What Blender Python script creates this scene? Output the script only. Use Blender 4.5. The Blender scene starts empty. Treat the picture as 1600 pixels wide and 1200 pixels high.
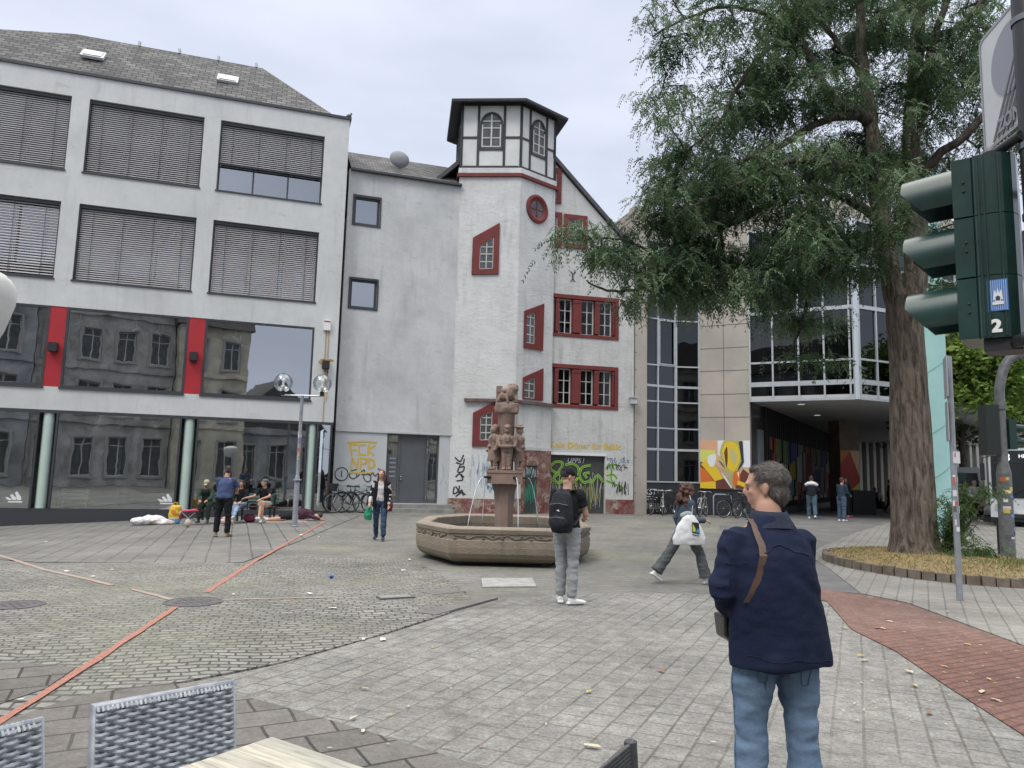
import bpy, bmesh, math, random
import numpy as np
from math import sin, cos, tan, pi, radians as R, hypot, atan2, sqrt
from mathutils import Vector, Matrix, noise
from mathutils.geometry import delaunay_2d_cdt
random.seed(7); rng = np.random.default_rng(7)
S = bpy.context.scene
C = S.collection
# ---------------------------------------------------------------- camera
H, FP, PIT, ROL = 1.62, 1160.0, R(7.0), R(1.45)
_r = Vector((1, 0, 0)); _f = Vector((0, cos(PIT), sin(PIT))); _u = _r.cross(_f)
CR = _r*cos(ROL)+_u*sin(ROL); CU = -_r*sin(ROL)+_u*cos(ROL)
cd = bpy.data.cameras.new('camera'); cam = bpy.data.objects.new('camera', cd); C.objects.link(cam)
cd.sensor_width = 36; cd.lens = FP/1600*36; cd.clip_start = .05; cd.clip_end = 3000
m3 = Matrix((CR, CU, -_f)).transposed()
cam.matrix_world = Matrix.Translation((0, 0, H)) @ m3.to_4x4()
S.camera = cam
# ---------------------------------------------------------------- light
S.view_settings.view_transform = 'Standard'; S.view_settings.look = 'None'
S.view_settings.exposure = 0.36; S.view_settings.gamma = 1
SUN_EL, SUN_AZ = R(52), R(215)      # azimuth clockwise from +Y
w = bpy.data.worlds.new('World'); S.world = w; w.use_nodes = True
nt = w.node_tree; N = nt.nodes; L = nt.links; N.clear()
def nd(t, **k):
    n = N.new(t)
    for a, b in k.items(): setattr(n, a, b)
    return n
sky = nd('ShaderNodeTexSky', sky_type='NISHITA', sun_disc=False, sun_elevation=SUN_EL, sun_rotation=SUN_AZ)
bgs = nd('ShaderNodeBackground'); L.new(sky.outputs[0], bgs.inputs[0]); bgs.inputs[1].default_value = 0.06
tc = nd('ShaderNodeTexCoord'); sep = nd('ShaderNodeSeparateXYZ'); L.new(tc.outputs['Generated'], sep.inputs[0])
mp = nd('ShaderNodeMapping'); L.new(tc.outputs['Generated'], mp.inputs[0]); mp.inputs['Scale'].default_value = (1, 1, 3.2); mp.inputs['Location'].default_value = (3.1, .4, 1.7)
nz = nd('ShaderNodeTexNoise'); L.new(mp.outputs[0], nz.inputs[0]); nz.inputs['Scale'].default_value = 1.7; nz.inputs['Detail'].default_value = 5; nz.inputs['Roughness'].default_value = .48
cr = nd('ShaderNodeValToRGB'); L.new(nz.outputs[0], cr.inputs[0])
cr.color_ramp.elements[0].position = .30; cr.color_ramp.elements[0].color = (.50, .545, .665, 1)
cr.color_ramp.elements[1].position = .66; cr.color_ramp.elements[1].color = (.76, .81, .94, 1)
zr = nd('ShaderNodeMapRange'); L.new(sep.outputs['Z'], zr.inputs[0])
zr.inputs[1].default_value = .60; zr.inputs[2].default_value = .95; zr.inputs[3].default_value = 1.0; zr.inputs[4].default_value = 3.9
zm = nd('ShaderNodeMapRange'); L.new(sep.outputs['Z'], zm.inputs[0]); zm.inputs[1].default_value = .6; zm.inputs[2].default_value = .9
zc0 = nd('ShaderNodeMix', data_type='RGBA'); L.new(zm.outputs[0], zc0.inputs[0]); L.new(cr.outputs[0], zc0.inputs[6]); zc0.inputs[7].default_value = (.80, .775, .73, 1)
bgc = nd('ShaderNodeBackground'); L.new(zc0.outputs[2], bgc.inputs[0]); L.new(zr.outputs[0], bgc.inputs[1])
mx = nd('ShaderNodeMixShader'); mx.inputs[0].default_value = .93
L.new(bgs.outputs[0], mx.inputs[1]); L.new(bgc.outputs[0], mx.inputs[2])
wo = nd('ShaderNodeOutputWorld'); L.new(mx.outputs[0], wo.inputs[0])
sl = bpy.data.lights.new('sun', 'SUN'); so = bpy.data.objects.new('sun', sl); C.objects.link(so)
sl.energy = 1.1; sl.angle = R(18); sl.color = (1, .97, .92)
sd = Vector((sin(SUN_AZ)*cos(SUN_EL), cos(SUN_AZ)*cos(SUN_EL), sin(SUN_EL)))
so.rotation_euler = sd.to_track_quat('Z', 'Y').to_euler()
try:
    S.cycles.max_bounces = 8; S.cycles.transparent_max_bounces = 12; S.cycles.caustics_reflective = False; S.cycles.caustics_refractive = False
except Exception: pass
# ---------------------------------------------------------------- picture measurements -> places
O = Vector((0, 0, H))
def ray(x, y): return CR*(x-800)+CU*(600-y)+_f*FP
def at(x, y, Y):
    d = ray(x, y); return O+d*(Y/d.y)
def gz(x, y):
    t = min(max((y-15)/14, 0), 1); t = t*t*(3-2*t)
    v = -max(x, -19)-6; sp = v if v > 8 else math.log(1+math.exp(v*1.5))/1.5
    return .14*t-.05*sp*min(max(y/22, 0), 1)
def gr(x, y):
    z = 0
    d = ray(x, y)
    for i in range(8):
        p = O+d*((z-H)/d.z); z = gz(p.x, p.y)
    return Vector((p.x, p.y, z))
# ---------------------------------------------------------------- materials
MATS = {}
def mat(name, col, rough=.8, col2=None, sc=3.0, amt=1.0, bump=0.0, bsc=None, metal=0.0, spec=.5, stretch=None, fine=0.0, fsc=60, coat=0, lo=.35, hi=.65, emit=0):
    if name in MATS: return MATS[name]
    m = bpy.data.materials.new(name); m.use_nodes = True; MATS[name] = m
    t = m.node_tree; p = t.nodes['Principled BSDF']
    p.inputs['Base Color'].default_value = (*col, 1); p.inputs['Roughness'].default_value = rough
    p.inputs['Metallic'].default_value = metal; p.inputs['Specular IOR Level'].default_value = spec
    if coat: p.inputs['Coat Weight'].default_value = coat; p.inputs['Coat Roughness'].default_value = .15
    if emit: p.inputs['Emission Color'].default_value = (*col, 1); p.inputs['Emission Strength'].default_value = emit
    co = t.nodes.new('ShaderNodeTexCoord'); mp = t.nodes.new('ShaderNodeMapping'); t.links.new(co.outputs['Object'], mp.inputs[0])
    if stretch: mp.inputs['Scale'].default_value = stretch
    def noi(s, d=6, r=.6):
        n = t.nodes.new('ShaderNodeTexNoise'); t.links.new(mp.outputs[0], n.inputs[0]); n.inputs['Scale'].default_value = s; n.inputs['Detail'].default_value = d; n.inputs['Roughness'].default_value = r
        return n
    out = None
    if col2 is not None:
        n = noi(sc); mr = t.nodes.new('ShaderNodeMapRange'); t.links.new(n.outputs[0], mr.inputs[0])
        mr.inputs[1].default_value = lo; mr.inputs[2].default_value = hi; mr.inputs[4].default_value = amt
        mi = t.nodes.new('ShaderNodeMix'); mi.data_type = 'RGBA'; t.links.new(mr.outputs[0], mi.inputs[0])
        mi.inputs[6].default_value = (*col, 1); mi.inputs[7].default_value = (*col2, 1); out = mi.outputs[2]
    if fine:
        n = noi(fsc, 3, .7); mr = t.nodes.new('ShaderNodeMapRange'); t.links.new(n.outputs[0], mr.inputs[0])
        mr.inputs[1].default_value = .3; mr.inputs[2].default_value = .7; mr.inputs[3].default_value = 1-fine; mr.inputs[4].default_value = 1+fine
        mi = t.nodes.new('ShaderNodeMix'); mi.data_type = 'RGBA'; mi.blend_type = 'MULTIPLY'; mi.inputs[0].default_value = 1
        if out: t.links.new(out, mi.inputs[6])
        else: mi.inputs[6].default_value = (*col, 1)
        t.links.new(mr.outputs[0], mi.inputs[7]); out = mi.outputs[2]
    if out: t.links.new(out, p.inputs['Base Color'])
    if bump:
        n = noi(bsc or sc*3, 5, .6); b = t.nodes.new('ShaderNodeBump'); b.inputs['Strength'].default_value = bump; b.inputs['Distance'].default_value = .02
        t.links.new(n.outputs[0], b.inputs['Height']); t.links.new(b.outputs[0], p.inputs['Normal'])
    return m
def weathered(name, base, dirt, streak, rough=.85, dsc=.6, ssc=1.6, bump=.3, bsc=9, amt=.6, samt=.5, patch=None, pamt=.5):
    """plaster wall: broad stains, vertical streaks, small dark scratches"""
    m = bpy.data.materials.new(name); MATS[name] = m; m.use_nodes = True; t = m.node_tree; p = t.nodes['Principled BSDF']; p.inputs['Roughness'].default_value = rough
    co = t.nodes.new('ShaderNodeTexCoord')
    def noi(scale, sc, d=7, r=.62, loc=(0, 0, 0)):
        mp = t.nodes.new('ShaderNodeMapping'); t.links.new(co.outputs['Object'], mp.inputs[0]); mp.inputs['Scale'].default_value = scale; mp.inputs['Location'].default_value = loc
        n = t.nodes.new('ShaderNodeTexNoise'); t.links.new(mp.outputs[0], n.inputs[0]); n.inputs['Scale'].default_value = sc; n.inputs['Detail'].default_value = d; n.inputs['Roughness'].default_value = r
        return n.outputs[0]
    def rng_(o, a, b, c=0, d=1):
        mr = t.nodes.new('ShaderNodeMapRange'); t.links.new(o, mr.inputs[0])
        for i, v in enumerate((a, b, c, d)): mr.inputs[i+1].default_value = v
        return mr.outputs[0]
    def mixc(f, a, b):
        mi = t.nodes.new('ShaderNodeMix'); mi.data_type = 'RGBA'; t.links.new(f, mi.inputs[0])
        if isinstance(a, tuple): mi.inputs[6].default_value = (*a, 1)
        else: t.links.new(a, mi.inputs[6])
        mi.inputs[7].default_value = (*b, 1); return mi.outputs[2]
    c = mixc(rng_(noi((1, 1, 1), dsc, 9, .72), .40, .68, 0, amt), base, dirt)
    c = mixc(rng_(noi((1, 1, .12), 3.4, 6, .6, (4, 4, 2)), .58, .78, 0, samt*.9), c, streak)
    c = mixc(rng_(noi((1, 1, .16), ssc*1.3, 8, .7), .52, .8, 0, samt*.7), c, streak)
    c = mixc(rng_(noi((1, 1, 1.3), 2.6, 9, .75, (2, 7, 3)), .5, .8, 0, samt*.8), c, dirt)
    c = mixc(rng_(noi((1, 1, 2.6), 1.3, 9, .72, (5, 3, 1)), .60, .68, 0, .7*samt), c, streak)
    if patch: c = mixc(rng_(noi((1, 1, 1), 2.2, 8, .7, (9, 1, 4)), .54, .57, 0, pamt), c, patch)
    t.links.new(c, p.inputs['Base Color'])
    b = t.nodes.new('ShaderNodeBump'); b.inputs['Strength'].default_value = bump; b.inputs['Distance'].default_value = .03
    t.links.new(noi((1, 1, 1.8), bsc, 4), b.inputs['Height']); t.links.new(b.outputs[0], p.inputs['Normal'])
    return m
def glassmat(name, tint=(.5, .55, .57), refl=.35, rough=.01, clear=.75):
    m = bpy.data.materials.new(name); MATS[name] = m; m.use_nodes = True; t = m.node_tree; t.nodes.clear()
    tr = t.nodes.new('ShaderNodeBsdfTransparent'); tr.inputs[0].default_value = (*[v*clear for v in tint], 1)
    gl = t.nodes.new('ShaderNodeBsdfGlossy'); gl.inputs['Roughness'].default_value = rough; gl.inputs[0].default_value = (.92, .96, 1, 1)
    lw = t.nodes.new('ShaderNodeFresnel'); lw.inputs[0].default_value = 1.5
    ma = t.nodes.new('ShaderNodeMath'); ma.operation = 'MULTIPLY_ADD'; t.links.new(lw.outputs[0], ma.inputs[0]); ma.inputs[1].default_value = .75; ma.inputs[2].default_value = refl
    cl = t.nodes.new('ShaderNodeClamp'); t.links.new(ma.outputs[0], cl.inputs[0])
    co = t.nodes.new('ShaderNodeTexCoord'); n = t.nodes.new('ShaderNodeTexNoise'); n.inputs['Scale'].default_value = .9; t.links.new(co.outputs['Object'], n.inputs[0])
    b = t.nodes.new('ShaderNodeBump'); b.inputs['Strength'].default_value = .11; b.inputs['Distance'].default_value = .02; t.links.new(n.outputs[0], b.inputs['Height']); t.links.new(b.outputs[0], gl.inputs['Normal'])
    mx = t.nodes.new('ShaderNodeMixShader'); t.links.new(cl.outputs[0], mx.inputs[0]); t.links.new(tr.outputs[0], mx.inputs[1]); t.links.new(gl.outputs[0], mx.inputs[2])
    o = t.nodes.new('ShaderNodeOutputMaterial'); t.links.new(mx.outputs[0], o.inputs[0]); return m
def paving(name, c1, c2, joint, bw, bh, ang, mortar=.012, warp=0.0, bump=.6, patch=None, psc=.25, rough=.9, offset=.5, speck=.12, moss=None, wsc=.8, msize=.1, tone=.6, ys=1.0):
    m = bpy.data.materials.new(name); MATS[name] = m; m.use_nodes = True; t = m.node_tree; p = t.nodes['Principled BSDF']; p.inputs['Roughness'].default_value = rough; p.inputs['Specular IOR Level'].default_value = .3
    co = t.nodes.new('ShaderNodeTexCoord'); src = co.outputs['Object']
    if warp:
        n = t.nodes.new('ShaderNodeTexNoise'); n.inputs['Scale'].default_value = wsc; n.inputs['Detail'].default_value = 3; t.links.new(src, n.inputs[0])
        vm = t.nodes.new('ShaderNodeVectorMath'); vm.operation = 'MULTIPLY_ADD'; t.links.new(n.outputs['Color'], vm.inputs[0]); vm.inputs[1].default_value = (warp, warp, 0); t.links.new(src, vm.inputs[2]); src = vm.outputs[0]
    mp = t.nodes.new('ShaderNodeMapping'); t.links.new(src, mp.inputs[0]); mp.inputs['Rotation'].default_value = (0, 0, -R(90-ang))
    m2 = t.nodes.new('ShaderNodeMapping'); t.links.new(mp.outputs[0], m2.inputs[0]); m2.inputs['Scale'].default_value = (1, ys, 1); bh = bh*ys
    br = t.nodes.new('ShaderNodeTexBrick'); t.links.new(m2.outputs[0], br.inputs[0])
    br.inputs['Color1'].default_value = (*c1, 1); br.inputs['Color2'].default_value = (*c2, 1); br.inputs['Mortar'].default_value = (*joint, 1)
    br.inputs['Scale'].default_value = 1; br.inputs['Mortar Size'].default_value = mortar; br.inputs['Mortar Smooth'].default_value = msize; br.inputs['Bias'].default_value = 0
    br.inputs['Brick Width'].default_value = bw; br.inputs['Row Height'].default_value = bh; br.offset = offset
    def noi(sc, d=4, r=.6):
        n = t.nodes.new('ShaderNodeTexNoise'); n.inputs['Scale'].default_value = sc; n.inputs['Detail'].default_value = d; n.inputs['Roughness'].default_value = r; t.links.new(co.outputs['Object'], n.inputs[0]); return n.outputs[0]
    def rg(o, a, b, c, d):
        mr = t.nodes.new('ShaderNodeMapRange'); t.links.new(o, mr.inputs[0])
        for i, v in enumerate((a, b, c, d)): mr.inputs[i+1].default_value = v
        return mr.outputs[0]
    def mul(a, f):
        mi = t.nodes.new('ShaderNodeMix'); mi.data_type = 'RGBA'; mi.blend_type = 'MULTIPLY'; mi.inputs[0].default_value = 1; t.links.new(a, mi.inputs[6]); t.links.new(f, mi.inputs[7]); return mi.outputs[2]
    def mixc(f, a, b):
        mi = t.nodes.new('ShaderNodeMix'); mi.data_type = 'RGBA'; t.links.new(f, mi.inputs[0]); t.links.new(a, mi.inputs[6]); mi.inputs[7].default_value = (*b, 1); return mi.outputs[2]
    c = br.outputs['Color']
    if patch: c = mixc(rg(noi(psc, 5), .42, .66, 0, tone), c, patch)
    if moss: c = mixc(rg(noi(.35, 5), .48, .62, 0, .45), c, moss)
    c = mul(c, rg(noi(.55, 8, .7), .3, .7, .70, 1.24))
    c = mul(c, rg(noi(3.1, 6, .75), .62, .74, 1, .72))
    c = mul(c, rg(noi(45, 3, .75), .3, .7, 1-speck, 1+speck))
    c = mul(c, rg(noi(6, 5, .7), .3, .7, 1-speck*.8, 1+speck*.8))
    t.links.new(c, p.inputs['Base Color'])
    ma = t.nodes.new('ShaderNodeMath'); ma.operation = 'MULTIPLY_ADD'; t.links.new(br.outputs['Fac'], ma.inputs[0]); ma.inputs[1].default_value = -1
    t.links.new(rg(noi(25, 4), 0, 1, 0, .5), ma.inputs[2])
    b = t.nodes.new('ShaderNodeBump'); b.inputs['Strength'].default_value = bump; b.inputs['Distance'].default_value = .012; t.links.new(ma.outputs[0], b.inputs['Height']); t.links.new(b.outputs[0], p.inputs['Normal'])
    return m
# ---------------------------------------------------------------- mesh tools
class Fr:
    """a wall frame: s along the wall (to the right), d out of it towards the square, z up"""
    def __init__(s, P, ang, z0=0): s.P = P; s.a = R(ang); s.u = (sin(s.a), cos(s.a)); s.n = (cos(s.a), -sin(s.a)); s.z0 = z0
    def __call__(s, S_, d, z): return Vector((s.P[0]+s.u[0]*S_+s.n[0]*d, s.P[1]+s.u[1]*S_+s.n[1]*d, z+s.z0))
    def hit(s, x, y, d=0):
        q = ray(x, y); P = s(0, d, 0); nx, ny = s.n
        t = ((P.x-O.x)*nx+(P.y-O.y)*ny)/(q.x*nx+q.y*ny); h = O+q*t
        return (h.x-s.P[0])*s.u[0]+(h.y-s.P[1])*s.u[1], h.z-s.z0
class MB:
    def __init__(s): s.v = []; s.f = []
    def add(s, vs, fs):
        k = len(s.v); s.v += [tuple(v) for v in vs]; s.f += [tuple(i+k for i in f) for f in fs]; return s
    def quad(s, *p): return s.add(p, [tuple(range(len(p)))])
    def box(s, F, s0, s1, d0, d1, z0, z1):
        p = [F(a, b, c) for c in (z0, z1) for b in (d0, d1) for a in (s0, s1)]
        return s.add(p, [(0, 2, 3, 1), (4, 5, 7, 6), (0, 1, 5, 4), (2, 6, 7, 3), (0, 4, 6, 2), (1, 3, 7, 5)])
    def prism(s, F, poly, d0, d1):
        n = len(poly); p = [F(a, d0, b) for a, b in poly]+[F(a, d1, b) for a, b in poly]
        return s.add(p, [tuple(range(n)), tuple(range(2*n-1, n-1, -1))]+[(i, i+n, (i+1) % n+n, (i+1) % n) for i in range(n)])
    def extr(s, poly, z0, z1):
        n = len(poly); p = [(a, b, z0) for a, b in poly]+[(a, b, z1) for a, b in poly]
        return s.add(p, [tuple(range(n)), tuple(range(2*n-1, n-1, -1))]+[(i, i+n, (i+1) % n+n, (i+1) % n) for i in range(n)])
    def tube(s, pts, r, n=8, cap=True, ell=None):
        pts = [Vector(p) for p in pts]; m = len(pts); rs = r if isinstance(r, (list, tuple)) else [r]*m
        vs = []; a = None
        for i, p in enumerate(pts):
            t = (pts[min(i+1, m-1)]-pts[max(i-1, 0)])
            if t.length < 1e-9: t = Vector((0, 0, 1))
            t.normalize()
            if a is None: a = t.cross(Vector((0, 0, 1)) if abs(t.z) < .9 else Vector((0, 1, 0)))
            a = (a-t*a.dot(t)); a = a.normalized() if a.length > 1e-6 else t.orthogonal().normalized()
            b = t.cross(a)
            rr = rs[i]; ra, rb = rr if isinstance(rr, tuple) else (rr, rr)
            for k in range(n):
                c = 2*pi*k/n; vs.append(p+a*(ra*cos(c))+b*(rb*sin(c)))
        fs = [(i*n+k, i*n+(k+1) % n, (i+1)*n+(k+1) % n, (i+1)*n+k) for i in range(m-1) for k in range(n)]
        if cap: fs += [tuple(range(n-1, -1, -1)), tuple((m-1)*n+k for k in range(n))]
        return s.add(vs, fs)
    def ball(s, c, r, n=12, m=8, M=None):
        c = Vector(c); rx, ry, rz = r if isinstance(r, (tuple, list)) else (r, r, r); vs = []
        for j in range(m+1):
            a = pi*j/m
            for k in range(n):
                b = 2*pi*k/n; v = Vector((rx*sin(a)*cos(b), ry*sin(a)*sin(b), rz*cos(a)))
                vs.append(c+(M @ v if M else v))
        return s.add(vs, [(j*n+k, (j+1)*n+k, (j+1)*n+(k+1) % n, j*n+(k+1) % n) for j in range(m) for k in range(n)])
    def lathe(s, prof, c=(0, 0, 0), n=24, a0=0, sx=1, sy=1):
        c = Vector(c); vs = [c+Vector((r*cos(2*pi*k/n+a0)*sx, r*sin(2*pi*k/n+a0)*sy, z)) for r, z in prof for k in range(n)]; m = len(prof)
        return s.add(vs, [(i*n+k, i*n+(k+1) % n, (i+1)*n+(k+1) % n, (i+1)*n+k) for i in range(m-1) for k in range(n)])
    def wall(s, F, s0, s1, z0, z1, d1, d0, holes, reveal=None):
        """slab between d0 (back) and d1 (front) with rectangular openings (s0,s1,z0,z1)"""
        ss = sorted({s0, s1, *[h[0] for h in holes], *[h[1] for h in holes]}); zs = sorted({z0, z1, *[h[2] for h in holes], *[h[3] for h in holes]})
        ss = [a for a in ss if s0 <= a <= s1]; zs = [a for a in zs if z0 <= a <= z1]
        for a, b in zip(ss, ss[1:]):
            for c, e in zip(zs, zs[1:]):
                ms, mz = (a+b)/2, (c+e)/2
                if any(h[0] < ms < h[1] and h[2] < mz < h[3] for h in holes): continue
                s.quad(F(a, d1, c), F(b, d1, c), F(b, d1, e), F(a, d1, e))
        rv = d0 if reveal is None else d1-reveal
        for h in holes:
            a, b, c, e = max(h[0], s0), min(h[1], s1), max(h[2], z0), min(h[3], z1)
            s.quad(F(a, d1, c), F(a, d1, e), F(a, rv, e), F(a, rv, c)); s.quad(F(b, d1, c), F(b, rv, c), F(b, rv, e), F(b, d1, e))
            s.quad(F(a, d1, e), F(b, d1, e), F(b, rv, e), F(a, rv, e)); s.quad(F(a, d1, c), F(a, rv, c), F(b, rv, c), F(b, d1, c))
        for a in (s0, s1): s.quad(F(a, d1, z0), F(a, d1, z1), F(a, d0, z1), F(a, d0, z0))
        for c in (z0, z1): s.quad(F(s0, d1, c), F(s1, d1, c), F(s1, d0, c), F(s0, d0, c))
        return s
    def frame(s, F, s0, s1, z0, z1, t, d0, d1, tb=None):
        tb = tb or t
        s.box(F, s0, s0+t, d0, d1, z0, z1); s.box(F, s1-t, s1, d0, d1, z0, z1)
        s.box(F, s0+t, s1-t, d0, d1, z1-t, z1); return s.box(F, s0+t, s1-t, d0, d1, z0, z0+tb)
    def ribbon(s, F, pts, w, d=.004, th=.002):
        """a painted stroke lying on the wall"""
        P = [Vector(p) for p in pts]; n = len(P)
        for i in range(n-1):
            a, b = P[i], P[i+1]; t = b-a
            if t.length < 1e-6: continue
            t.normalize(); q = Vector((-t.y, t.x))*w/2; e = t*w*.3
            for sgn in (1,):
                s.quad(*[F(v.x, d+i*.00004, v.y) for v in (a-e+q, a-e-q, b+e-q, b+e+q)])
        return s
    def obj(s, name, m, parent=None, smooth=None, label=None):
        me = bpy.data.meshes.new(name); me.from_pydata(s.v, [], s.f); me.update()
        if m: me.materials.append(m)
        if smooth is not None:
            me.polygons.foreach_set('use_smooth', [True]*len(me.polygons))
            if smooth < 180:
                try: me.set_sharp_from_angle(angle=R(smooth))
                except Exception: pass
        o = bpy.data.objects.new(name, me); C.objects.link(o)
        if parent: o.parent = parent
        if label: o['label'] = label
        return o
def tag(o, label, cat, group=None, kind=None):
    if label: o['label'] = label
    if cat: o['category'] = cat
    if group: o['group'] = group
    if kind: o['kind'] = kind
    return o
def thing(name, label, cat, group=None, loc=(0, 0, 0), rz=0):
    o = bpy.data.objects.new(name, None); C.objects.link(o); o.location = loc; o.rotation_euler = (0, 0, rz); o.empty_display_size = .2
    return tag(o, label, cat, group)
def dup(root, loc=None, rz=None, label=None, group=None, scale=None):
    r = root.copy(); C.objects.link(r)
    if loc is not None: r.location = loc
    if rz is not None: r.rotation_euler = (0, 0, rz)
    if scale: r.scale = (scale,)*3
    if label: r['label'] = label
    if group: r['group'] = group
    for ch in list(root.children):
        c = ch.copy(); C.objects.link(c); c.parent = r
        for g in list(ch.children):
            k = g.copy(); C.objects.link(k); k.parent = c
    return r
def ground_sheet(name, poly, off, m, step=1.0, parent=None):
    """a paved area following the slope of the ground, triangulated finely enough"""
    xs = [p[0] for p in poly]; ys = [p[1] for p in poly]; B = []
    n = len(poly)
    for i in range(n):
        a, b = Vector(poly[i][:2]), Vector(poly[(i+1) % n][:2]); k = max(1, int((b-a).length/step))
        for j in range(k): B.append(a+(b-a)*j/k)
    def inside(x, y):
        c = False; j = n-1
        for i in range(n):
            xi, yi, xj, yj = poly[i][0], poly[i][1], poly[j][0], poly[j][1]
            if (yi > y) != (yj > y) and x < (xj-xi)*(y-yi)/(yj-yi)+xi: c = not c
            j = i
        return c
    pts = list(B); nb = len(B)
    y = min(ys)+step/2
    while y < max(ys):
        x = min(xs)+step/2
        while x < max(xs):
            if inside(x, y): pts.append(Vector((x, y)))
            x += step
        y += step
    r = delaunay_2d_cdt(pts, [(i, (i+1) % nb) for i in range(nb)], [], 0, 1e-4)
    vs, fs = r[0], r[2]; mb = MB()
    keep = []
    for f in fs:
        cx = sum(vs[i].x for i in f)/len(f); cy = sum(vs[i].y for i in f)/len(f)
        if inside(cx, cy): keep.append(tuple(f))
    mb.add([(v.x, v.y, gz(v.x, v.y)+off) for v in vs], keep)
    q = [(v.x, v.y, gz(v.x, v.y)+off) for v in B]; mb.add(q+[(x, y, z-.05) for x, y, z in q], [(i, (i+1) % nb, (i+1) % nb+nb, i+nb) for i in range(nb)])
    o = mb.obj(name, m, parent, smooth=180)
    return o
# ================================================================ THE GROUND
G2 = lambda x, y: tuple(gr(x, y)[:2])
m_plaza = paving('plaza_slabs', (.165, .163, .152), (.195, .192, .18), (.13, .125, .115), .34, .22, 66, mortar=.010, warp=.25, patch=(.175, .168, .155), speck=.16, moss=(.19, .195, .14), wsc=.6, bump=.5, ys=.6)
m_rows = paving('row_slabs', (.17, .167, .157), (.192, .189, .177), (.085, .082, .078), .50, .40, -20, mortar=.016, warp=.05, patch=(.19, .183, .172))
m_setts = paving('setts', (.185, .182, .168), (.275, .27, .25), (.075, .073, .062), .15, .105, 76, mortar=.010, warp=.5, bump=1.0, patch=(.21, .202, .185), speck=.24, moss=(.205, .207, .155), wsc=.9, msize=.6, ys=.5)
m_light = paving('light_pavers', (.20, .197, .185), (.228, .225, .212), (.13, .125, .11), .24, .19, 25, mortar=.009, warp=.06, patch=(.205, .198, .185), speck=.34, psc=.7, wsc=.4, tone=.8)
m_slab = paving('dark_slabs', (.13, .121, .112), (.17, .158, .147), (.05, .047, .042), .42, .30, 62, mortar=.010, warp=.12, patch=(.14, .13, .12), speck=.22, bump=.9)
m_red = paving('red_clinker', (.165, .088, .072), (.205, .112, .092), (.11, .07, .06), .21, .105, 62, mortar=.007, warp=.04, patch=(.20, .145, .125), speck=.3, tone=.7, ys=.6)
m_pave = paving('pavement_slabs', (.23, .222, .205), (.26, .25, .232), (.13, .12, .105), .32, .20, 29, mortar=.010, warp=.03, patch=(.24, .23, .21), speck=.16)
m_asph = mat('asphalt_path', (.115, .115, .115), .9, (.17, .168, .163), 1.2, 1, .5, 30, fine=.25, fsc=70)
ground = ground_sheet('ground', [(-400, -300), (400, -300), (400, 900), (-400, 900)], 0, m_asph, 60)
for v_ in ground.data.vertices: v_.co.z = -.9
tag(ground, 'dark grey asphalt ground reaching out to the horizon', 'ground', kind='structure')
plaza = ground_sheet('plaza', [(-34, -24), (70, -24), (70, 96), (-34, 96)], -.014, m_plaza, 1.2); tag(plaza, 'worn grey slab paving of the square round the fountain', 'paving', kind='structure')
def zone(name, pts, off, m, lab, step=.8):
    o = ground_sheet(name, pts, off, m, step); return tag(o, lab, 'paving', kind='structure')
zone('slab_paving', [G2(-260, 858), G2(60, 878), G2(330, 880), G2(380, 878), G2(560, 806), G2(500, 803), G2(340, 806), G2(0, 822), G2(-300, 830)], .0, m_rows, 'band of long grey slabs laid in rows before the shop windows', .9)
zone('sett_paving', [G2(-260, 862), G2(60, 880), G2(380, 880), G2(470, 868), G2(640, 872), G2(700, 905), G2(740, 938), G2(700, 958), G2(600, 990), G2(440, 1035), G2(280, 1066), G2(180, 1078), G2(60, 1120), G2(-40, 1160), (-6.5, 3.0), (-14, 5)], .003, m_setts, 'small grey cobble setts with mossy joints laid in wavy rows', .7)
a_ = [G2(300, 1069), G2(440, 1038), G2(600, 993), G2(690, 965), G2(800, 936), G2(930, 927), G2(1080, 928), G2(1200, 930), G2(1292, 941), G2(1330, 985), G2(1400, 1020), G2(1480, 1075), G2(1600, 1152), (4.6, 3.0), (6, 0), (8, -4), (2.5, -4), (2.2, 1.5), G2(800, 1222), G2(740, 1196), G2(560, 1140), G2(430, 1102)]
zone('light_paving', a_, .006, m_light, 'light grey concrete pavers in slanting rows across the foreground', .8)
zone('dark_slab_paving', [G2(240, 1070), G2(300, 1069), G2(430, 1102), G2(560, 1140), G2(740, 1196), G2(800, 1222), (2.2, 1.5), (2.5, -4), (-8, -4), (-8, 2), G2(0, 1130), G2(120, 1090)], .009, m_slab, 'brownish dark stone slabs around the cafe table', .8)
zone('slab_patch', [G2(-60, 1038), G2(40, 1037), G2(118, 1045), G2(70, 1078), G2(-20, 1108), G2(-160, 1115)], .0105, m_slab, 'patch of big brownish slabs set into the cobbles near the left edge')
zone('red_path', [G2(1240, 926), G2(1290, 922), G2(1345, 930), G2(1420, 945), G2(1500, 975), G2(1600, 1012), G2(1760, 1075), (9, 3), (8, 0), (6.2, 0.2), (4.62, 3.0), G2(1600, 1151), G2(1480, 1074), G2(1400, 1019), G2(1330, 984), G2(1292, 940), G2(1240, 934)], .012, m_red, 'red clinker brick strip curving to the lower right corner', .8)
zone('asphalt_walkway', [G2(1180, 926), G2(1240, 925), G2(1290, 921), G2(1345, 928), G2(1290, 885), G2(1262, 868), G2(1290, 852), G2(1340, 832), G2(1400, 815), (15, 30), (26, 52), (34, 78), (30, 80), (17, 46), (9.7, 31.2), (7.3, 26), (4.7, 17), G2(1150, 880)], .0015, m_asph, 'dark asphalt walkway running back towards the arcade', 1.2)
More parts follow.
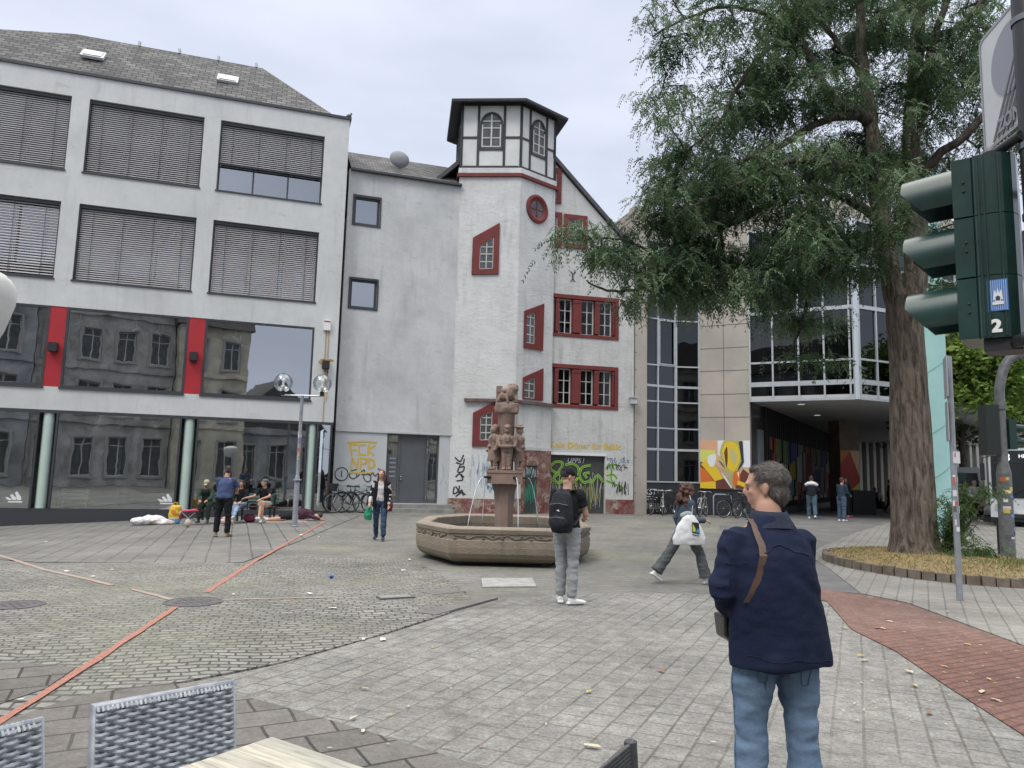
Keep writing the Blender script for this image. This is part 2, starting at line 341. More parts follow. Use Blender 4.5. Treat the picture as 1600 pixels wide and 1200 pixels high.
zone('pavement', [G2(1262, 868), G2(1290, 885), G2(1345, 928), G2(1420, 943), G2(1500, 973), G2(1600, 1010), G2(1760, 1073), (16, 6), (16, 16.5), (15.1, 17.5), (18.3, 26), (26, 42), (50, 90), (38, 90), (28, 55), (17, 30), G2(1400, 815), G2(1340, 832), G2(1290, 852)], .0135, m_pave, 'pale pavement slabs around the tree pit beside the street', 1.2)
# the street on the right with its kerb
road = ground_sheet('road', [(15.3, 17.6), (16.2, 16.6), (16.2, -10), (60, -10), (90, 90), (50.4, 90), (26.3, 42), (18.5, 26)], .03, mat('road_asphalt', (.07, .07, .072), .85, (.10, .10, .10), .8, 1, .4, 30, fine=.2), 2.5)
tag(road, 'dark street surface at the right edge under the bus', 'road', kind='structure')
mb = MB(); kp = [(16.05, -10), (16.05, 16.4), (15.15, 17.55), (18.35, 26), (26.15, 42), (50.2, 90)]
for a, b in zip(kp, kp[1:]):
    A_, B_ = Vector((*a, gz(*a))), Vector((*b, gz(*b))); t = (B_-A_); t.z = 0; t.normalize(); q = Vector((t.y, -t.x, 0))*.14
    mb.add([A_, B_, B_+q, A_+q, A_+Vector((0, 0, .1)), B_+Vector((0, 0, .1)), B_+q+Vector((0, 0, .1)), A_+q+Vector((0, 0, .1))], [(0, 1, 2, 3), (7, 6, 5, 4), (0, 4, 5, 1), (1, 5, 6, 2), (2, 6, 7, 3), (3, 7, 4, 0)])
tag(mb.obj('kerb', mat('kerb_stone', (.33, .32, .30), .85, (.22, .21, .2), 3, 1, .3)), 'pale stone kerb between the pavement and the street', 'kerb', kind='structure')
# painted orange guide lines
def strip(name, pts, w, off, m, lab, cat, kind='structure', label_parent=None):
    mb = MB(); P = [gr(*p) for p in pts]; Q = []
    for a, b in zip(P, P[1:]):
        k = max(2, int((b-a).length/.18))
        Q += [a+(b-a)*i/k for i in range(k)]
    Q.append(P[-1]); vs = []
    for i, p in enumerate(Q):
        t = (Q[min(i+1, len(Q)-1)]-Q[max(i-1, 0)]).normalized(); q = Vector((-t.y, t.x, 0))*(w/2)
        j = random.uniform(.72, 1.12); p = p+q*random.uniform(-.12, .12)
        for sg in (1, -1):
            v = p+q*sg*j; vs.append((v.x, v.y, gz(v.x, v.y)+off))
    mb.add(vs, [(2*i, 2*i+1, 2*i+3, 2*i+2) for i in range(len(Q)-1)])
    return tag(mb.obj(name, m), lab, cat, kind=kind)
m_or = mat('orange_paint', (.36, .155, .115), .8, (.34, .17, .13), 9, .8, .5, 60, fine=.25, fsc=30, lo=.42, hi=.6)
m_or2 = mat('worn_orange_paint', (.40, .21, .15), .85, (.30, .27, .235), 5, 1, .4, 60, lo=.38, hi=.52)
strip('painted_line', [(-60, 1168), (60, 1092), (150, 1033), (275, 950)], .075, .016, m_or, 'wide orange painted line from the lower left corner to the manhole cover', 'painted line')
strip('painted_line', [(322, 926), (400, 876), (455, 845), (508, 815)], .085, .009, m_or, 'orange painted line from the manhole cover back to the lamp post', 'painted line')
strip('painted_line', [(-80, 855), (0, 869), (70, 891), (175, 915)], .085, .009, m_or2, 'faded orange line crossing the cobbles from the left edge', 'painted line')
strip('painted_line', [(205, 921), (270, 938)], .085, .009, m_or2, 'short faded orange stretch of line left of the manhole cover', 'painted line')
strip('painted_line', [(345, 938), (420, 936), (520, 934)], .07, .009, m_or2, 'faint orange line from the manhole cover towards the drain grate', 'painted line')
# covers, patches
m_iron = mat('cast_iron', (.085, .085, .09), .7, (.13, .12, .12), 8, 1, .6, 50)
def disc(name, px, py, r, lab, off=.004):
    c = gr(px, py); mb = MB(); n = 36
    mb.lathe([(0, off+.006), (r*.86, off+.006), (r*.87, off+.001), (r*.9, off+.001), (r*.91, off+.008), (r, off+.008), (r, off-.01)], (c.x, c.y, c.z), n)
    for k in range(-4, 5):
        for j in range(-4, 5):
            if hypot(k, j)*.17*r/ .8 < r*.78 and (k+j) % 2: mb.extr([(c.x+(k+a)*.17*r, c.y+(j+b)*.17*r) for a, b in ((-.35, -.35), (.35, -.35), (.35, .35), (-.35, .35))], c.z+off+.006, c.z+off+.01)
    return tag(mb.obj(name, m_iron), lab, 'manhole cover')
disc('manhole_cover', 302, 941, .34, 'round dark iron manhole cover where the orange lines meet')
disc('manhole_cover', 24, 946, .30, 'round iron manhole cover in the cobbles near the left edge')
def flat(name, pts, off, m, lab, cat='paving'):
    mb = MB(); P = [gr(*p) for p in pts]; n = len(P)
    mb.add([(p.x, p.y, gz(p.x, p.y)+off) for p in P]+[(p.x, p.y, gz(p.x, p.y)-.02) for p in P], [tuple(range(n))]+[(i, i+n, (i+1) % n+n, (i+1) % n) for i in range(n)])
    return tag(mb.obj(name, m), lab, cat)
m_apatch = mat('asphalt_patch', (.13, .125, .12), .9, (.17, .165, .16), 4, 1, .5, 40, fine=.2)
tag(flat('asphalt_patch', [(648, 957), (760, 933), (778, 935), (680, 962)], .012, m_apatch, 'long dark asphalt patch between the cobbles and the pale pavers'), None, None, kind='structure')
tag(flat('asphalt_patch', [(655, 925), (703, 919), (728, 925), (680, 930)], .009, m_apatch, 'small dark repair patch just right of the drain grate'), None, None, kind='structure')
flat('access_cover', [(752, 904), (832, 904), (838, 917), (754, 918)], .012, mat('cover_concrete', (.36, .36, .34), .85, (.25, .25, .24), 6, 1, .4), 'pale rectangular access cover before the fountain', 'access cover')
g = thing('drain_grate', 'narrow slotted iron drain grate in the paving', 'drain grate', loc=gr(617, 934))
A0 = gr(591, 936); B0 = gr(645, 933); tt = (B0-A0).normalized(); F = Fr((A0.x, A0.y), math.degrees(atan2(tt.x, tt.y)), gz(A0.x, A0.y)); Lg = (B0-A0).length
mb = MB(); mb.box(F, 0, Lg, -.1, .1, .0, .0215); fr_ = mb.obj('frame', m_iron); fr_.parent = g; fr_.matrix_parent_inverse = Matrix.Translation(-Vector(g.location))
mb = MB()
for i in range(11): mb.box(F, .02+i*(Lg-.06)/11, .055+i*(Lg-.06)/11, -.085, .085, .0217, .026)
o = mb.obj('bars', mat('steel_bars', (.25, .25, .25), .5)); o.parent = g; o.matrix_parent_inverse = Matrix.Translation(-Vector(g.location))
# moss strip and weeds along the grey wall
def blades(name, spots, m, lab, cat, hh=.12, kind='stuff', wid=.012):
    mb = MB()
    for (x, y) in spots:
        z = gz(x, y)+.01; a = random.uniform(0, 2*pi); h = hh*random.uniform(.4, 1.2); lx, ly = random.uniform(-.6, .6)*h, random.uniform(-.6, .6)*h
        mb.add([(x-cos(a)*wid, y-sin(a)*wid, z), (x+cos(a)*wid, y+sin(a)*wid, z), (x+lx, y+ly, z+h)], [(0, 1, 2)])
    return tag(mb.obj(name, m), lab, cat, kind=kind)
# ================================================================ LEFT BUILDING
AF = Fr((-6.53, 27.3), 71.9)
m_conc = weathered('white_concrete', (.60, .615, .61), (.45, .465, .46), (.32, .33, .325), dsc=.6, bump=.12, bsc=14, amt=.6, samt=.5)
m_dk = mat('dark_metal', (.055, .06, .068), .5, metal=.3, spec=.5)
m_slate = None
def slate(name, c1, c2, bw=.34, bh=.2, ang=0, F=None):
    m = bpy.data.materials.new(name); m.use_nodes = True; t = m.node_tree; p = t.nodes['Principled BSDF']; p.inputs['Roughness'].default_value = .75; p.inputs['Specular IOR Level'].default_value = .12
    uv = t.nodes.new('ShaderNodeUVMap'); br = t.nodes.new('ShaderNodeTexBrick'); t.links.new(uv.outputs[0], br.inputs[0])
    br.inputs['Color1'].default_value = (*c1, 1); br.inputs['Color2'].default_value = (*c2, 1); br.inputs['Mortar'].default_value = (.03, .03, .032, 1)
    br.inputs['Scale'].default_value = 1; br.inputs['Mortar Size'].default_value = .018; br.inputs['Brick Width'].default_value = bw; br.inputs['Row Height'].default_value = bh; br.inputs['Bias'].default_value = -.1
    n = t.nodes.new('ShaderNodeTexNoise'); n.inputs['Scale'].default_value = .8; n.inputs['Detail'].default_value = 6
    co = t.nodes.new('ShaderNodeTexCoord'); t.links.new(co.outputs['Object'], n.inputs[0])
    mr = t.nodes.new('ShaderNodeMapRange'); t.links.new(n.outputs[0], mr.inputs[0]); mr.inputs[1].default_value = .3; mr.inputs[2].default_value = .7; mr.inputs[3].default_value = .75; mr.inputs[4].default_value = 1.25
    mi = t.nodes.new('ShaderNodeMix'); mi.data_type = 'RGBA'; mi.blend_type = 'MULTIPLY'; mi.inputs[0].default_value = 1; t.links.new(br.outputs[0], mi.inputs[6]); t.links.new(mr.outputs[0], mi.inputs[7]); t.links.new(mi.outputs[2], p.inputs[0])
    sp = t.nodes.new('ShaderNodeSeparateXYZ'); t.links.new(uv.outputs[0], sp.inputs[0]); ma = t.nodes.new('ShaderNodeMath'); ma.operation = 'FRACT'
    dv = t.nodes.new('ShaderNodeMath'); dv.operation = 'DIVIDE'; t.links.new(sp.outputs[1], dv.inputs[0]); dv.inputs[1].default_value = bh; t.links.new(dv.outputs[0], ma.inputs[0])
    b = t.nodes.new('ShaderNodeBump'); b.inputs['Strength'].default_value = .8; b.inputs['Distance'].default_value = -.05; t.links.new(ma.outputs[0], b.inputs['Height']); t.links.new(b.outputs[0], p.inputs['Normal'])
    return m
def uvquad_obj(name, polys, m, parent, ax):
    """roof planes; uv: along ax (unit vector) and up the slope, in metres"""
    mb = MB()
    for q in polys: mb.quad(*q)
    o = mb.obj(name, m, parent); uv = o.data.uv_layers.new(name='UVMap'); ax = Vector(ax)
    for p in o.data.polygons:
        nrm = p.normal; e = ax-nrm*ax.dot(nrm); e.normalize(); f = nrm.cross(e)
        for li in p.loop_indices:
            co = o.data.vertices[o.data.loops[li].vertex_index].co; uv.data[li].uv = (co.dot(e), co.dot(f))
    return o
m_slateA = slate('slate_roof', (.075, .075, .078), (.15, .147, .142), .36, .22)
bA = thing('shop_building', 'white concrete shop building with grey slatted blinds, red panels and a glazed ground floor', 'building')
bays = [(-4.6, -.9), (-8.88, -5.16), (-13.15, -9.43), (-17.4, -13.7)]
holes = []
for a, b in bays: holes += [(a, b, 11.62, 14.28), (a, b, 7.81, 10.49)]
holes += [(-4.6, -.86, 4.15, 6.86), (-8.93, -5.15, 4.15, 6.86), (-13.7, -9.43, 4.15, 6.86), (-18, -14.2, 4.15, 6.86), (-5.15, -4.6, 4.15, 6.86), (-9.43, -8.93, 4.15, 6.86), (-14.2, -13.7, 4.15, 6.86)]
mb = MB(); mb.wall(AF, -18.4, 0, 3.38, 15.1, 0, -.35, holes)
mb.box(AF, -18.4, 0, -10, -9.7, -1, 15.1); mb.box(AF, -.3, 0, -9.7, -.351, 3.38, 15.1); mb.box(AF, -18.4, -18.1, -9.7, -.351, -1, 15.1)
mb.box(AF, -18.1, -.3, -9.7, -.36, 3.4, 3.7)
mb.obj('wall', m_conc, bA)
mb = MB(); mb.box(AF, -18.2, -.2, -9.7, -.9, 11.0, 11.1); mb.box(AF, -18.2, -.2, -9.7, -.9, 7.3, 7.4)
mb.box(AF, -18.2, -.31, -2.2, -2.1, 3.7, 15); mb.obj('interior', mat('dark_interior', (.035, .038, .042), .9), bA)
mb = MB(); mb.box(AF, -18.5, .06, -.4, .06, 15.1, 15.2); mb.box(AF, -.3, .06, -10, -.4, 15.1, 15.2)
mb.obj('eaves_trim', m_dk, bA)
hw, hz = 2.7, 18.0
uvquad_obj('roof', [(AF(-18.4, .0, 15.18), AF(-.6, .0, 15.18), AF(-.7-hw, -hw, hz), AF(-10.2, -hw, hz), AF(-18.4, -.9, 15.8)), (AF(-.6, 0, 15.18), AF(-.6, -9.9, 15.18), AF(-.7-hw, -hw-2, hz), AF(-.7-hw, -hw, hz)), (AF(-10.2, -hw, hz), AF(-.7-hw, -hw, hz), AF(-.7-hw, -hw-2, hz), AF(-10.2, -hw-2, hz)), (AF(-18.4, -.9, 15.8), AF(-10.2, -hw, hz), AF(-10.2, -hw-2, hz), AF(-18.4, -9, 15.8)), (AF(-.6, -9.9, 15.18), AF(-18.4, -9.9, 15.18), AF(-10.2, -hw-2, hz), AF(-.7-hw, -hw-2, hz))], m_slateA, bA, (*AF.u, 0))
# skylights on the slope
def onroof(px, py):
    # plane through eave line d=0 z=15.18 and ridge d=-hw z=hz
    a, b, c = AF(0, 0, 15.18), AF(-5, 0, 15.18), AF(-5, -hw, hz); n = (b-a).cross(c-a); q = ray(px, py); return O+q*((a-O).dot(n)/q.dot(n))
slp = (AF(-5, -hw, hz)-AF(-5, 0, 15.18)).normalized(); uu = Vector((*AF.u, 0)); nn = uu.cross(slp); nn = nn if nn.z > 0 else -nn
m_zinc = mat('zinc', (.55, .57, .58), .45, (.42, .44, .45), 6, 1)
for px, py in ((146, 88), (356, 126)):
    c = onroof(px, py); mb = MB(); f = lambda a, b, e: c+uu*a+slp*b+nn*e
    mb.box(f, -.38, .38, -.3, .32, 0, .1); mb.box(f, -.3, .3, -.22, .25, .1, .13); sk = mb.obj('skylight', m_zinc, bA)
for i in range(4):
    c = AF(-8.0+i*1.45, -hw, hz); mb = MB(); mb.box(lambda a, b, e: c+Vector((a, b, e)), -.04, .04, -.06, .06, -.03, .16); mb.obj('roof_hook', m_zinc, bA)
m_blind = mat('blind_slats', (.40, .39, .40), .5, (.33, .32, .33), 1.2, 1, metal=.2)
m_gl = glassmat('window_glass', refl=.32)
m_glshop = glassmat('shop_glass', tint=(.88, .95, .93), refl=.37, clear=1.0)
def blind(F, a, b, z0, z1, parent, tilt=.022, pitch=.076):
    mb = MB(); z = z1-.14; wob = 0
    while z > z0+.02:
        mb.quad(F(a+.06, -.15, z), F(b-.06, -.15, z), F(b-.06, -.112, z-.056), F(a+.06, -.112, z-.056)); z -= pitch
    o = mb.obj('blind', m_blind, parent)
    m2 = MB(); m2.box(F, a+.03, b-.03, -.2, -.08, z1-.12, z1-.005); m2.box(F, a+.05, b-.05, -.16, -.11, z0, z0+.035)
    m2.box(F, a+.0, a+.045, -.18, -.06, z0, z1-.01); m2.box(F, b-.045, b, -.18, -.06, z0, z1-.01)
    for k in (.12, .37, .63, .88): m2.box(F, a+(b-a)*k-.006, a+(b-a)*k+.006, -.103, -.095, z0, z1-.1)
    m2.obj('guide', m_dk, o)
def window(F, a, b, z0, z1, parent, nx=3, d=-.22, fr=.06, g=m_gl, nz=1, name='window', fm=None):
    mb = MB(); mb.frame(F, a, b, z0, z1, fr, d-.03, d+.05)
    for i in range(1, nx): x = a+(b-a)*i/nx; mb.box(F, x-fr/2, x+fr/2, d-.03, d+.048, z0+fr, z1-fr)
    for i in range(1, nz): z = z0+(z1-z0)*i/nz; mb.box(F, a+fr, b-fr, d-.03, d+.046, z-fr/2, z+fr/2)
    o = mb.obj(name, fm or m_dk, parent); g_ = MB().quad(F(a+.01, d, z0+.01), F(b-.01, d, z0+.01), F(b-.01, d, z1-.01), F(a+.01, d, z1-.01)).obj('pane', g, o); return o
for i, (a, b) in enumerate(bays):
    for z0, z1 in ((11.62, 14.28), (7.81, 10.49)):
        wn = window(AF, a, b, z0, z1, bA, 3, d=-.3)
        half = i == 0 and z0 > 11
        blind(AF, a, b, z0+(1.02 if half else .02), z1, wn, pitch=.076 if z0 > 11 or i < 2 else .095)
        mb = MB(); mb.box(AF, a-.03, b+.03, -.05, .04, z0-.05, z0); mb.obj('sill', m_dk, wn)
        if half:
            mb = MB()      # net curtains behind the open half
            for x0, x1 in ((a+.15, a+1.15), (b-1.2, b-.1)):
                n = 26
                for k in range(n):
                    p, q = x0+(x1-x0)*k/n, x0+(x1-x0)*(k+1)/n
                    mb.quad(AF(p, -.5-.05*(k % 2), z0+.1), AF(q, -.5-.05*((k+1) % 2), z0+.1), AF(q, -.5-.05*((k+1) % 2), z0+.95), AF(p, -.5-.05*(k % 2), z0+.95))
            mb.obj('curtain', mat('net_curtain', (.75, .76, .8), .9), wn)
for a, b in ((-4.6, -.86), (-8.93, -5.15), (-13.7, -9.43)):
    wn = window(AF, a, b, 4.15, 6.86, bA, 1, d=-.06, fr=.07, g=m_glshop)
    mb = MB(); mb.box(AF, a-.03, b+.03, .0, .05, 4.09, 4.15); mb.obj('sill', m_dk, wn)
m_redp = mat('red_panel', (.42, .022, .03), .45, (.36, .02, .028), 2, 1)
for a, b in ((-5.145, -4.605), (-9.425, -8.935)):
    MB().box(AF, a, b, -.2, -.02, 4.155, 6.855).obj('red_panel', m_redp, bA)
# white inside back walls and spots of the first floor
def spots(lst, parent, F):
    for s_, z_, d_ in lst:
        c = F(s_, d_, z_); mb = MB(); k = random.choice((-1, 1))
        mb.tube([c+Vector((0, 0, .3)), c+Vector((0, 0, .08))], .012, 6); mb.tube([c+Vector((-.1*k, 0, .06)), c+Vector((.12*k, -.05, -.08))], .045, 10)
        mb.obj('spotlight', mat('white_lamp_metal', (.8, .8, .78), .4), parent)
spots([(-6.9, 6.4, -.7), (-6.2, 6.35, -.9), (-3.6, 6.35, -.8), (-3.45, 6.2, -1), (-8.7, 6.5, -.8), (-6.0, 3.1, -1.2), (-7.9, 3.0, -1.3), (-7.2, 3.0, -1.3), (-3.8, 3.0, -1.2), (-3.2, 3.0, -1.4), (-9.9, 3.0, -1.2)], bA, AF)
# ground floor glazing
sg = [(-13.3, -9.45), (-8.9, -5.15), (-4.6, -.93)]
shopf = MB(); shopf.box(AF, -18.4, .0, -.16, .0, 3.28, 3.378); shopf.box(AF, -18.4, .0, -.2, -.02, -.9, .17)
for x in (-13.8, -13.3, -9.45, -8.9, -5.15, -4.6, -.93, -.55, -.06): shopf.box(AF, x-.03, x+.03, -.12, .012, .17, 3.28)
sf = shopf.obj('shop_front', m_dk, bA)
for a, b in [(-18.4, -13.83)]+sg+[(-.52, -.06)]: MB().quad(AF(a, -.05, .17), AF(b, -.05, .17), AF(b, -.05, 3.28), AF(a, -.05, 3.28)).obj('shop_window', m_glshop, sf)
MB().quad(AF(-.04, -.07, .17), AF(-.04, -4.5, .17), AF(-.04, -4.5, 3.28), AF(-.04, -.07, 3.28)).obj('shop_window', m_glshop, sf)
mb = MB(); mb.box(AF, -18.1, -.1, -9.6, -.2, -.1, .1); mb.box(AF, -18.1, -.1, -5.3, -5.2, .1, 3.38); mb.box(AF, -18.1, -.3, -9.6, -.25, 3.3, 3.39)
mb.box(AF, -7.4, -7.3, -5, -2.4, .1, 3.3); mb.box(AF, -2.6, -2.5, -5, -3, .1, 3.3)
mb.obj('shop_interior', mat('shop_dark', (.30, .33, .32), .8, (.20, .225, .215), .4, 1), bA)
mb = MB(); mb.box(AF, -10.9, -9.7, -4.8, -4.4, .1, 2.0); mb.box(AF, -6.6, -5.6, -4.4, -3.9, .1, 1.1); mb.box(AF, -4.2, -3.0, -4.6, -4.1, .1, 1.3); mb.obj('shop_fitting', mat('fitting', (.25, .27, .26), .6), bA)
m_mint = mat('mint_column', (.50, .62, .57), .5, (.44, .55, .50), 1.5, 1)
for x in (-9.18, -4.88, -.74, -13.55):
    c = AF(x, -.20, 0); MB().lathe([(.17, .1), (.17, 3.3)], c, 20).obj('column', m_mint, bA, smooth=40)
m_bench = mat('mint_slats', (.35, .5, .45), .5)
for x in (-8.8, -4.4):
    mb = MB()
    for k in range(3): mb.box(AF, x, x+.85, -.9-k*.05, -.86-k*.05, .42+k*.13, .51+k*.13)
    mb.box(AF, x+.05, x+.1, -1, -.95, .1, .8); mb.box(AF, x+.75, x+.8, -1, -.95, .1, .8); mb.obj('display_bench', m_bench, bA)
m_logo = mat('white_decal', (.75, .78, .78), .6)
for x in (-9.87, -5.4):       # three slanted bars on the glass
    mb = MB()
    for k, h in enumerate((.1, .19, .28)):
        s_ = x-.2+k*.13; mb.prism(AF, [(s_, .42), (s_+.1, .42), (s_+.1, .42+h*.35), (s_+.1-.13, .42+h), (s_-.03-.06, .42+h*.85)], -.046, -.044)
    mb.box(AF, x-.2, x+.2, -.046, -.044, .345, .385); mb.obj('logo', m_logo, sf)
# lamps and cables on the facade
m_blk = mat('black_metal', (.02, .02, .022), .5)
m_rust = mat('rust', (.35, .17, .04), .9, (.5, .33, .12), 6, 1, .4, 40)
for x, z in ((-9.2, 5.45), (-4.9, 5.45), (-.4, 5.47)):
    mb = MB(); d0 = -.02 if x < -1 else .0; mb.box(AF, x-.13, x+.13, d0+.03, d0+.28, z-.14, z+.15); mb.box(AF, x-.08, x+.08, d0, d0+.03, z-.1, z+.1); mb.box(AF, x-.11, x+.11, d0+.05, d0+.26, z-.16, z-.14); mb.obj('wall_lamp', m_blk, bA)
jb = MB(); jb.box(AF, -.55, -.3, 0, .1, 6.78, 7.15); j_ = jb.obj('junction_box', mat('white_box', (.75, .76, .75), .5), bA); MB().box(AF, -.54, -.31, .1, .104, 7.08, 7.13).obj('red_stripe', m_redp, j_)
mb = MB()
for s_, z0_, z1_, w_ in ((-.44, 5.7, 6.78, .012), (-.34, 5.7, 6.78, .012), (-.38, 3.4, 5.3, .01), (-.3, 4.2, 5.3, .008)): mb.box(AF, s_-w_, s_+w_, .002, .02, z0_, z1_)
mb.obj('cable', m_rust, bA)
mb = MB(); random.seed(3)
for k in range(26):
    a = random.gauss(-.4, .11); z = 5.63-abs(random.gauss(0, .12)); mb.quad(AF(a, .003+k*.00003, z), AF(a+.09, .003+k*.00003, z+.02), AF(a+.08, .003+k*.00003, z+.1), AF(a-.02, .003+k*.00003, z+.09))
for s_, l in ((-.43, 1.0), (-.36, .6), (-.32, .7), (-.3, 1.2)): mb.quad(AF(s_-.012, .0025, 5.3), AF(s_+.012, .0025, 5.3), AF(s_+.005, .0025, 5.3-l), AF(s_-.005, .0025, 5.3-l))
mb.obj('rust_stain', m_rust, bA)
bd = MB(); c = AF(-.03, -.1, 15.2); bd.ball(c+Vector((0, 0, .11)), (.1, .07, .07), 10, 6); bd.ball(c+Vector((.08, 0, .2)), .04, 8, 6); bd.tube([c+Vector((-.08, 0, .1)), c+Vector((-.2, 0, .05))], [.03, .01], 6)
for y_ in (-.02, .02): bd.tube([c+Vector((0, y_, .06)), c+Vector((0, y_, 0))], .006, 5)
tag(bd.obj('pigeon', mat('pigeon_grey', (.12, .12, .13), .8), smooth=180), 'small dark pigeon perched on the roof corner of the shop building', 'bird')
# ================================================================ GREY LINK BUILDING
BF = Fr((-6.53, 27.9), 71.9)
m_gry = weathered('grey_render', (.56, .57, .57), (.40, .41, .41), (.27, .275, .275), dsc=.55, bump=.3, bsc=3, amt=.85, samt=.6)
bB = thing('grey_house', 'narrow blank grey rendered house with a steel door between shop and tower', 'building')
dr = (1.9, 3.95, .45, 3.09)
mb = MB(); mb.wall(BF, -.05, 4.5, 3.17, 13.38, .03, -.3, [(.19, 1.2, 11.18, 12.32), (.2, 1.24, 7.86, 9.01)]); mb.box(BF, -.05, 4.5, -6, -5.7, 0, 13.3)
mb.obj('upper_wall', m_gry, bB)
mb = MB(); mb.wall(BF, -.05, 4.5, -.3, 3.1, 0, -.3, [dr]); mb.box(BF, -.05, 4.5, -.3, .05, 3.1, 3.17); mb.obj('lower_wall', weathered('pale_grey_render', (.50, .52, .53), (.42, .44, .45), (.34, .35, .36), bump=.15), bB)
uvquad_obj('roof', [(BF(-.0, .12, 13.38), BF(4.45, .12, 13.38), BF(4.45, -2.5, 15.15), BF(0, -2.5, 15.15)), (BF(0, -2.5, 15.15), BF(4.45, -2.5, 15.15), BF(4.45, -6, 13.3), BF(0, -6, 13.3))], slate('slate_link', (.08, .08, .085), (.16, .157, .15), .26, .16), bB, (*BF.u, 0))
mb = MB(); mb.box(BF, -.0, 4.45, .04, .2, 13.3, 13.38); mb.obj('gutter', m_dk, bB)
for a, b, z0, z1 in ((.19, 1.2, 11.18, 12.32), (.2, 1.24, 7.86, 9.01)):
    wn = window(BF, a, b, z0, z1, bB, 1, d=-.12, fr=.09)
    MB().quad(BF(a+.02, -.22, z0), BF(b-.02, -.22, z0), BF(b-.02, -.22, z1), BF(a+.02, -.22, z1)).obj('roller_blind', mat('blind_white', (.62, .68, .78), .8), wn)
    mb = MB(); mb.frame(BF, a-.05, b+.05, z0-.05, z1+.05, .055, .03, .06, .07); mb.obj('surround', m_dk, wn)
mb = MB(); mb.frame(BF, dr[0], dr[1], dr[2], dr[3], .06, -.22, -.1); mb.box(BF, 2.36, 2.42, -.22, -.1, .51, 3.03); mb.box(BF, 3.45, 3.55, -.22, -.1, .51, 3.03)
d_ = mb.obj('door', mat('anthracite_door', (.085, .092, .105), .45, (.10, .108, .12), 2, 1), bB)
MB().box(BF, 2.42, 3.45, -.2, -.14, .51, 3.03).obj('door_leaf', MATS['anthracite_door'], d_)
MB().quad(BF(3.55, -.17, .51), BF(3.9, -.17, .51), BF(3.9, -.17, 3.03), BF(3.55, -.17, 3.03)).obj('pane', m_gl, d_)
MB().quad(BF(1.95, -.17, .51), BF(2.36, -.17, .51), BF(2.36, -.17, 3.03), BF(1.95, -.17, 3.03)).obj('pane', m_gl, d_)
MB().box(BF, 1.96, 2.35, -.165, -.12, 1.15, 2.3).obj('letterbox_panel', MATS['anthracite_door'], d_)
mb = MB()
for z in (2.75, 2.45): mb.box(BF, 3.47, 3.5, -.1, -.06, z-.1, z+.12)
mb.box(BF, 3.47, 3.5, -.1, -.06, .6, .75); mb.ball(BF(2.5, -.1, 1.45), .035, 8, 6); mb.ball(BF(2.5, -.1, 1.35), .035, 8, 6); mb.obj('handle', mat('steel', (.6, .6, .62), .3, metal=1), d_)
for k in range(5): MB().box(BF, 2.04, 2.28, -.12, -.115, 2.12-k*.17, 2.18-k*.17).obj('letter_slot', mat('steel2', (.35, .36, .38), .4, metal=.6), d_)
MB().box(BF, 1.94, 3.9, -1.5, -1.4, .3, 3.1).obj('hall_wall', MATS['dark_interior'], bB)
MB().box(BF, 3.0, 4.4, -1.45, -1.3, 2.0, 2.12).obj('red_strip', m_redp, bB)
mb = MB(); mb.box(BF, 1.75, 4.45, .0, .35, .0, .43); mb.box(BF, 1.6, 4.45, .35, .7, .0, .27); mb.obj('step', mat('step_stone', (.30, .30, .29), .9, (.20, .20, .18), 3, 1, .4), bB)
ds = MB(); c = at(625, 247, 29.3); 
pr = [(0, .06), (.12, .05), (.24, .02), (.33, -.03), (.40, -.10), (.41, -.09), (.34, -.015), (.24, .035), (.12, .065), (0, .08)]
Mx = Matrix.Rotation(R(20), 3, 'Z') @ Matrix.Rotation(R(78), 3, 'X'); ds.lathe(pr, (0, 0, 0), 24); ds.v = [tuple(c+Mx @ Vector(v)) for v in ds.v]
sat = ds.obj('satellite_dish', mat('dish_grey', (.18, .19, .20), .6), bB, smooth=60)
MB().tube([c-Vector((0, 0, .8)), c+Vector((0, .05, .0))], .025, 8).obj('mast', m_dk, sat)
# ---------------------------------------------------------------- lettering and strokes
def text(F, s, z, string, h, m, parent=None, d=.006, name='lettering', align='LEFT', wsc=1.0, th=.001, rot=0, shear=0, off=0.0, label=None, loc=None):
    cu = bpy.data.curves.new('t', 'FONT'); cu.body = string; cu.size = h*1.35; cu.align_x = align; cu.extrude = th; cu.shear = shear; cu.offset = off
    ob = bpy.data.objects.new('t', cu); C.objects.link(ob); dg = bpy.context.evaluated_depsgraph_get(); me = bpy.data.meshes.new_from_object(ob.evaluated_get(dg))
    bpy.data.objects.remove(ob); c_, s_ = cos(rot), sin(rot)
    for v in me.vertices:
        x, y, e = v.co.x*wsc, v.co.y, v.co.z; x, y = x*c_-y*s_, x*s_+y*c_; v.co = F(s+x, d+e, z+y)
    me.name = name; me.materials.clear(); me.materials.append(m)
    o = bpy.data.objects.new(name, me); C.objects.link(o)
    if parent: o.parent = parent
    if label: o['label'] = label
    return o
def curve(pts, k=6):
    """Catmull-Rom through 2-D points"""
    P = [Vector(p) for p in pts]; out = []
    for i in range(len(P)-1):
        a, b, c, d = P[max(i-1, 0)], P[i], P[i+1], P[min(i+2, len(P)-1)]
        for j in range(k):
            t = j/k; out.append(.5*((2*b)+(c-a)*t+(2*a-5*b+4*c-d)*t*t+(3*b-a-3*c+d)*t**3))
    out.append(P[-1]); return out
def strokes(F, lst, w, m, parent, name='graffiti', d=.004, label=None, smooth=True):
    mb = MB()
    for i, p in enumerate(lst): mb.ribbon(F, curve(p) if smooth and len(p) > 2 else p, w, d+i*.0006)
    return mb.obj(name, m, parent, label=label)
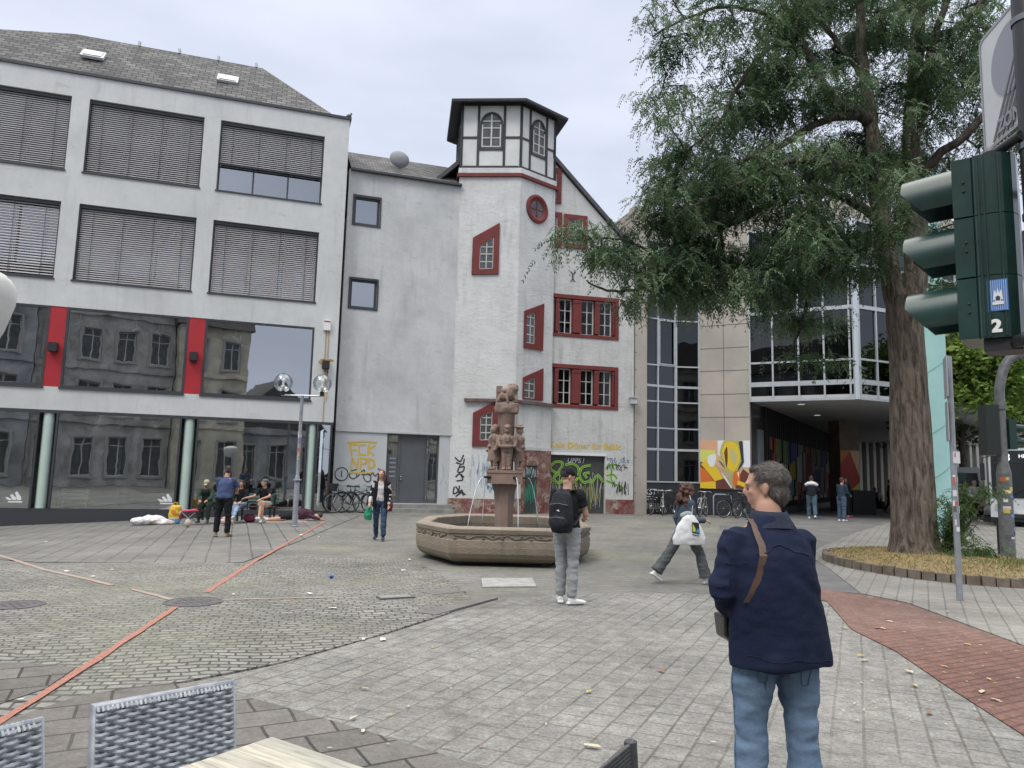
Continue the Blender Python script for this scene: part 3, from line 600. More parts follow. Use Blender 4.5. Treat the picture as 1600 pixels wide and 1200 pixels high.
def scribble(s, z, wd, h, n, seed, k=5):
    r = random.Random(seed); out = []; x = s
    for i in range(n):
        cx = s+wd*(i+.5)/n; out.append([(cx+r.uniform(-.6, .6)*wd/n, z+r.uniform(0, 1)*h) for _ in range(r.randint(3, k))])
    return out
m_ypaint = mat('yellow_spray', (.55, .38, .03), .8, (.60, .46, .14), 9, .6)
m_bpaint = mat('black_spray', (.03, .03, .035), .8)
m_gpaint = mat('green_spray', (.33, .62, .08), .8, (.2, .42, .06), 5, .8)
m_wpaint = mat('white_spray', (.7, .7, .7), .8)
m_ppaint = mat('faint_spray', (.36, .43, .46), .8)
m_bluep = mat('blue_spray', (.09, .16, .25), .8)
# on the grey wall: F C K / N P D
fk = [[(.78, 2.62), (.52, 2.6), (.6, 2.18)], [(.55, 2.4), (.76, 2.42)], [(1.08, 2.62), (.86, 2.6), (.86, 2.26), (1.1, 2.26)], [(1.2, 2.63), (1.2, 2.24)], [(1.44, 2.62), (1.2, 2.42), (1.42, 2.24)],
      [(.6, 1.7), (.62, 2.12), (.82, 1.72), (.84, 2.12)], [(.94, 1.7), (.94, 2.13), (1.16, 2.1), (1.14, 1.93), (.95, 1.9)], [(1.26, 1.72), (1.25, 2.12), (1.44, 2.05), (1.46, 1.84), (1.26, 1.72)], [(.44, 2.68), (.95, 2.75), (1.5, 2.74)], [(.58, 1.58), (1.0, 1.55), (1.46, 1.57)]]
strokes(BF, fk, .065, m_ypaint, bB, smooth=False, d=.005)
bt = [[(.02+.24*cos(a*.63)+.24, 1.5+.24*sin(a*.63)) for a in range(11)], [(.26, 1.62), (.26, 1.4)], [(.8, 1.68), (.6, 1.62), (.56, 1.42), (.7, 1.34), (.82, 1.42), (.8, 1.5)], [(.85, 1.42), (1.0, 1.62), (1.1, 1.66), (1.08, 1.4), (1.2, 1.24), (1.34, 1.3), (1.3, 1.5), (1.0, 1.5)], [(1.2, 1.58), (1.32, 1.48), (1.4, 1.58), (1.5, 1.46), (1.62, 1.56), (1.72, 1.42)], [(1.6, 1.74), (1.78, 1.62), (1.7, 1.4), (1.82, 1.2), (1.7, 1.0)]]
strokes(BF, bt, .035, m_bpaint, bB, d=.008)
strokes(BF, scribble(.2, .6, 1.2, .5, 7, 5), .02, m_ppaint, bB, d=.004); text(BF, .15, .85, 'TOUR', .26, m_ppaint, bB, wsc=1.3, name='graffiti')
# ================================================================ THE WHITE TOWER AND ITS HOUSE
TP = (-2.45, 29.25); TA = 93.5; SD = 2.52
T = [Fr(TP, TA)]
v0 = T[0](.08, 0, 0); T1o = T[0](2.6, 0, 0)
F0 = T[0]; F2 = Fr((T1o.x, T1o.y), TA-45)
v2_ = F2(2.0, 0, 0); bb = R(-14); v3_ = (v2_.x+2.6*sin(bb), v2_.y+2.6*cos(bb)); bb = R(-8); v5_ = (v0.x+3.2*sin(bb), v0.y+3.2*cos(bb)); v4_ = (v5_[0]+1.6, v5_[1]+1.4)
oct_ = [(v0.x, v0.y), (T1o.x, T1o.y), (v2_.x, v2_.y), v3_, v4_, v5_]; NO = len(oct_)
cx = sum(p[0] for p in oct_)/NO; cy = sum(p[1] for p in oct_)/NO
def offp(d):
    out = []
    for i in range(NO):
        p, q, r = Vector(oct_[i-1]), Vector(oct_[i]), Vector(oct_[(i+1) % NO]); e1 = (q-p).normalized(); e2 = (r-q).normalized(); n1 = Vector((e1.y, -e1.x)); n2 = Vector((e2.y, -e2.x)); b = (n1+n2).normalized(); out.append(tuple(q+b*(d/b.dot(n1))))
    return out
faces = []
for i in range(NO):
    p, q = oct_[i], oct_[(i+1) % NO]; faces.append((Fr(p, math.degrees(atan2(q[0]-p[0], q[1]-p[1]))), hypot(q[0]-p[0], q[1]-p[1])))
m_white = weathered('old_white_plaster', (.62, .63, .62), (.44, .445, .435), (.27, .27, .26), dsc=.8, ssc=2.2, bump=.6, bsc=4, amt=.6, samt=.65)
m_white2 = weathered('stained_white_plaster', (.56, .565, .55), (.38, .385, .37), (.20, .20, .19), dsc=.9, ssc=2.4, bump=.55, bsc=5, amt=.6, samt=.75)
m_peel = weathered('peeling_red_plinth', (.16, .03, .028), (.30, .24, .20), (.12, .03, .03), dsc=2.4, bump=.8, bsc=8, amt=.9, patch=(.33, .29, .24), pamt=.95)
m_rstone = mat('red_stone', (.175, .026, .024), .75, (.125, .022, .022), 2.5, 1, .3, 25)
m_timber = mat('black_timber', (.022, .024, .026), .65, (.04, .04, .042), 5, 1, .3, 20)
m_cas = mat('casement_white', (.62, .61, .57), .6, (.42, .41, .38), 7, .7)
m_gl2 = glassmat('old_glass', tint=(.2, .23, .23), refl=.0, rough=.03, clear=.7)
bT = thing('stair_tower', 'white octagonal stair tower with a half timbered lantern and black roof', 'tower')
MB().extr(oct_, -.3, 13.95).obj('wall', m_white, bT)
pl = MB(); pl.box(F0, .07, 2.62, -.0, .035, -.2, .68); pl.box(F2, -.0, .42, 0, .035, -.2, .72); pl.obj('plinth', m_peel, bT)
mb = MB(); mb.box(F0, .02, 1.5, .003, .005, .68, .74)
# ring cornice and lantern
def octz(d, z0, z1, m, name, parent): return MB().extr(offp(d), z0, z1).obj(name, m, parent)
octz(.10, 13.72, 13.86, m_rstone, 'cornice', bT); octz(.04, 13.86, 14.1, m_white, 'band', bT)
ln = octz(-.06, 14.1, 16.95, mat('lantern_infill', (.66, .67, .65), .85, (.56, .57, .56), 1.5, 1, .2, 15), 'lantern', bT)
tim = MB(); win = []
for fi, (f, W) in enumerate(faces):
    def LF(s_, d, z, f=f): return f(s_, d-.06, z)
    c0 = W/2; hwn = .49 if W > 2.2 else .43; po = [c0-hwn-.10, c0+hwn]
    for a, b in ((-.02, .08), (W-.08, W+.02)): tim.box(LF, a, b, 0, .035, 14.1, 16.95)
    for a in po: tim.box(LF, a, a+.10, 0, .03, 14.22, 16.85)
    tim.box(LF, .1, W-.1, 0, .038, 14.08, 14.22); tim.box(LF, .1, W-.1, 0, .038, 16.83, 16.97)
    tim.box(LF, .08, po[0], 0, .028, 15.40, 15.49); tim.box(LF, po[1]+.10, W-.08, 0, .028, 15.40, 15.49); tim.box(LF, po[0]+.10, po[1], 0, .034, 14.89, 14.98)
    n = 10; k = hwn; arc = lambda r, h, zb: [(c0-r, zb), (c0-r, 15.95)]+[(c0-r*cos(pi*i/n), 15.95+h*sin(pi*i/n)) for i in range(1, n)]+[(c0+r, 15.95), (c0+r, zb)]
    o1 = arc(k, .6, 14.98); i1 = arc(k-.09, .5, 15.02)
    for i in range(len(o1)-1):
        tim.quad(LF(o1[i][0], .05, o1[i][1]), LF(o1[i+1][0], .05, o1[i+1][1]), LF(i1[i+1][0], .05, i1[i+1][1]), LF(i1[i][0], .05, i1[i][1]))
        tim.quad(LF(i1[i][0], .05, i1[i][1]), LF(i1[i+1][0], .05, i1[i+1][1]), LF(i1[i+1][0], .005, i1[i+1][1]), LF(i1[i][0], .005, i1[i][1]))
        tim.quad(LF(o1[i][0], .05, o1[i][1]), LF(o1[i+1][0], .05, o1[i+1][1]), LF(o1[i+1][0], 0, o1[i+1][1]), LF(o1[i][0], 0, o1[i][1]))
    if fi in (0, 1): win.append((LF, i1, c0, k-.09))
tim.obj('timber', m_timber, ln)
m_gdark = mat('old_pane_dark', (.05, .058, .06), .2, (.11, .12, .125), 3, 1, spec=.5)
for LF, i1, c0, k in win:
    g_ = MB().quad(*[LF(a, .012, b) for a, b in i1]).obj('window', m_gdark, ln)
    mb = MB()
    for x in (-k+.02, 0, k-.02): mb.box(LF, c0+x-.03, c0+x+.03, .014, .045, 15.02, 16.0 if x else 16.44)
    for z in (15.05, 15.42, 15.85, 16.15): mb.box(LF, c0-k*(1 if z < 16 else .9), c0+k*(1 if z < 16 else .9), .014, .04, z-.02, z+.02)
    mb.obj('glazing_bars', m_cas, g_)
mb = MB(); E8 = lambda d, z: [(*p, z) for p in (offp(d) if d > -5 else [(cx, cy)]*NO)]
for (s1, z1), (s2, z2) in (((-.1, 16.98), (.43, 16.80)), ((.43, 16.80), (.45, 16.90)), ((.45, 16.90), (-9, 17.7))):
    a, b = E8(s1, z1), E8(s2, z2)
    for i in range(NO): mb.quad(a[i], a[(i+1) % NO], b[(i+1) % NO], b[i])
mb.obj('roof', mat('black_slate_roof', (.03, .032, .035), .6, (.05, .05, .055), 3, 1, .3), bT)
def stone(F, outer, inner, parent, nx=2, nz=3, name='window', dd=.07, gl=None, bars=True):
    """dressed red stone surround of any four-cornered shape, with glass and glazing bars inside it"""
    mb = MB(); n = len(outer)
    for i in range(n):
        a, b, c, e = outer[i], outer[(i+1) % n], inner[(i+1) % n], inner[i]
        mb.quad(F(a[0], dd, a[1]), F(b[0], dd, b[1]), F(c[0], dd, c[1]), F(e[0], dd, e[1]))
        mb.quad(F(a[0], 0, a[1]), F(b[0], 0, b[1]), F(b[0], dd, b[1]), F(a[0], dd, a[1])); mb.quad(F(e[0], dd, e[1]), F(c[0], dd, c[1]), F(c[0], .004, c[1]), F(e[0], .004, e[1]))
    o = mb.obj(name, m_rstone, parent); g_ = MB().quad(*[F(a, .008, b) for a, b in inner]).obj('pane', gl or m_gdark, o)
    if bars:
        mb = MB(); x0, x1 = inner[0][0], inner[1][0]; lerp = lambda p, q, t: (p[0]+(q[0]-p[0])*t, p[1]+(q[1]-p[1])*t)
        A_, B_, C_, D_ = inner      # tl, tr, br, bl
        def bar(p, q, w=.018): 
            t = Vector((q[0]-p[0], q[1]-p[1])).normalized()*w; m_ = (-t.y, t.x); mb.prism(F, [(p[0]+m_[0], p[1]+m_[1]), (q[0]+m_[0], q[1]+m_[1]), (q[0]-m_[0], q[1]-m_[1]), (p[0]-m_[0], p[1]-m_[1])], .01, .03)
        for i in range(1, nx): bar(lerp(A_, B_, i/nx), lerp(D_, C_, i/nx))
        zb = min(C_[1], D_[1]); zt = min(A_[1], B_[1])
        for i in range(1, nz+1):
            z = zb+(zt-zb)*i/nz+(0 if i < nz else -.02); bar((x0, z), (x1, z))
        for p, q in ((A_, B_), (B_, C_), (C_, D_), (D_, A_)): bar(p, q, .03)
        mb.obj('glazing_bars', m_cas, o)
    return o
stone(F0, [(.72, 11.13), (1.79, 11.76), (1.80, 9.63), (.71, 9.61)], [(1.02, 10.78), (1.57, 11.2), (1.57, 9.85), (1.0, 9.83)], bT)
stone(F0, [(.95, 4.02), (1.96, 4.56), (1.96, 2.74), (.95, 2.70)], [(1.24, 3.86), (1.72, 4.12), (1.72, 2.97), (1.24, 2.94)], bT)
stone(F2, [(.36, 8.2), (1.42, 8.68), (1.40, 6.70), (.36, 6.70)], [(.45, 8.0), (.93, 8.22), (.93, 6.92), (.45, 6.90)], bT)
stone(F2, [(.37, 5.50), (1.45, 5.98), (1.46, 4.66), (.37, 4.66)], [(.41, 5.30), (1.0, 5.55), (1.0, 4.69), (.41, 4.69)], bT, nz=2)
mb = MB(); n = 28; c_ = (.93, 12.6)
for i in range(n):
    a, b = 2*pi*i/n, 2*pi*(i+1)/n; p = lambda r, t, d: F2(c_[0]+r*cos(t), d, c_[1]+r*sin(t))
    mb.quad(p(.6, a, .07), p(.6, b, .07), p(.5, b, .09), p(.5, a, .09)); mb.quad(p(.5, a, .09), p(.5, b, .09), p(.34, b, .006), p(.34, a, .006)); mb.quad(p(.6, a, 0), p(.6, b, 0), p(.6, b, .07), p(.6, a, .07))
ow = mb.obj('round_window', m_rstone, bT)
MB().quad(*[F2(c_[0]+.34*cos(2*pi*i/n), .008, c_[1]+.34*sin(2*pi*i/n)) for i in range(n)]).obj('pane', m_gdark, ow)
mb = MB(); mb.box(F2, .9, .95, .01, .03, 12.28, 12.92); mb.box(F2, .6, 1.26, .01, .03, 12.57, 12.6); mb.obj('glazing_bars', m_rstone, ow)
mb = MB(); mb.box(F0, .6, 2.62, 0, .16, 4.46, 4.58); mb.box(F2, -.05, 2.05, 0, .15, 4.44, 4.56)
mb.obj('gutter', mat('dark_red_gutter', (.10, .03, .03), .7, (.16, .13, .12), 4, 1), bT)
mb = MB(); mb.box(F2, .02, .1, .0, .05, .7, 4.44); mb.obj('downpipe_scar', mat('scar', (.33, .33, .31), .9), bT)
# the old doorway of the tower
mb = MB(); mb.box(F2, .42, 2.0, 0, .06, 2.62, 2.74); mb.obj('ledge', m_white2, bT)
mb = MB(); mb.box(F2, .42, .56, 0, .05, -.1, 2.62); mb.box(F2, 1.22, 1.98, 0, .05, -.1, 2.62); mb.box(F2, .56, 1.22, 0, .05, 2.02, 2.62); dj = mb.obj('door_surround', m_peel, bT)
dd_ = MB().box(F2, .56, 1.22, 0, .02, -.1, 2.02).obj('door', mat('door_black', (.03, .035, .035), .6, (.05, .08, .07), 3, 1), bT)
strokes(F2, scribble(.6, .5, .58, .9, 9, 31), .035, mat('teal_spray', (.03, .22, .14), .8), dd_, d=.026)
strokes(F2, scribble(.6, 1.55, .58, .4, 7, 33), .025, m_ppaint, dd_, d=.03); strokes(F2, scribble(.62, 2.1, .62, .4, 7, 37), .022, mat('pink_spray', (.42, .28, .28), .8), dj, d=.053)
# tags on the tower
strokes(F0, [[(.3, 2.25), (.5, 2.1), (.62, 2.35)], [(.35, 2.05), (.6, 2.0), (.66, 2.2)], [(.5, 1.95), (.42, 1.7), (.62, 1.72), (.66, 1.9), (.5, 1.88)], [(.35, 1.5), (.5, 1.62), (.62, 1.4), (.4, 1.35)], [(.56, 1.6), (.66, 1.5)], [(.3, 1.1), (.28, .85), (.46, .95), (.36, 1.12)], [(.5, 1.15), (.5, .85), (.6, 1.0), (.66, .8)], [(.38, .75), (.6, .9), (.74, .82)]], .055, m_bpaint, bT, d=.006)
strokes(F0, scribble(.85, 1.0, .9, 1.4, 14, 12), .016, m_ppaint, bT, d=.004); strokes(F0, scribble(1.0, 1.6, .8, .5, 6, 52), .012, m_bluep, bT, d=.02); strokes(F0, scribble(2.05, .9, .5, 1.6, 6, 53), .02, m_bpaint, bT, d=.03)
strokes(BF, scribble(4.0, .8, .3, 1.2, 3, 54), .02, m_ppaint, bB, d=.004); strokes(F0, scribble(1.35, 1.0, 1.0, .5, 5, 15), .04, m_bluep, bT, d=.006)
strokes(F0, [[(1.7, .95), (1.85, 1.2), (1.95, .9)], [(2.0, 1.1), (2.1, .8), (2.25, 1.1)]], .05, mat('teal_spray', (.03, .22, .14)), bT, d=.008)
MB().box(F0, 1.0, 2.3, .001, .003, .95, 2.35).obj('painted_patch', mat('pale_blue_patch', (.52, .57, .60), .85, (.6, .62, .62), 3, 1), bT)
# ---- the gabled house behind the tower
CF = Fr((1.46, 30.51), 76)
bC = thing('gabled_house', 'old white gabled house with dark red stone windows and graffiti on its garage door', 'house')
gar = (.06, 2.58, -.2, 2.5)
rows = [(-.02, 3.13, 7.45, 9.26), (-.02, 3.13, 4.46, 6.28)]
mb = MB(); mb.wall(CF, -1.4, 3.85, -.3, 11.2, 0, -.5, [gar]+rows)
mb.prism(CF, [(-1.4, 11.2), (3.85, 11.2), (3.85, 11.3), (-.02, 15.15), (-1.4, 16.5)], 0, -.5); mb.box(CF, 3.6, 3.85, -9, -.5, -.3, 11.2)
mb.obj('wall', m_white2, bC)
mb = MB(); mb.box(CF, 2.62, 3.87, 0, .04, -.2, .72); mb.obj('plinth', m_peel, bC)
mb = MB()
def rf(s_, d, z): return CF(s_, d, z)
sl_ = (15.2-11.3)/(3.87+.0); zr_ = lambda s_: 15.2-s_*1.0
for d0, d1, t in ((.14, .0, .16), (0, -9, .16)):
    mb.prism(CF, [(-1.6, zr_(-1.6)), (4.15, zr_(4.15)), (4.15, zr_(4.15)+.22), (-1.6, zr_(-1.6)+.22)], d0, d1)
mb.prism(CF, [(-1.6, zr_(-1.6)+.22), (-1.6, zr_(-1.6)), (-7.4, zr_(-1.6)-5.8), (-7.4, zr_(-1.6)-5.58)], .1, -9)
mb.obj('roof', mat('dark_slate', (.05, .052, .055), .7, (.085, .085, .09), 3, 1, .3, 12), bC)
MB().box(CF, -6.5, -1.41, -9, -8.8, 0, 11).obj('rear_wall', m_white2, bC)
def light(F, a, b, z0, z1, parent, d=-.22, nz=3):
    mb = MB(); mb.frame(F, a, b, z0, z1, .055, d, d+.05); mb.box(F, (a+b)/2-.02, (a+b)/2+.02, d, d+.045, z0+.05, z1-.05)
    for i in range(1, nz): z = z0+(z1-z0)*i/nz; mb.box(F, a+.05, b-.05, d+.002, d+.04, z-.015, z+.015)
    o = mb.obj('casement', m_cas, parent); MB().quad(F(a+.01, d+.02, z0), F(b-.01, d+.02, z0), F(b-.01, d+.02, z1), F(a+.01, d+.02, z1)).obj('pane', m_gl2, o); return o
for r_i, (a, b, z0, z1) in enumerate(rows):
    mb = MB(); mb.frame(CF, a, b, z0, z1, .16, -.3, .035, .14)
    lights = [(.03, .3), (.48, 1.06), (1.46, 2.05), (2.28, 2.86)]
    for p, q in ((.3, .48), (1.06, 1.46), (2.05, 2.28), (2.86, 2.95)):
        mb.box(CF, p+.012, q-.012, -.3, .03, z0+.2, z1-.2)
        mb.box(CF, p+.0, q-.0, -.25, .045, z1-.34, z1-.26)
    o = mb.obj('window', m_rstone, bC); mb = MB()
    mb.box(CF, a-.05, b+.05, .03, .1, z0-.02, z0+.05) if False else None
    for p, q in lights: light(CF, p, q, z0+.14, z1-.16, o)
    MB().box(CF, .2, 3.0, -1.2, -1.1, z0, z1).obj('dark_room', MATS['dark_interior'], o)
for (a, b, z0, z1) in ((-.35, .45, 13.2, 14.76), (-.35, .5, 11.25, 12.8), (.6, 1.65, 11.3, 12.77)):
    stone(CF, [(a, z1), (b, z1), (b, z0), (a, z0)], [(a+.2, z1-.2), (b-.2, z1-.2), (b-.2, z0+.2), (a+.2, z0+.2)], bC)
gd = MB().box(CF, gar[0], gar[1], -.25, -.12, gar[2], gar[3]).obj('garage_door', mat('door_graffiti_black', (.035, .038, .035), .6, (.06, .06, .06), 2, 1), bC)
mb = MB(); mb.box(CF, gar[0]-.06, gar[0], 0, .03, .1, 2.62); mb.box(CF, gar[0]-.06, gar[1]+.04, 0, .03, 2.5, 2.6); mb.obj('door_trim', m_wpaint, bC)
DF = Fr((CF(0, -.12, 0).x, CF(0, -.12, 0).y), 76)
yg = mat('yellow_green_spray', (.16, .17, .03), .8)
strokes(DF, scribble(.12, .3, 2.4, 1.1, 20, 8, 6), .05, yg, gd, d=.002)
strokes(DF, scribble(.12, .25, 2.4, 1.6, 16, 9, 6), .016, mat('grey_spray', (.4, .4, .38), .8), gd, d=.014)
gp = [[(.2, 1.35), (.55, 1.75), (.75, 2.15), (.45, 2.2), (.22, 1.95), (.5, 1.75), (.78, 1.6), (.62, 1.35), (.35, 1.5)], [(.9, 2.1), (1.2, 2.15), (1.45, 1.95), (1.4, 1.55), (1.1, 1.35), (.9, 1.5)], [(1.1, 1.95), (1.25, 1.8), (1.15, 1.6)], [(1.95, 2.1), (1.6, 2.0), (1.5, 1.65), (1.7, 1.4), (2.0, 1.5)], [(1.9, 1.8), (1.7, 1.75), (1.8, 1.6)], [(2.05, 1.4), (2.3, 1.7), (2.52, 1.45)]]
strokes(DF, gp, .10, m_gpaint, gd, d=.03); strokes(DF, gp, .022, m_bpaint, gd, d=.038)
text(DF, .95, 2.2, 'UPPS !', .2, m_wpaint, gd, d=.012, name='graffiti', shear=.2)
gp2 = [[(2.62, 2.0), (2.85, 2.15), (3.2, 2.15)], [(2.9, 2.1), (2.85, 1.6), (3.0, 1.35)], [(2.65, 1.7), (2.95, 1.75), (3.1, 1.6)], [(2.65, 1.5), (2.9, 1.4), (3.2, 1.3), (3.4, 1.2)]]
strokes(CF, gp2, .085, m_gpaint, bC, d=.004); strokes(CF, gp2, .02, m_bpaint, bC, d=.012)
strokes(CF, scribble(2.65, 2.2, 1.0, .3, 8, 21), .025, m_bluep, bC, d=.006); strokes(CF, scribble(2.9, .9, .75, .6, 9, 22), .03, m_bpaint, bC, d=.006); strokes(CF, scribble(2.66, 1.9, .95, .3, 6, 24), .025, m_bpaint, bC, d=.016)
text(CF, .14, 2.78, 'Kein Döner für Babic', .27, m_ypaint, bC, d=.005, name='graffiti', wsc=1.0, off=.008)
mb = MB()   # iron wall anchors
for s_ in (.95, 1.12): mb.tube([CF(s_+(.14 if s_ > 1 else -.14)*(1-cos(a*.35-.2))*.0+(.13*cos(pi/2+(1 if s_ < 1 else -1)*(a/8*pi)-0)*1 if 0 else (.1*(sin(a/8*pi))*(1 if s_ < 1 else -1))), .02, 9.85+a/8*.42) for a in range(9)], .018, 6)
mb.obj('wall_anchor', m_blk, bC)
wl = MB(); p = CF(3.8, 0, 4.95); wl.box(lambda a, b, c: CF(3.78+a, b, 4.75+c), -.1, .12, .0, .25, 0, .25); wl.box(lambda a, b, c: CF(3.78+a, b, 4.75+c), -.14, .16, .0, .3, .25, .3); wl.obj('wall_lamp', m_zinc, bC)
# ================================================================ OFFICE BUILDING WITH ARCADE
bO = thing('office_building', 'modern office building of pale stone slabs and mirror glass, jutting out over an arcade', 'building')
OP = [(5.25, 31.5), (5.51, 31.62), (7.19, 32.36), (8.26, 32.42), (10.14, 31.47), (13.87, 29.48), (22.0, 33.1)]
fr = lambda i, a=None: Fr(OP[i], math.degrees(atan2(OP[i+1][0]-OP[i][0], OP[i+1][1]-OP[i][1])) if a is None else a)
ln_ = lambda i: hypot(OP[i+1][0]-OP[i][0], OP[i+1][1]-OP[i][1])
m_stoneS = None
def stonewall(name, c1, c2, bw, bh):
    return paving(name, c1, c2, (.10, .095, .085), bw, bh, 90, mortar=.012, bump=.15, patch=tuple(v*.85 for v in c1), speck=.06)
m_ost = mat('office_stone', (.44, .40, .345), .75, (.36, .33, .29), .7, 1, .1, 20, fine=.05, fsc=90)
m_oplinth = mat('office_plinth', (.02, .022, .03), .4, (.03, .032, .04), 2, 1)
m_alu = mat('aluminium', (.50, .53, .55), .4, (.42, .45, .47), 4, 1, metal=.3)
m_mir = glassmat('mirror_glass', tint=(.2, .23, .25), refl=.03, clear=.6)
m_joint = mat('stone_joint', (.10, .09, .08), .9)
def joints(F, L0, L1, z0, z1, parent, zs, ss, d=.001):
    mb = MB()
    for z in zs: mb.box(F, L0, L1, d, d+.004, z-.012, z+.012)
    for s_ in ss: mb.box(F, s_-.01, s_+.01, d, d+.0045, z0, z1)
    return mb.obj('joints', m_joint, parent)
Fp = fr(0); m_ = MB(); m_.box(Fp, 0, ln_(0), -.5, 0, .1, 13.55); pz = m_.obj('stone_pier', m_ost, bO); joints(Fp, 0, ln_(0), 1, 13.5, pz, [1.0+.75*i for i in range(17)], [])
side = Fr((4.0, 36.0), 163.5); m_ = MB(); m_.box(side, 0, 4.66, -.5, 0, 0, 13.55); sd_ = m_.obj('side_wall', m_ost, bO)
for i, splits in ((1, [.9]), (2, [])):
    F = fr(i); Lh = ln_(i); mb = MB(); trs = [1.5, 2.9, 3.8, 4.95, 5.65, 6.54, 8.59, 9.67, 10.9, 12.1]
    for z in trs: mb.box(F, 0, Lh, -.1, .02, z-(.07 if z in (2.9, 4.95+.7) else .03), z+.03)
    for s_ in [0.03]+splits+[Lh-.03]: mb.box(F, s_-.035, s_+.035, -.1, .03, 1.5, 12.1)
    if i == 1: mb.frame(F, .94, Lh-.07, 6.57, 8.56, .05, .02, .05)
    o = mb.obj('glazing_frame', m_alu, bO); MB().quad(F(0, -.04, 1.45), F(Lh, -.04, 1.45), F(Lh, -.04, 12.1), F(0, -.04, 12.1)).obj('pane', m_mir, o)
    mb = MB(); mb.box(F, 0, Lh, -.5, 0, 12.14, 13.5); o = mb.obj('parapet', m_ost, bO); joints(F, 0, Lh, 12.15, 13.5, o, [12.6, 13.05], [Lh/2])
    mb = MB(); mb.box(F, 0, Lh, -.4, -.02, -.1, 1.44); mb.obj('plinth', m_oplinth, bO)
text(fr(1), .05, .95, 'SKST', .26, m_wpaint, bO, d=.0, name='graffiti', shear=.2); strokes(fr(1), [[(.15, .82), (.5, .87), (.9, .82)], [(.3, .74), (.55, .77), (.8, .74)]], .03, m_wpaint, bO, d=.002)
MB().box(fr(1), .05, .95, -.02, .0, .35, .6).obj('vent', MATS['steel2'], bO)
Fp = fr(3); Lp = ln_(3); m_ = MB(); m_.box(Fp, 0, Lp, -.6, 0, 1.25, 13.4); pz = m_.obj('stone_pier', m_ost, bO); joints(Fp, 0, Lp, 3.33, 13.4, pz, [4.33, 5.33, 6.36, 7.36, 8.38, 9.4, 10.4, 11.45, 12.45], [1.04])
MB().box(Fp, 0, Lp, -.6, -.05, -.1, 1.25).obj('plinth', m_oplinth, bO)
# mural panel on the pier: flat painted shapes (u 0..1, v 0..1)
def mural(F, s0, s1, z0, z1, shapes, parent, d=.02, name='mural'):
    base = MB().box(F, s0, s1, .004, d, z0, z1).obj(name, mat('mural_cream', (.62, .42, .25), .6), parent)
    for i, (col, pts, cv) in enumerate(shapes):
        P = [Vector(p) for p in (curve(pts+[pts[0]], 5)[:-1] if cv else pts)]
        mb = MB(); mb.quad(*[F(s0+(s1-s0)*min(max(p.x, 0), 1), d+.002+.0015*i, z0+(z1-z0)*min(max(p.y, 0), 1)) for p in P])
        mb.obj('painted_shape', mat('mural_%02x%02x%02x' % tuple(int(c*255) for c in col), col, .6), base)
    return base
Y_, OR, WH, BR, TN, OL, DK = (.72, .50, .02), (.62, .14, .02), (.72, .73, .75), (.13, .035, .02), (.48, .34, .22), (.42, .42, .12), (.03, .03, .03)
mural(Fp, 0.0, Lp, 1.27, 3.33, [((.66, .36, .22), [(0, 1), (.38, 1), (.38, .75), (0, .78)], 0), (WH, [(.36, 1), (.36, .7), (.55, .6), (.6, 1)], 0), ((.74, .76, .8), [(.84, 1), (1, 1), (1, .45), (.85, .45)], 0),
    ((.60, .62, .14), [(0, .8), (.3, .8), (.35, .6), (.1, .5), (0, .58)], 0), (BR, [(0, .55), (.15, .5), (.32, .15), (0, .12)], 1), (OR, [(0, .45), (.12, .38), (.3, .12), (0, .1)], 0), (Y_, [(0, .12), (.3, .15), (.32, 0), (0, 0)], 0),
    (Y_, [(.02, .5), (.12, .6), (.35, .45), (.5, .22), (.3, .15), (.15, .35)], 0), (WH, [(.15, .55), (.18, .68), (.32, .7), (.3, .5), (.22, .45)], 1), (TN, [(.3, .52), (.55, .35), (.7, .3), (.62, .16), (.45, .25)], 1), (BR, [(.32, .16), (.5, .22), (.68, 0), (.32, 0)], 0),
    (OL, [(.4, .75), (.5, 1), (.75, 1), (.86, .85), (.84, .5), (.68, .3), (.5, .4)], 1), (Y_, [(.45, .8), (.55, .97), (.72, .93), (.8, .75), (.76, .5), (.64, .36), (.5, .55)], 1), (BR, [(.49, .75), (.55, .87), (.56, .6), (.53, .45)], 1), ((.5, .46, .2), [(.62, .85), (.74, .72), (.7, .5), (.6, .7)], 1),
    (DK, [(.36, .6), (.45, .52), (.5, .42), (.44, .5)], 1), ((.38, .36, .18), [(.5, .22), (.68, .3), (.72, .15), (.66, .02), (.6, .12)], 0), (DK, [(.78, .98), (.86, .99), (.88, .55), (.76, .38), (.74, .36), (.83, .58)], 0),
    (BR, [(.86, .42), (1, .3), (1, .02), (.7, .02), (.8, .3)], 0), (OR, [(.68, .35), (.78, .38), (.8, .2), (.75, .08), (.65, .12)], 1), ((.85, .6, .35), [(.74, .34), (.79, .36), (.77, .22)], 0), (Y_, [(.76, .18), (.98, .1), (.98, .0), (.74, .1)], 0), (WH, [(.42, .35), (.52, .24), (.65, .02), (.62, .02), (.5, .2)], 0)], pz)
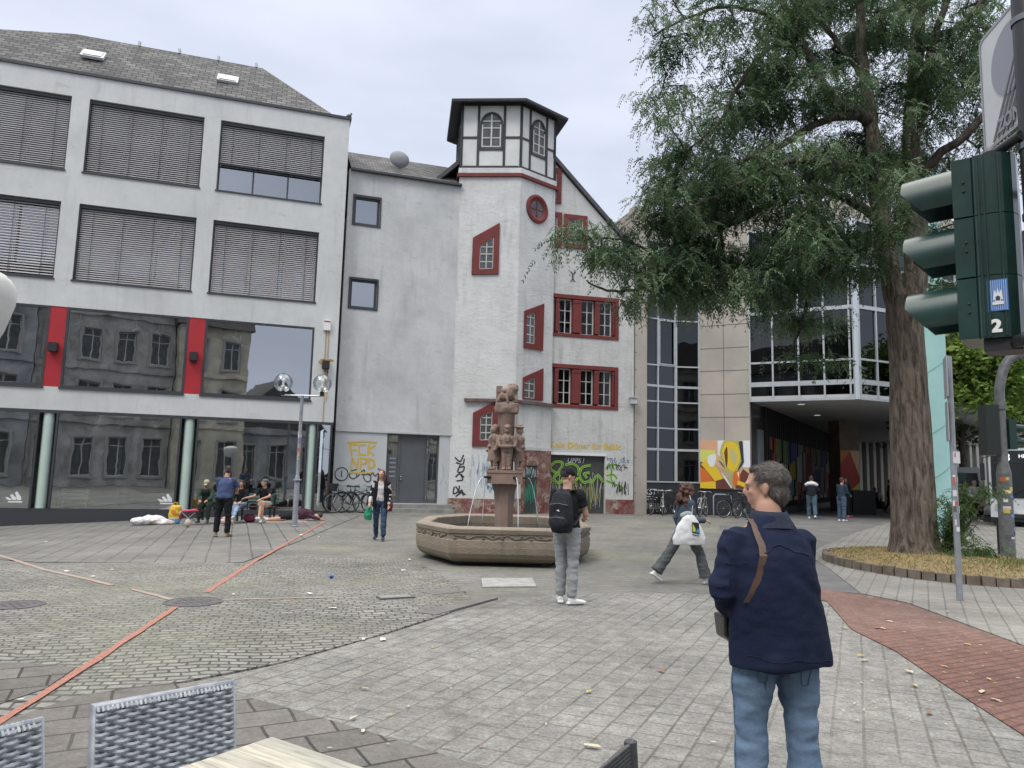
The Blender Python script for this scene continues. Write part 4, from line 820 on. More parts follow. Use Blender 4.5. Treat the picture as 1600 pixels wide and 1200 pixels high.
# jutting glass bay
def bay(F, Lh, splits, post0):
    mb = MB(); rows_ = (5.05, 5.62, 5.79, 6.62, 8.72, 8.86, 10.5, 12.4)
    for z, h in ((5.02, .05), (5.70, .1), (6.62, .04), (8.78, .08), (10.55, .05), (12.42, .05)): mb.box(F, 0, Lh, -.1, .03, z-h, z+h)
    for s_ in splits: mb.box(F, s_-.035, s_+.035, -.1, .035, 5.08, 12.38)
    o = mb.obj('glazing_frame', m_alu, bO); MB().quad(F(0, -.04, 5.0), F(Lh, -.04, 5.0), F(Lh, -.04, 12.4), F(0, -.04, 12.4)).obj('pane', m_mir, o)
    mb = MB(); mb.box(F, 0, Lh, -.5, 0, 12.48, 13.4); q = mb.obj('parapet', m_ost, bO); joints(F, 0, Lh, 12.5, 13.4, q, [12.95], [])
    mb = MB()        # vertical blinds hanging behind the panes
    for s_ in np.arange(.1, Lh-.1, .13):
        if random.random() < .75: mb.quad(F(s_, -.35, 6.7), F(s_+.09, -.4, 6.7), F(s_+.09, -.4, 8.7), F(s_, -.35, 8.7))
    mb.obj('vertical_blind', mat('vert_blind', (.30, .32, .33), .8), o)
Fb = fr(4); Lb = ln_(4); bay(Fb, Lb, [.04, .97, 2.0, 2.98, 3.95], 0)
Fc = fr(5); Lc = ln_(5); bay(Fc, Lc, [.12, 1.1, 2.1, 3.1, 4.1, 5.1, 6.1, 7.1, 8.1], 0)
c = Fb(Lb, 0, 0); MB().lathe([(.13, 4.98), (.13, 12.48)], (c.x-.02, c.y+.06, 0), 10).obj('corner_post', mat('light_alu', (.55, .59, .63), .35, metal=.3), bO)
mb = MB(); far = [(40, 75), (31.8, 75)]
soff = [OP[4], OP[5], OP[6], (30, 46.5), (36, 66), (31, 66.5), (10.3, 31.9)]
mb.add([(x, y, 5.0) for x, y in soff]+[(x, y, 5.2) for x, y in soff], [tuple(range(7)), tuple(range(13, 6, -1))]+[(i, i+7, (i+1) % 7+7, (i+1) % 7) for i in range(7)])
sf_ = mb.obj('soffit', mat('soffit_panel', (.5, .5, .5), .6, (.45, .45, .45), 2, 1), bO)
mb = MB()
for px, py in ((1252, 632), (1277, 649), (1300, 662), (1316, 673)):
    q = ray(px, py); p = O+q*((4.99-H)/q.z); mb.lathe([(0, 4.985), (.14, 4.985), (.16, 4.999)], (p.x, p.y, 0), 14)
mb.obj('ceiling_lamp', mat('lamp_disc', (.85, .85, .8), .5, emit=.35), sf_)
up = [(4.2, 36.2), (5.25, 31.9), (5.7, 32.1), (7.1, 32.8), (8.3, 33.0), (10.3, 31.9), (13.9, 30.0), (21.6, 33.4), (30, 47), (32, 66), (12, 66), (4.2, 45)]
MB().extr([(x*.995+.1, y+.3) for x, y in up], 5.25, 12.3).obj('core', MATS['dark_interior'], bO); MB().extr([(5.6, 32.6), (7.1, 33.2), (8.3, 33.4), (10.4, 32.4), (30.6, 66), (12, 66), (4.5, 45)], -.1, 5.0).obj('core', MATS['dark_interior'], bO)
MB().extr([(x, y+.2) for x, y in up], 12.9, 13.1).obj('flat_roof', mat('roof_felt', (.2, .2, .2), .9), bO)
# arcade side: black fins, with reflections of the mural painted on them
AFr = Fr((10.35, 31.75), 30.8); mb = MB(); LL = 39
mb.box(AFr, 0, LL, -.2, -.02, -.1, 5.0); aw = mb.obj('arcade_wall', mat('arcade_black', (.03, .034, .038), .15, (.05, .052, .055), 1, 1, spec=.8), bO)
mb = MB()
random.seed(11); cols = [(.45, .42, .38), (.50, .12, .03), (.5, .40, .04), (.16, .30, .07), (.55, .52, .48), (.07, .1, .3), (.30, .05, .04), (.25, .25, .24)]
for i in range(70): mb.box(AFr, 2.2+i*.52, 2.28+i*.52, -.01, .12, .45, 5.0)
mb.box(AFr, 2.0, LL, 0, .5, -.1, .45); mb.obj('fin', m_blk, aw)
pm = {}
for i in range(2, 69):      # reflected mural colours, painted as stripes on the faces of the fins
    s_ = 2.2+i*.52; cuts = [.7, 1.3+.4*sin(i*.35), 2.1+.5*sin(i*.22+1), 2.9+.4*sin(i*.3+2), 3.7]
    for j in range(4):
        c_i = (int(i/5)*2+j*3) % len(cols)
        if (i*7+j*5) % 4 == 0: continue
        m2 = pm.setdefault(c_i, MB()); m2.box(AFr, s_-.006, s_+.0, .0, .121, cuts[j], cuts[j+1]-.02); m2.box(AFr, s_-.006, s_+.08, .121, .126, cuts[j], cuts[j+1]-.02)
for c_i, m2 in pm.items(): tag(m2.obj('painted_reflection', mat('panel_%d' % c_i, tuple(.5*v+.5*.12 if 0 else v*.8+.04 for v in cols[c_i]), .6), aw), None, None, kind='stuff')
MB().box(AFr, .9, 2.0, -.015, .03, 1.8, 3.9).obj('poster_frame', mat('grey_poster', (.16, .18, .2), .3, (.25, .27, .3), 2, 1), aw)
# pillar with painting and black planter
pf = Fr((17.8, 40.0), 75); pc = MB().box(pf, -.1, 1.1, -.9, 0, 0, 5.0).obj('pillar', mat('brown_stone', (.20, .15, .11), .7, (.15, .11, .08), 2, 1), bO)
mural(pf, -.1, 1.1, 1.0, 3.4, [((.45, .05, .03), [(0, 0), (1, 0), (1, .4), (.5, 1), (0, .8)], 0), ((.55, .2, .03), [(0, .7), (.45, .95), (.5, 1), (0, 1)], 0), ((.55, .5, .08), [(.3, 0), (1, 0), (1, .3), (.6, .15)], 0)], pc)
# striped building beyond
bS = thing('striped_building', 'far building with white vertical fins and a painted base seen through the arcade', 'building')
SF = Fr((24, 60), 82); MB().box(SF, 0, 32, -6, -.3, -.2, 12.5).obj('wall', mat('far_grey', (.27, .27, .27), .8), bS)
mb = MB()
for i in range(50):
    mb.box(SF, i*.62, i*.62+.3, -.3, .2, 6.4, 12.2); mb.box(SF, i*.62, i*.62+.22, -.3, .2, .3, 5.1)
mb.obj('fin', mat('white_fin', (.55, .54, .50), .7), bS)
MB().box(SF, 0, 32, -.3, .3, 5.1, 6.3).obj('sign_band', mat('beige_band', (.30, .27, .24), .7), bS)
MB().box(SF, 8.2, 11.4, .3, .38, 5.25, 6.1).obj('red_sign', mat('red_sign', (.35, .03, .04), .6), bS)
for i in range(14):
    col = cols[(i*3+1) % 7]; s_ = 2+i*.9
    MB().quad(SF(s_, -.28, .3), SF(s_+1.1, -.28, .3), SF(s_+.9, -.28+.001*i, 3.6+.6*sin(i)), SF(s_-.2, -.28+.001*i, 3.2+.5*cos(i))).obj('painted_panel', mat('panelb_%d' % ((i*3+1) % 7), col, .6), bS)
# ================================================================ teal column by the street
tcx = at(1452, 700, 24.0)
mb = MB().lathe([(.55, 0), (.55, .25), (.52, .3), (.52, 12.2), (.0, 12.2)], (tcx.x+.08, 24.0, gz(tcx.x, 24)), 28)
m_teal = mat('teal_column', (.27, .50, .47), .5, (.34, .56, .53), .7, 1)
tcl = thing('teal_column', 'tall round teal column standing behind the tree by the street', 'column'); mb.obj('shaft', m_teal, tcl, smooth=40)
mb = MB(); cN = Vector((tcx.x+.08, 24.0, 0))
for z0_ in (3.0, 5.0, 7.6, 1.6):
    mb.tube([cN+Vector((.523*sin(t*.2-1.2), -.523*cos(t*.2-1.2), z0_+t*.07)) for t in range(12)], .007, 4)
mb.obj('seam', mat('teal_dark', (.15, .32, .32), .6), tcl)
# ================================================================ houses behind the viewer, mirrored in the shop windows
def back_house(x0, x1, y, h, m, rc, lab, gable=False, nwin=4, storeys=3, roofm=None):
    b = thing('town_house', lab, 'house'); F = Fr((x1, y), 270)     # faces +Y
    Wd = x1-x0; hs = []; p = Wd/nwin
    for s_ in range(storeys):
        for k in range(nwin): hs.append((p*(k+.5)-.68, p*(k+.5)+.68, 1.0+s_*4.1+(.3 if s_ else -.2), 3.5+s_*4.1+.2))
    mb = MB(); mb.wall(F, 0, Wd, 0, h, 0, -.4, hs); mb.box(F, 0, Wd, -8, -7.6, 0, h); mb.box(F, 0, .2, -7.6, -.4, 0, h); mb.box(F, Wd-.2, Wd, -7.6, -.4, 0, h)
    for s_ in range(1, storeys+1): mb.box(F, 0, Wd, 0, .12, s_*4.1+.55, s_*4.1+.75) if s_*4.1+.7 < h else None
    mb.obj('wall', m, b); sur = MB()
    for hl in hs: sur.frame(F, hl[0]-.16, hl[1]+.16, hl[2]-.16, hl[3]+.16, .15, .002, .09)
    sur.obj('surround', rc, b)
    for hl in hs:
        mb = MB(); mb.frame(F, hl[0], hl[1], hl[2], hl[3], .08, -.25, -.18); mb.box(F, (hl[0]+hl[1])/2-.04, (hl[0]+hl[1])/2+.04, -.25, -.19, hl[2], hl[3]); mb.box(F, hl[0], hl[1], -.24, -.2, hl[3]-.6, hl[3]-.54); o = mb.obj('window', m_cas, b)
        MB().quad(F(hl[0], -.22, hl[2]), F(hl[1], -.22, hl[2]), F(hl[1], -.22, hl[3]), F(hl[0], -.22, hl[3])).obj('pane', m_gdark, o)
    mb = MB()
    if gable: mb.prism(F, [(-.3, h), (Wd+.3, h), (Wd/2, h+Wd*.55)], .0, -8)
    else: mb.prism(Fr((x1, y), 0), [(-8.4, h), (.4, h), (-1.5, h+3.0), (-6.5, h+3.0)], .3, -Wd-.3)
    mb.obj('roof', roofm or m_blk, b)
m_h1 = mat('house_grey', (.42, .43, .45), .85, (.17, .18, .19), .6, 1, .2); m_h2 = mat('house_stone', (.52, .51, .48), .85, (.24, .23, .21), 1, 1, .2); m_h3 = mat('house_cream', (.62, .58, .47), .85, (.36, .33, .26), 1, 1, .2)
m_tr = mat('house_trim', (.34, .34, .33), .8); m_rt = mat('house_roof', (.07, .065, .065), .8)
back_house(-27, -14, -9, 13.2, m_h1, m_tr, 'grey rendered town house mirrored at the left end of the shop windows', False, 4, 3, m_rt)
back_house(-13.9, -4.5, -10, 13.8, m_h2, m_tr, 'dark stone town house mirrored in the middle of the shop windows', False, 4, 3, m_rt)
back_house(-4.4, 1.0, -9, 12.9, m_h3, m_tr, 'cream corner house mirrored beside the gable in the right shop window', False, 2, 3, m_rt)
back_house(1.1, 9.5, -13, 5.2, m_h1, m_tr, 'low gabled house mirrored against the sky in the right shop window', True, 3, 1, m_rt)
back_house(14, 34, -12, 13.4, m_h3, m_tr, 'cream town house mirrored in the glass bay of the office', False, 7, 3, m_rt)
# ================================================================ FOUNTAIN
def remesh(mb, name, m, parent=None, vox=.012, smooth=6, M=None, post=None, label=None, fac=.5):
    """fuse overlapping closed shapes into one continuous skin"""
    me = bpy.data.meshes.new('t'); me.from_pydata(mb.v, [], mb.f); me.update(); ob = bpy.data.objects.new('t', me); C.objects.link(ob)
    a = ob.modifiers.new('r', 'REMESH'); a.mode = 'VOXEL'; a.voxel_size = vox; a.use_smooth_shade = True
    b = ob.modifiers.new('s', 'SMOOTH'); b.iterations = smooth; b.factor = fac
    dg = bpy.context.evaluated_depsgraph_get(); dg.update(); m2 = bpy.data.meshes.new_from_object(ob.evaluated_get(dg)); bpy.data.objects.remove(ob); m2.name = name
    if post:
        n = len(m2.vertices); co = np.empty(n*3); m2.vertices.foreach_get('co', co); co = co.reshape(-1, 3); nr = np.empty(n*3); m2.vertices.foreach_get('normal', nr); co = post(co, nr.reshape(-1, 3)); m2.vertices.foreach_set('co', co.reshape(-1)); m2.update()
    m2.materials.clear(); m2.materials.append(m); m2.polygons.foreach_set('use_smooth', [True]*len(m2.polygons))
    o = bpy.data.objects.new(name, m2); C.objects.link(o)
    if parent: o.parent = parent
    if label: o['label'] = label
    return o
FX, FY = -.10, 15.7
m_sand = mat('red_sandstone', (.31, .215, .175), .85, (.215, .16, .13), 1.6, 1, .35, 18, fine=.1, fsc=50)
m_basin = weathered('basin_stone', (.29, .235, .19), (.20, .175, .135), (.12, .11, .085), dsc=1.1, ssc=2.5, bump=.4, bsc=14, amt=.8, samt=.8, patch=(.21, .20, .12), pamt=.35)
m_statue = mat('statue_stone', (.29, .205, .17), .85, (.19, .145, .12), 5, .8, .3, 60)
ft = thing('fountain', 'brown sandstone fountain with an eight sided basin and a carved figure column', 'fountain', loc=(FX, FY, 0))
O8 = [(-.96, -2.3), (.96, -2.3), (1.70, -.95), (1.70, .95), (.96, 2.3), (-.96, 2.3), (-1.70, .95), (-1.70, -.95)]
def ring8(k, z): return [(x*k, y*k, z) for x, y in O8]
def shell8(prof):
    mb = MB(); L_ = [ring8(k, z) for k, z in prof]
    for a, b in zip(L_, L_[1:]):
        for i in range(8): mb.quad(a[i], a[(i+1) % 8], b[(i+1) % 8], b[i])
    return mb
bs = shell8([(.76, -.05), (.78, .0), (.85, .03), (.92, .075), (.968, .14), (.99, .22), (.998, .32), (1.0, .455), (.99, .46), (.99, .565), (1.0, .57), (1.008, .65), (.99, .68), (.86, .68), (.845, .66), (.845, .12), (.3, .12)]).obj('basin', m_basin, ft); wl_ = bs.modifiers.new('w', 'WELD'); bv = bs.modifiers.new('b', 'BEVEL'); bv.width = .07; bv.segments = 3; bv.limit_method = 'ANGLE'; bv.angle_limit = R(35)
mb = MB(); random.seed(5)
for i in range(8):        # carved wavy band under the rim
    a, b = Vector((*O8[i], 0))*.99, Vector((*O8[(i+1) % 8], 0))*.99; t = (b-a); Ls = t.length; t.normalize(); q = Vector((t.y, -t.x, 0))
    pts = [a+t*x+q*.012+Vector((0, 0, .515+.028*sin(x*14+i)+.012*sin(x*31))) for x in np.arange(.09, Ls-.08, .05)]
    mb.tube(pts, .012, 5)
    for x in np.arange(.1, Ls-.08, .17): p = a+t*x+q*.008+Vector((0, 0, .515-.03*sin(x*14+i))); mb.ball(p, (.03, .03, .016), 6, 4)
mb.obj('carved_band', mat('carving', (.17, .135, .11), .9), ft)
m_water = mat('water', (.012, .016, .015), .06, spec=.8, bump=.25, bsc=9)
mb = MB(); mb.quad(*ring8(.845, .50)); mb.obj('water', m_water, ft)
mb = MB(); mb.lathe([(.0, .1), (.34, .1), (.34, .34), (.26, .42), (.20, .5), (.205, .9), (.235, 1.25), (.27, 1.38), (.30, 1.43), (0, 1.43)], (0, 0, 0), 8, pi/8); mb.obj('pillar', m_sand, ft, smooth=30)
mb = MB()
IF = lambda s_, d, z: Vector((s_, -d, z))
mb.box(IF, -.365, .365, -.365, .365, 1.44, 1.70); mb.box(IF, -.38, .38, -.38, .38, 1.66, 1.72); cp = mb.obj('capital', m_sand, ft)
mb = MB(); mb.lathe([(.17, 1.7), (.18, 2.9), (.21, 2.96)], (0, 0, 0), 12); mb.obj('column', m_sand, ft, smooth=40)
def figure_lump(cx_, cy_, face, hat, pack, arms, ht=.93):
    """a small carved standing man, back to the column"""
    f = Matrix.Rotation(face, 3, 'Z'); b = MB(); P = lambda x, y, z: Vector((cx_, cy_, 1.72))+f @ Vector((x, y, z))*ht
    for sx in (-1, 1):
        b.tube([P(sx*.055, -.02, .0), P(sx*.055, 0, .05), P(sx*.06, 0, .28), P(sx*.065, .01, .5)], [.05*ht, .045*ht, .06*ht, .075*ht], 10)
        b.ball(P(sx*.06, -.06, .025), (.045*ht, .08*ht, .03*ht), 10, 6, f)
        if arms == 0: b.tube([P(sx*.15, .0, .76), P(sx*.19, -.03, .62), P(sx*.17, -.08, .53), P(sx*.04, -.13, .52)], [.055*ht, .05*ht, .042*ht, .035*ht], 8)
        elif arms == 1: b.tube([P(sx*.15, .0, .76), P(sx*.19, -.0, .6), P(sx*.18, -.05, .46), P(sx*.14, -.1, .42)], [.055*ht, .05*ht, .042*ht, .04*ht], 8)
    b.ball(P(0, -.13, .52), (.05*ht, .035*ht, .04*ht), 8, 6, f)
    b.tube([P(0, .01, .2 if pack == 2 else .42), P(0, .0, .55), P(0, 0, .7), P(0, 0, .8)], [(.16*ht, .12*ht) if pack == 2 else (.13*ht, .1*ht), (.125*ht, .09*ht), (.15*ht, .1*ht), (.08*ht, .07*ht)], 12)
    for sx in (-1, 1): b.tube([P(sx*.04, -.1, .75), P(sx*.02, -.105, .62)], [.03*ht, .02*ht], 6)
    b.ball(P(0, -.02, .9), (.075*ht, .085*ht, .1*ht), 12, 8, f); b.ball(P(0, -.1, .885), (.016, .022, .02), 6, 5, f); b.ball(P(0, -.085, .85), (.04*ht, .03*ht, .02*ht), 8, 5, f)
    if hat == 1: b.ball(P(0, -.02, .97), (.085*ht, .09*ht, .05*ht), 12, 6, f); b.ball(P(0, -.1, .945), (.06*ht, .05*ht, .014*ht), 8, 5, f)
    elif hat == 2: b.lathe([(0, .955*ht), (.125*ht, .955*ht), (.125*ht, .98*ht), (0, .985*ht)], P(0, 0, 0)-Vector((0, 0, 0)), 14); b.ball(P(0, 0, 1.0), (.08*ht, .08*ht, .055*ht), 12, 6, f)
    else: b.ball(P(0, .02, .96), (.09*ht, .09*ht, .07*ht), 12, 6, f)
    return b
def carve(amp, sc):
    def f(co, nr):
        for i in range(len(co)): v = Vector(co[i]*sc); co[i] += nr[i]*amp*(noise.noise(v)+.5*noise.noise(v*2.3))
        return co
    return f
rc_ = lambda co, nr: co-np.array([0, 0, 0])
for (fx, fy, fc, hat, pk, ar) in ((.03, -.27, 0, 1, 0, 0), (-.24, -.10, R(-62), 0, 2, 1), (.27, -.08, R(62), 2, 2, 1), (.0, .28, R(180), 1, 0, 0)):
    o = remesh(figure_lump(fx, fy, fc, hat, pk, ar), 'statue', m_statue, ft, .012, 2, post=carve(.007, 22))
rk = MB(); rk.ball((0, 0, 3.02), (.27, .24, .17), 16, 10); rk.box(IF, -.24, .24, -.2, .2, 2.91, 3.12); remesh(rk, 'boulder', m_statue, ft, .02, 10, post=carve(.012, 9))
an = MB(); an.ball((.07, -.02, 3.34), (.16, .15, .17), 14, 9); an.ball((.13, -.08, 3.42), (.1, .09, .1), 12, 8); an.ball((-.08, -.08, 3.26), (.09, .08, .1), 10, 8); an.ball((-.06, -.1, 3.39), (.055, .055, .06), 10, 8)
for p in ([(-.12, -.12, 3.3), (-.17, -.16, 3.2), (-.2, -.15, 3.14)], [(-.03, -.14, 3.3), (.0, -.18, 3.22), (.02, -.18, 3.13)], [(.18, -.1, 3.28), (.2, -.13, 3.2), (.21, -.12, 3.13)], [(.05, .1, 3.2), (.05, .14, 3.12)]): an.tube(p, [.045, .035, .03][:len(p)], 8)
an.tube([(.02, -.04, 3.5), (.08, -.05, 3.53), (.15, -.08, 3.53), (.21, -.08, 3.5), (.22, -.08, 3.4)], [.03, .028, .026, .026, .03], 8); an.box(IF, -.23, -.16, -.06, .08, 3.12, 3.5); an.box(IF, -.22, -.1, -.02, .1, 3.35, 3.5)
remesh(an, 'carved_animal', m_statue, ft, .014, 3, post=carve(.007, 20))
m_strm = mat('falling_water', (.75, .8, .83), .1, spec=.8); sp_b = mat('bronze_spout', (.05, .045, .035), .5, metal=.6)
for sx, sy, ex, ey in ((-.32, -.38, -.72, -.75), (-.38, .3, -.48, .9), (.2, -.38, .30, -.75), (.38, -.15, .74, .25)):
    a = Vector((sx, sy, 1.57)); dr_ = Vector((ex-sx, ey-sy, 0)).normalized(); b = a+dr_*.14+Vector((0, 0, .0))
    MB().tube([a-dr_*.03, b], [.03, .022], 10).obj('spout', sp_b, ft, smooth=60)
    pts = []; random.seed(int(ex*100)+200)
    for k in range(15):
        t = k/14; pts.append(b+Vector(((ex-b.x)*t, (ey-b.y)*t, .03*t-(1.08)*t**2*1.0)) + Vector((random.uniform(-.006, .006)*t, random.uniform(-.006, .006)*t, 0)))
    MB().tube(pts, [.0085+.004*sin(k*1.7)*(k/14) for k in range(15)], 6).obj('water_jet', m_strm, ft, smooth=180)
# ================================================================ TREES
def mesh_np(name, V, Fq, m, parent=None, mats=None):
    me = bpy.data.meshes.new(name); nv, nf = len(V), len(Fq); k = Fq.shape[1]
    me.vertices.add(nv); me.vertices.foreach_set('co', V.astype(np.float32).reshape(-1)); me.loops.add(nf*k); me.loops.foreach_set('vertex_index', Fq.astype(np.int32).reshape(-1))
    me.polygons.add(nf); me.polygons.foreach_set('loop_start', np.arange(0, nf*k, k, dtype=np.int32)); me.update(calc_edges=True); me.validate()
    me.materials.append(m); o = bpy.data.objects.new(name, me); C.objects.link(o)
    if parent: o.parent = parent
    return o
def leafmat(name, c1, c2, c3, tr=.35, sc=1.1):
    m = bpy.data.materials.new(name); m.use_nodes = True; t = m.node_tree; t.nodes.clear()
    co = t.nodes.new('ShaderNodeTexCoord'); n = t.nodes.new('ShaderNodeTexNoise'); n.inputs['Scale'].default_value = sc; n.inputs['Detail'].default_value = 6; n.inputs['Roughness'].default_value = .7; t.links.new(co.outputs['Object'], n.inputs[0])
    r = t.nodes.new('ShaderNodeValToRGB'); t.links.new(n.outputs[0], r.inputs[0]); e = r.color_ramp.elements; e[0].position = .3; e[0].color = (*c1, 1); e[1].position = .72; e[1].color = (*c3, 1); x = e.new(.5); x.color = (*c2, 1)
    if name == 'locust_leaf':
        an_ = t.nodes.new('ShaderNodeAttribute'); an_.attribute_name = 'tone'; av = t.nodes.new('ShaderNodeMath'); av.operation = 'MULTIPLY_ADD'; t.links.new(an_.outputs['Fac'], av.inputs[0]); av.inputs[1].default_value = .5; t.links.new(n.outputs[0], av.inputs[2]); a2 = t.nodes.new('ShaderNodeMath'); a2.operation = 'SUBTRACT'; t.links.new(av.outputs[0], a2.inputs[0]); a2.inputs[1].default_value = .25; t.links.new(a2.outputs[0], r.inputs[0])
    d = t.nodes.new('ShaderNodeBsdfPrincipled'); d.inputs['Roughness'].default_value = .55; d.inputs['Specular IOR Level'].default_value = .35; t.links.new(r.outputs[0], d.inputs[0])
    s_ = t.nodes.new('ShaderNodeBsdfTranslucent'); t.links.new(r.outputs[0], s_.inputs[0]); mx = t.nodes.new('ShaderNodeMixShader'); mx.inputs[0].default_value = tr
    t.links.new(d.outputs[0], mx.inputs[1]); t.links.new(s_.outputs[0], mx.inputs[2]); o = t.nodes.new('ShaderNodeOutputMaterial'); t.links.new(mx.outputs[0], o.inputs[0]); return m
def unit(a): return a/np.maximum(np.linalg.norm(a, axis=-1, keepdims=True), 1e-9)
def sprays(cent, spread, k, Ll, pairs, la, lb, down=.35, outc=None, flat=.6):
    """feathered compound leaves round every twig end; returns vertices and quads"""
    n = len(cent)*k; c = np.repeat(cent, k, 0); base = c+rng.normal(0, 1, (n, 3))*spread*np.array([1, 1, flat])
    d = rng.normal(0, 1, (n, 3)); d[:, 2] = d[:, 2]*.5-down
    if outc is not None: d += .5*unit(c-outc)
    d = unit(d); L_ = Ll*rng.uniform(.6, 1.25, (n, 1)); up = unit(rng.normal(0, .45, (n, 3))+np.array([0, 0, 1])); sd_ = unit(np.cross(d, up))
    V = []
    for j in range(pairs):
        t = (j+.7)/pairs; p = base+d*L_*t+np.array([0, 0, -1])*(L_*.6*t*t)
        for sg in (-1, 1):
            a = la*rng.uniform(.7, 1.2, (n, 1)); dirn = unit(sd_*sg*.8+d*.9+rng.normal(0, .16, (n, 3))+np.array([0, 0, -.35-.3*t])); w_ = unit(np.cross(dirn, up))*lb
            V.append(np.stack([p, p+dirn*a*.5+w_, p+dirn*a, p+dirn*a*.5-w_], 1))
    V = np.concatenate(V, 0).reshape(-1, 3); return V, np.arange(len(V)).reshape(-1, 4)
m_bark = None
def barkmat(name, c1, c2, sc=7, bump=1.0):
    m = bpy.data.materials.new(name); m.use_nodes = True; t = m.node_tree; p = t.nodes['Principled BSDF']; p.inputs['Roughness'].default_value = .95; p.inputs['Specular IOR Level'].default_value = .2
    co = t.nodes.new('ShaderNodeTexCoord'); mp = t.nodes.new('ShaderNodeMapping'); mp.inputs['Scale'].default_value = (1, 1, .2); t.links.new(co.outputs['Object'], mp.inputs[0])
    v = t.nodes.new('ShaderNodeTexNoise'); v.inputs['Scale'].default_value = sc; v.inputs['Detail'].default_value = 6; v.inputs['Roughness'].default_value = .65; v.inputs['Distortion'].default_value = .6; t.links.new(mp.outputs[0], v.inputs[0])
    r = t.nodes.new('ShaderNodeValToRGB'); t.links.new(v.outputs[0], r.inputs[0]); e = r.color_ramp.elements; e[0].position = .36; e[0].color = (*c1, 1); e[1].position = .62; e[1].color = (*c2, 1)
    t.links.new(r.outputs[0], p.inputs[0]); b = t.nodes.new('ShaderNodeBump'); b.inputs['Strength'].default_value = bump; b.inputs['Distance'].default_value = .05; t.links.new(v.outputs[0], b.inputs['Height']); t.links.new(b.outputs[0], p.inputs['Normal']); return m
def smoothpath(P, k=5):
    out = []; n = len(P)
    for i in range(n-1):
        a, b, c, d = P[max(i-1, 0)], P[i], P[i+1], P[min(i+2, n-1)]
        for j in range(k):
            t = j/k; out.append(tuple(.5*((2*b[q])+(c[q]-a[q])*t+(2*a[q]-5*b[q]+4*c[q]-d[q])*t*t+(3*b[q]-a[q]-3*c[q]+d[q])*t**3) for q in range(len(P[0]))))
    out.append(tuple(P[-1])); return out
TB = (8.28, 15.3)
tree = thing('street_tree', 'big old street tree with deeply ridged bark and feathery drooping leaves', 'tree', loc=(TB[0], TB[1], 0))
Tl = Vector((TB[0], TB[1], 0))
def L4(px, py, Y, r): p = at(px, py, Y); return (p.x, p.y, p.z, r)
limbs = [
 [(1408, 490, 15.3, .27), (1396, 450, 15.3, .22), (1384, 390, 15.2, .19), (1372, 320, 15.1, .175), (1368, 250, 15.0, .165), (1362, 200, 15.0, .15), (1352, 130, 15, .12), (1345, 60, 15.1, .10), (1340, -40, 15.2, .08), (1330, -140, 15.2, .05)],
 [(1418, 490, 15.3, .28), (1430, 430, 15.35, .24), (1432, 360, 15.4, .22), (1430, 290, 15.5, .2), (1424, 220, 15.6, .19), (1428, 150, 15.7, .17), (1432, 80, 15.7, .15), (1436, 0, 15.8, .13), (1440, -120, 15.9, .09), (1440, -240, 16, .05)],
 [(1362, 195, 15.0, .13), (1335, 172, 14.8, .12), (1310, 165, 14.7, .11), (1285, 130, 14.6, .10), (1262, 85, 14.6, .09), (1245, 50, 14.5, .08), (1228, 10, 14.5, .07), (1200, -50, 14.5, .05)],
 [(1340, 180, 14.8, .09), (1300, 185, 14.6, .08), (1255, 205, 14.4, .075), (1215, 230, 14.2, .065), (1180, 240, 14.0, .055), (1140, 262, 13.9, .045), (1100, 290, 13.8, .03)],
 [(1262, 85, 14.6, .06), (1215, 70, 14.3, .05), (1180, 95, 14.2, .045), (1150, 140, 14.1, .04), (1125, 190, 14.0, .03), (1080, 230, 13.9, .02)],
 [(1245, 50, 14.5, .05), (1190, 20, 14.4, .045), (1130, 10, 14.3, .035), (1070, 30, 14.2, .025), (1020, 55, 14.1, .015)],
 [(1424, 230, 15.6, .13), (1440, 170, 15.4, .11), (1450, 110, 15.3, .10), (1462, 50, 15.2, .08), (1490, -20, 15.1, .06), (1520, -90, 15, .04)],
 [(1436, 275, 15.4, .11), (1470, 240, 15.2, .10), (1505, 215, 15.0, .085), (1545, 170, 14.9, .07), (1590, 130, 14.8, .05), (1650, 90, 14.7, .03)],
 [(1440, 60, 15.4, .07), (1500, 40, 15.2, .06), (1545, -10, 15, .05), (1590, -60, 15, .03)],
 [(1376, 350, 15.1, .10), (1340, 320, 14.8, .09), (1290, 300, 14.5, .085), (1240, 300, 14.3, .08), (1185, 328, 14.1, .07), (1150, 345, 14.0, .065), (1110, 368, 13.9, .06), (1085, 405, 13.8, .05), (1050, 432, 13.8, .045), (1010, 448, 13.7, .035), (960, 455, 13.7, .025), (915, 440, 13.7, .015)],
 [(1050, 432, 13.8, .03), (1020, 400, 13.6, .028), (985, 378, 13.6, .024), (940, 372, 13.5, .02), (895, 375, 13.5, .012)],
 [(1127, 358, 13.95, .035), (1128, 400, 13.9, .03), (1122, 440, 13.9, .025), (1112, 458, 13.9, .015)],
 [(1380, 400, 15.2, .08), (1345, 395, 14.9, .07), (1300, 410, 14.6, .06), (1270, 450, 14.4, .05), (1255, 500, 14.3, .035), (1240, 540, 14.2, .02), (1225, 575, 14.2, .012)],
 [(1290, 300, 14.5, .05), (1240, 350, 14.1, .045), (1200, 400, 14.0, .04), (1180, 440, 13.9, .03), (1140, 470, 13.9, .015)],
 [(1368, 270, 15.0, .09), (1320, 260, 14.4, .08), (1270, 250, 13.8, .07), (1220, 255, 13.4, .05), (1150, 290, 13.2, .04), (1090, 320, 13.1, .025), (1040, 330, 13.1, .015)],
 [(1350, 120, 15, .07), (1310, 70, 15.4, .06), (1270, 20, 15.8, .05), (1220, -30, 16, .03)],
 [(1432, 330, 15.4, .09), (1470, 330, 16.2, .07), (1520, 320, 16.8, .05), (1570, 330, 17.2, .03)]]
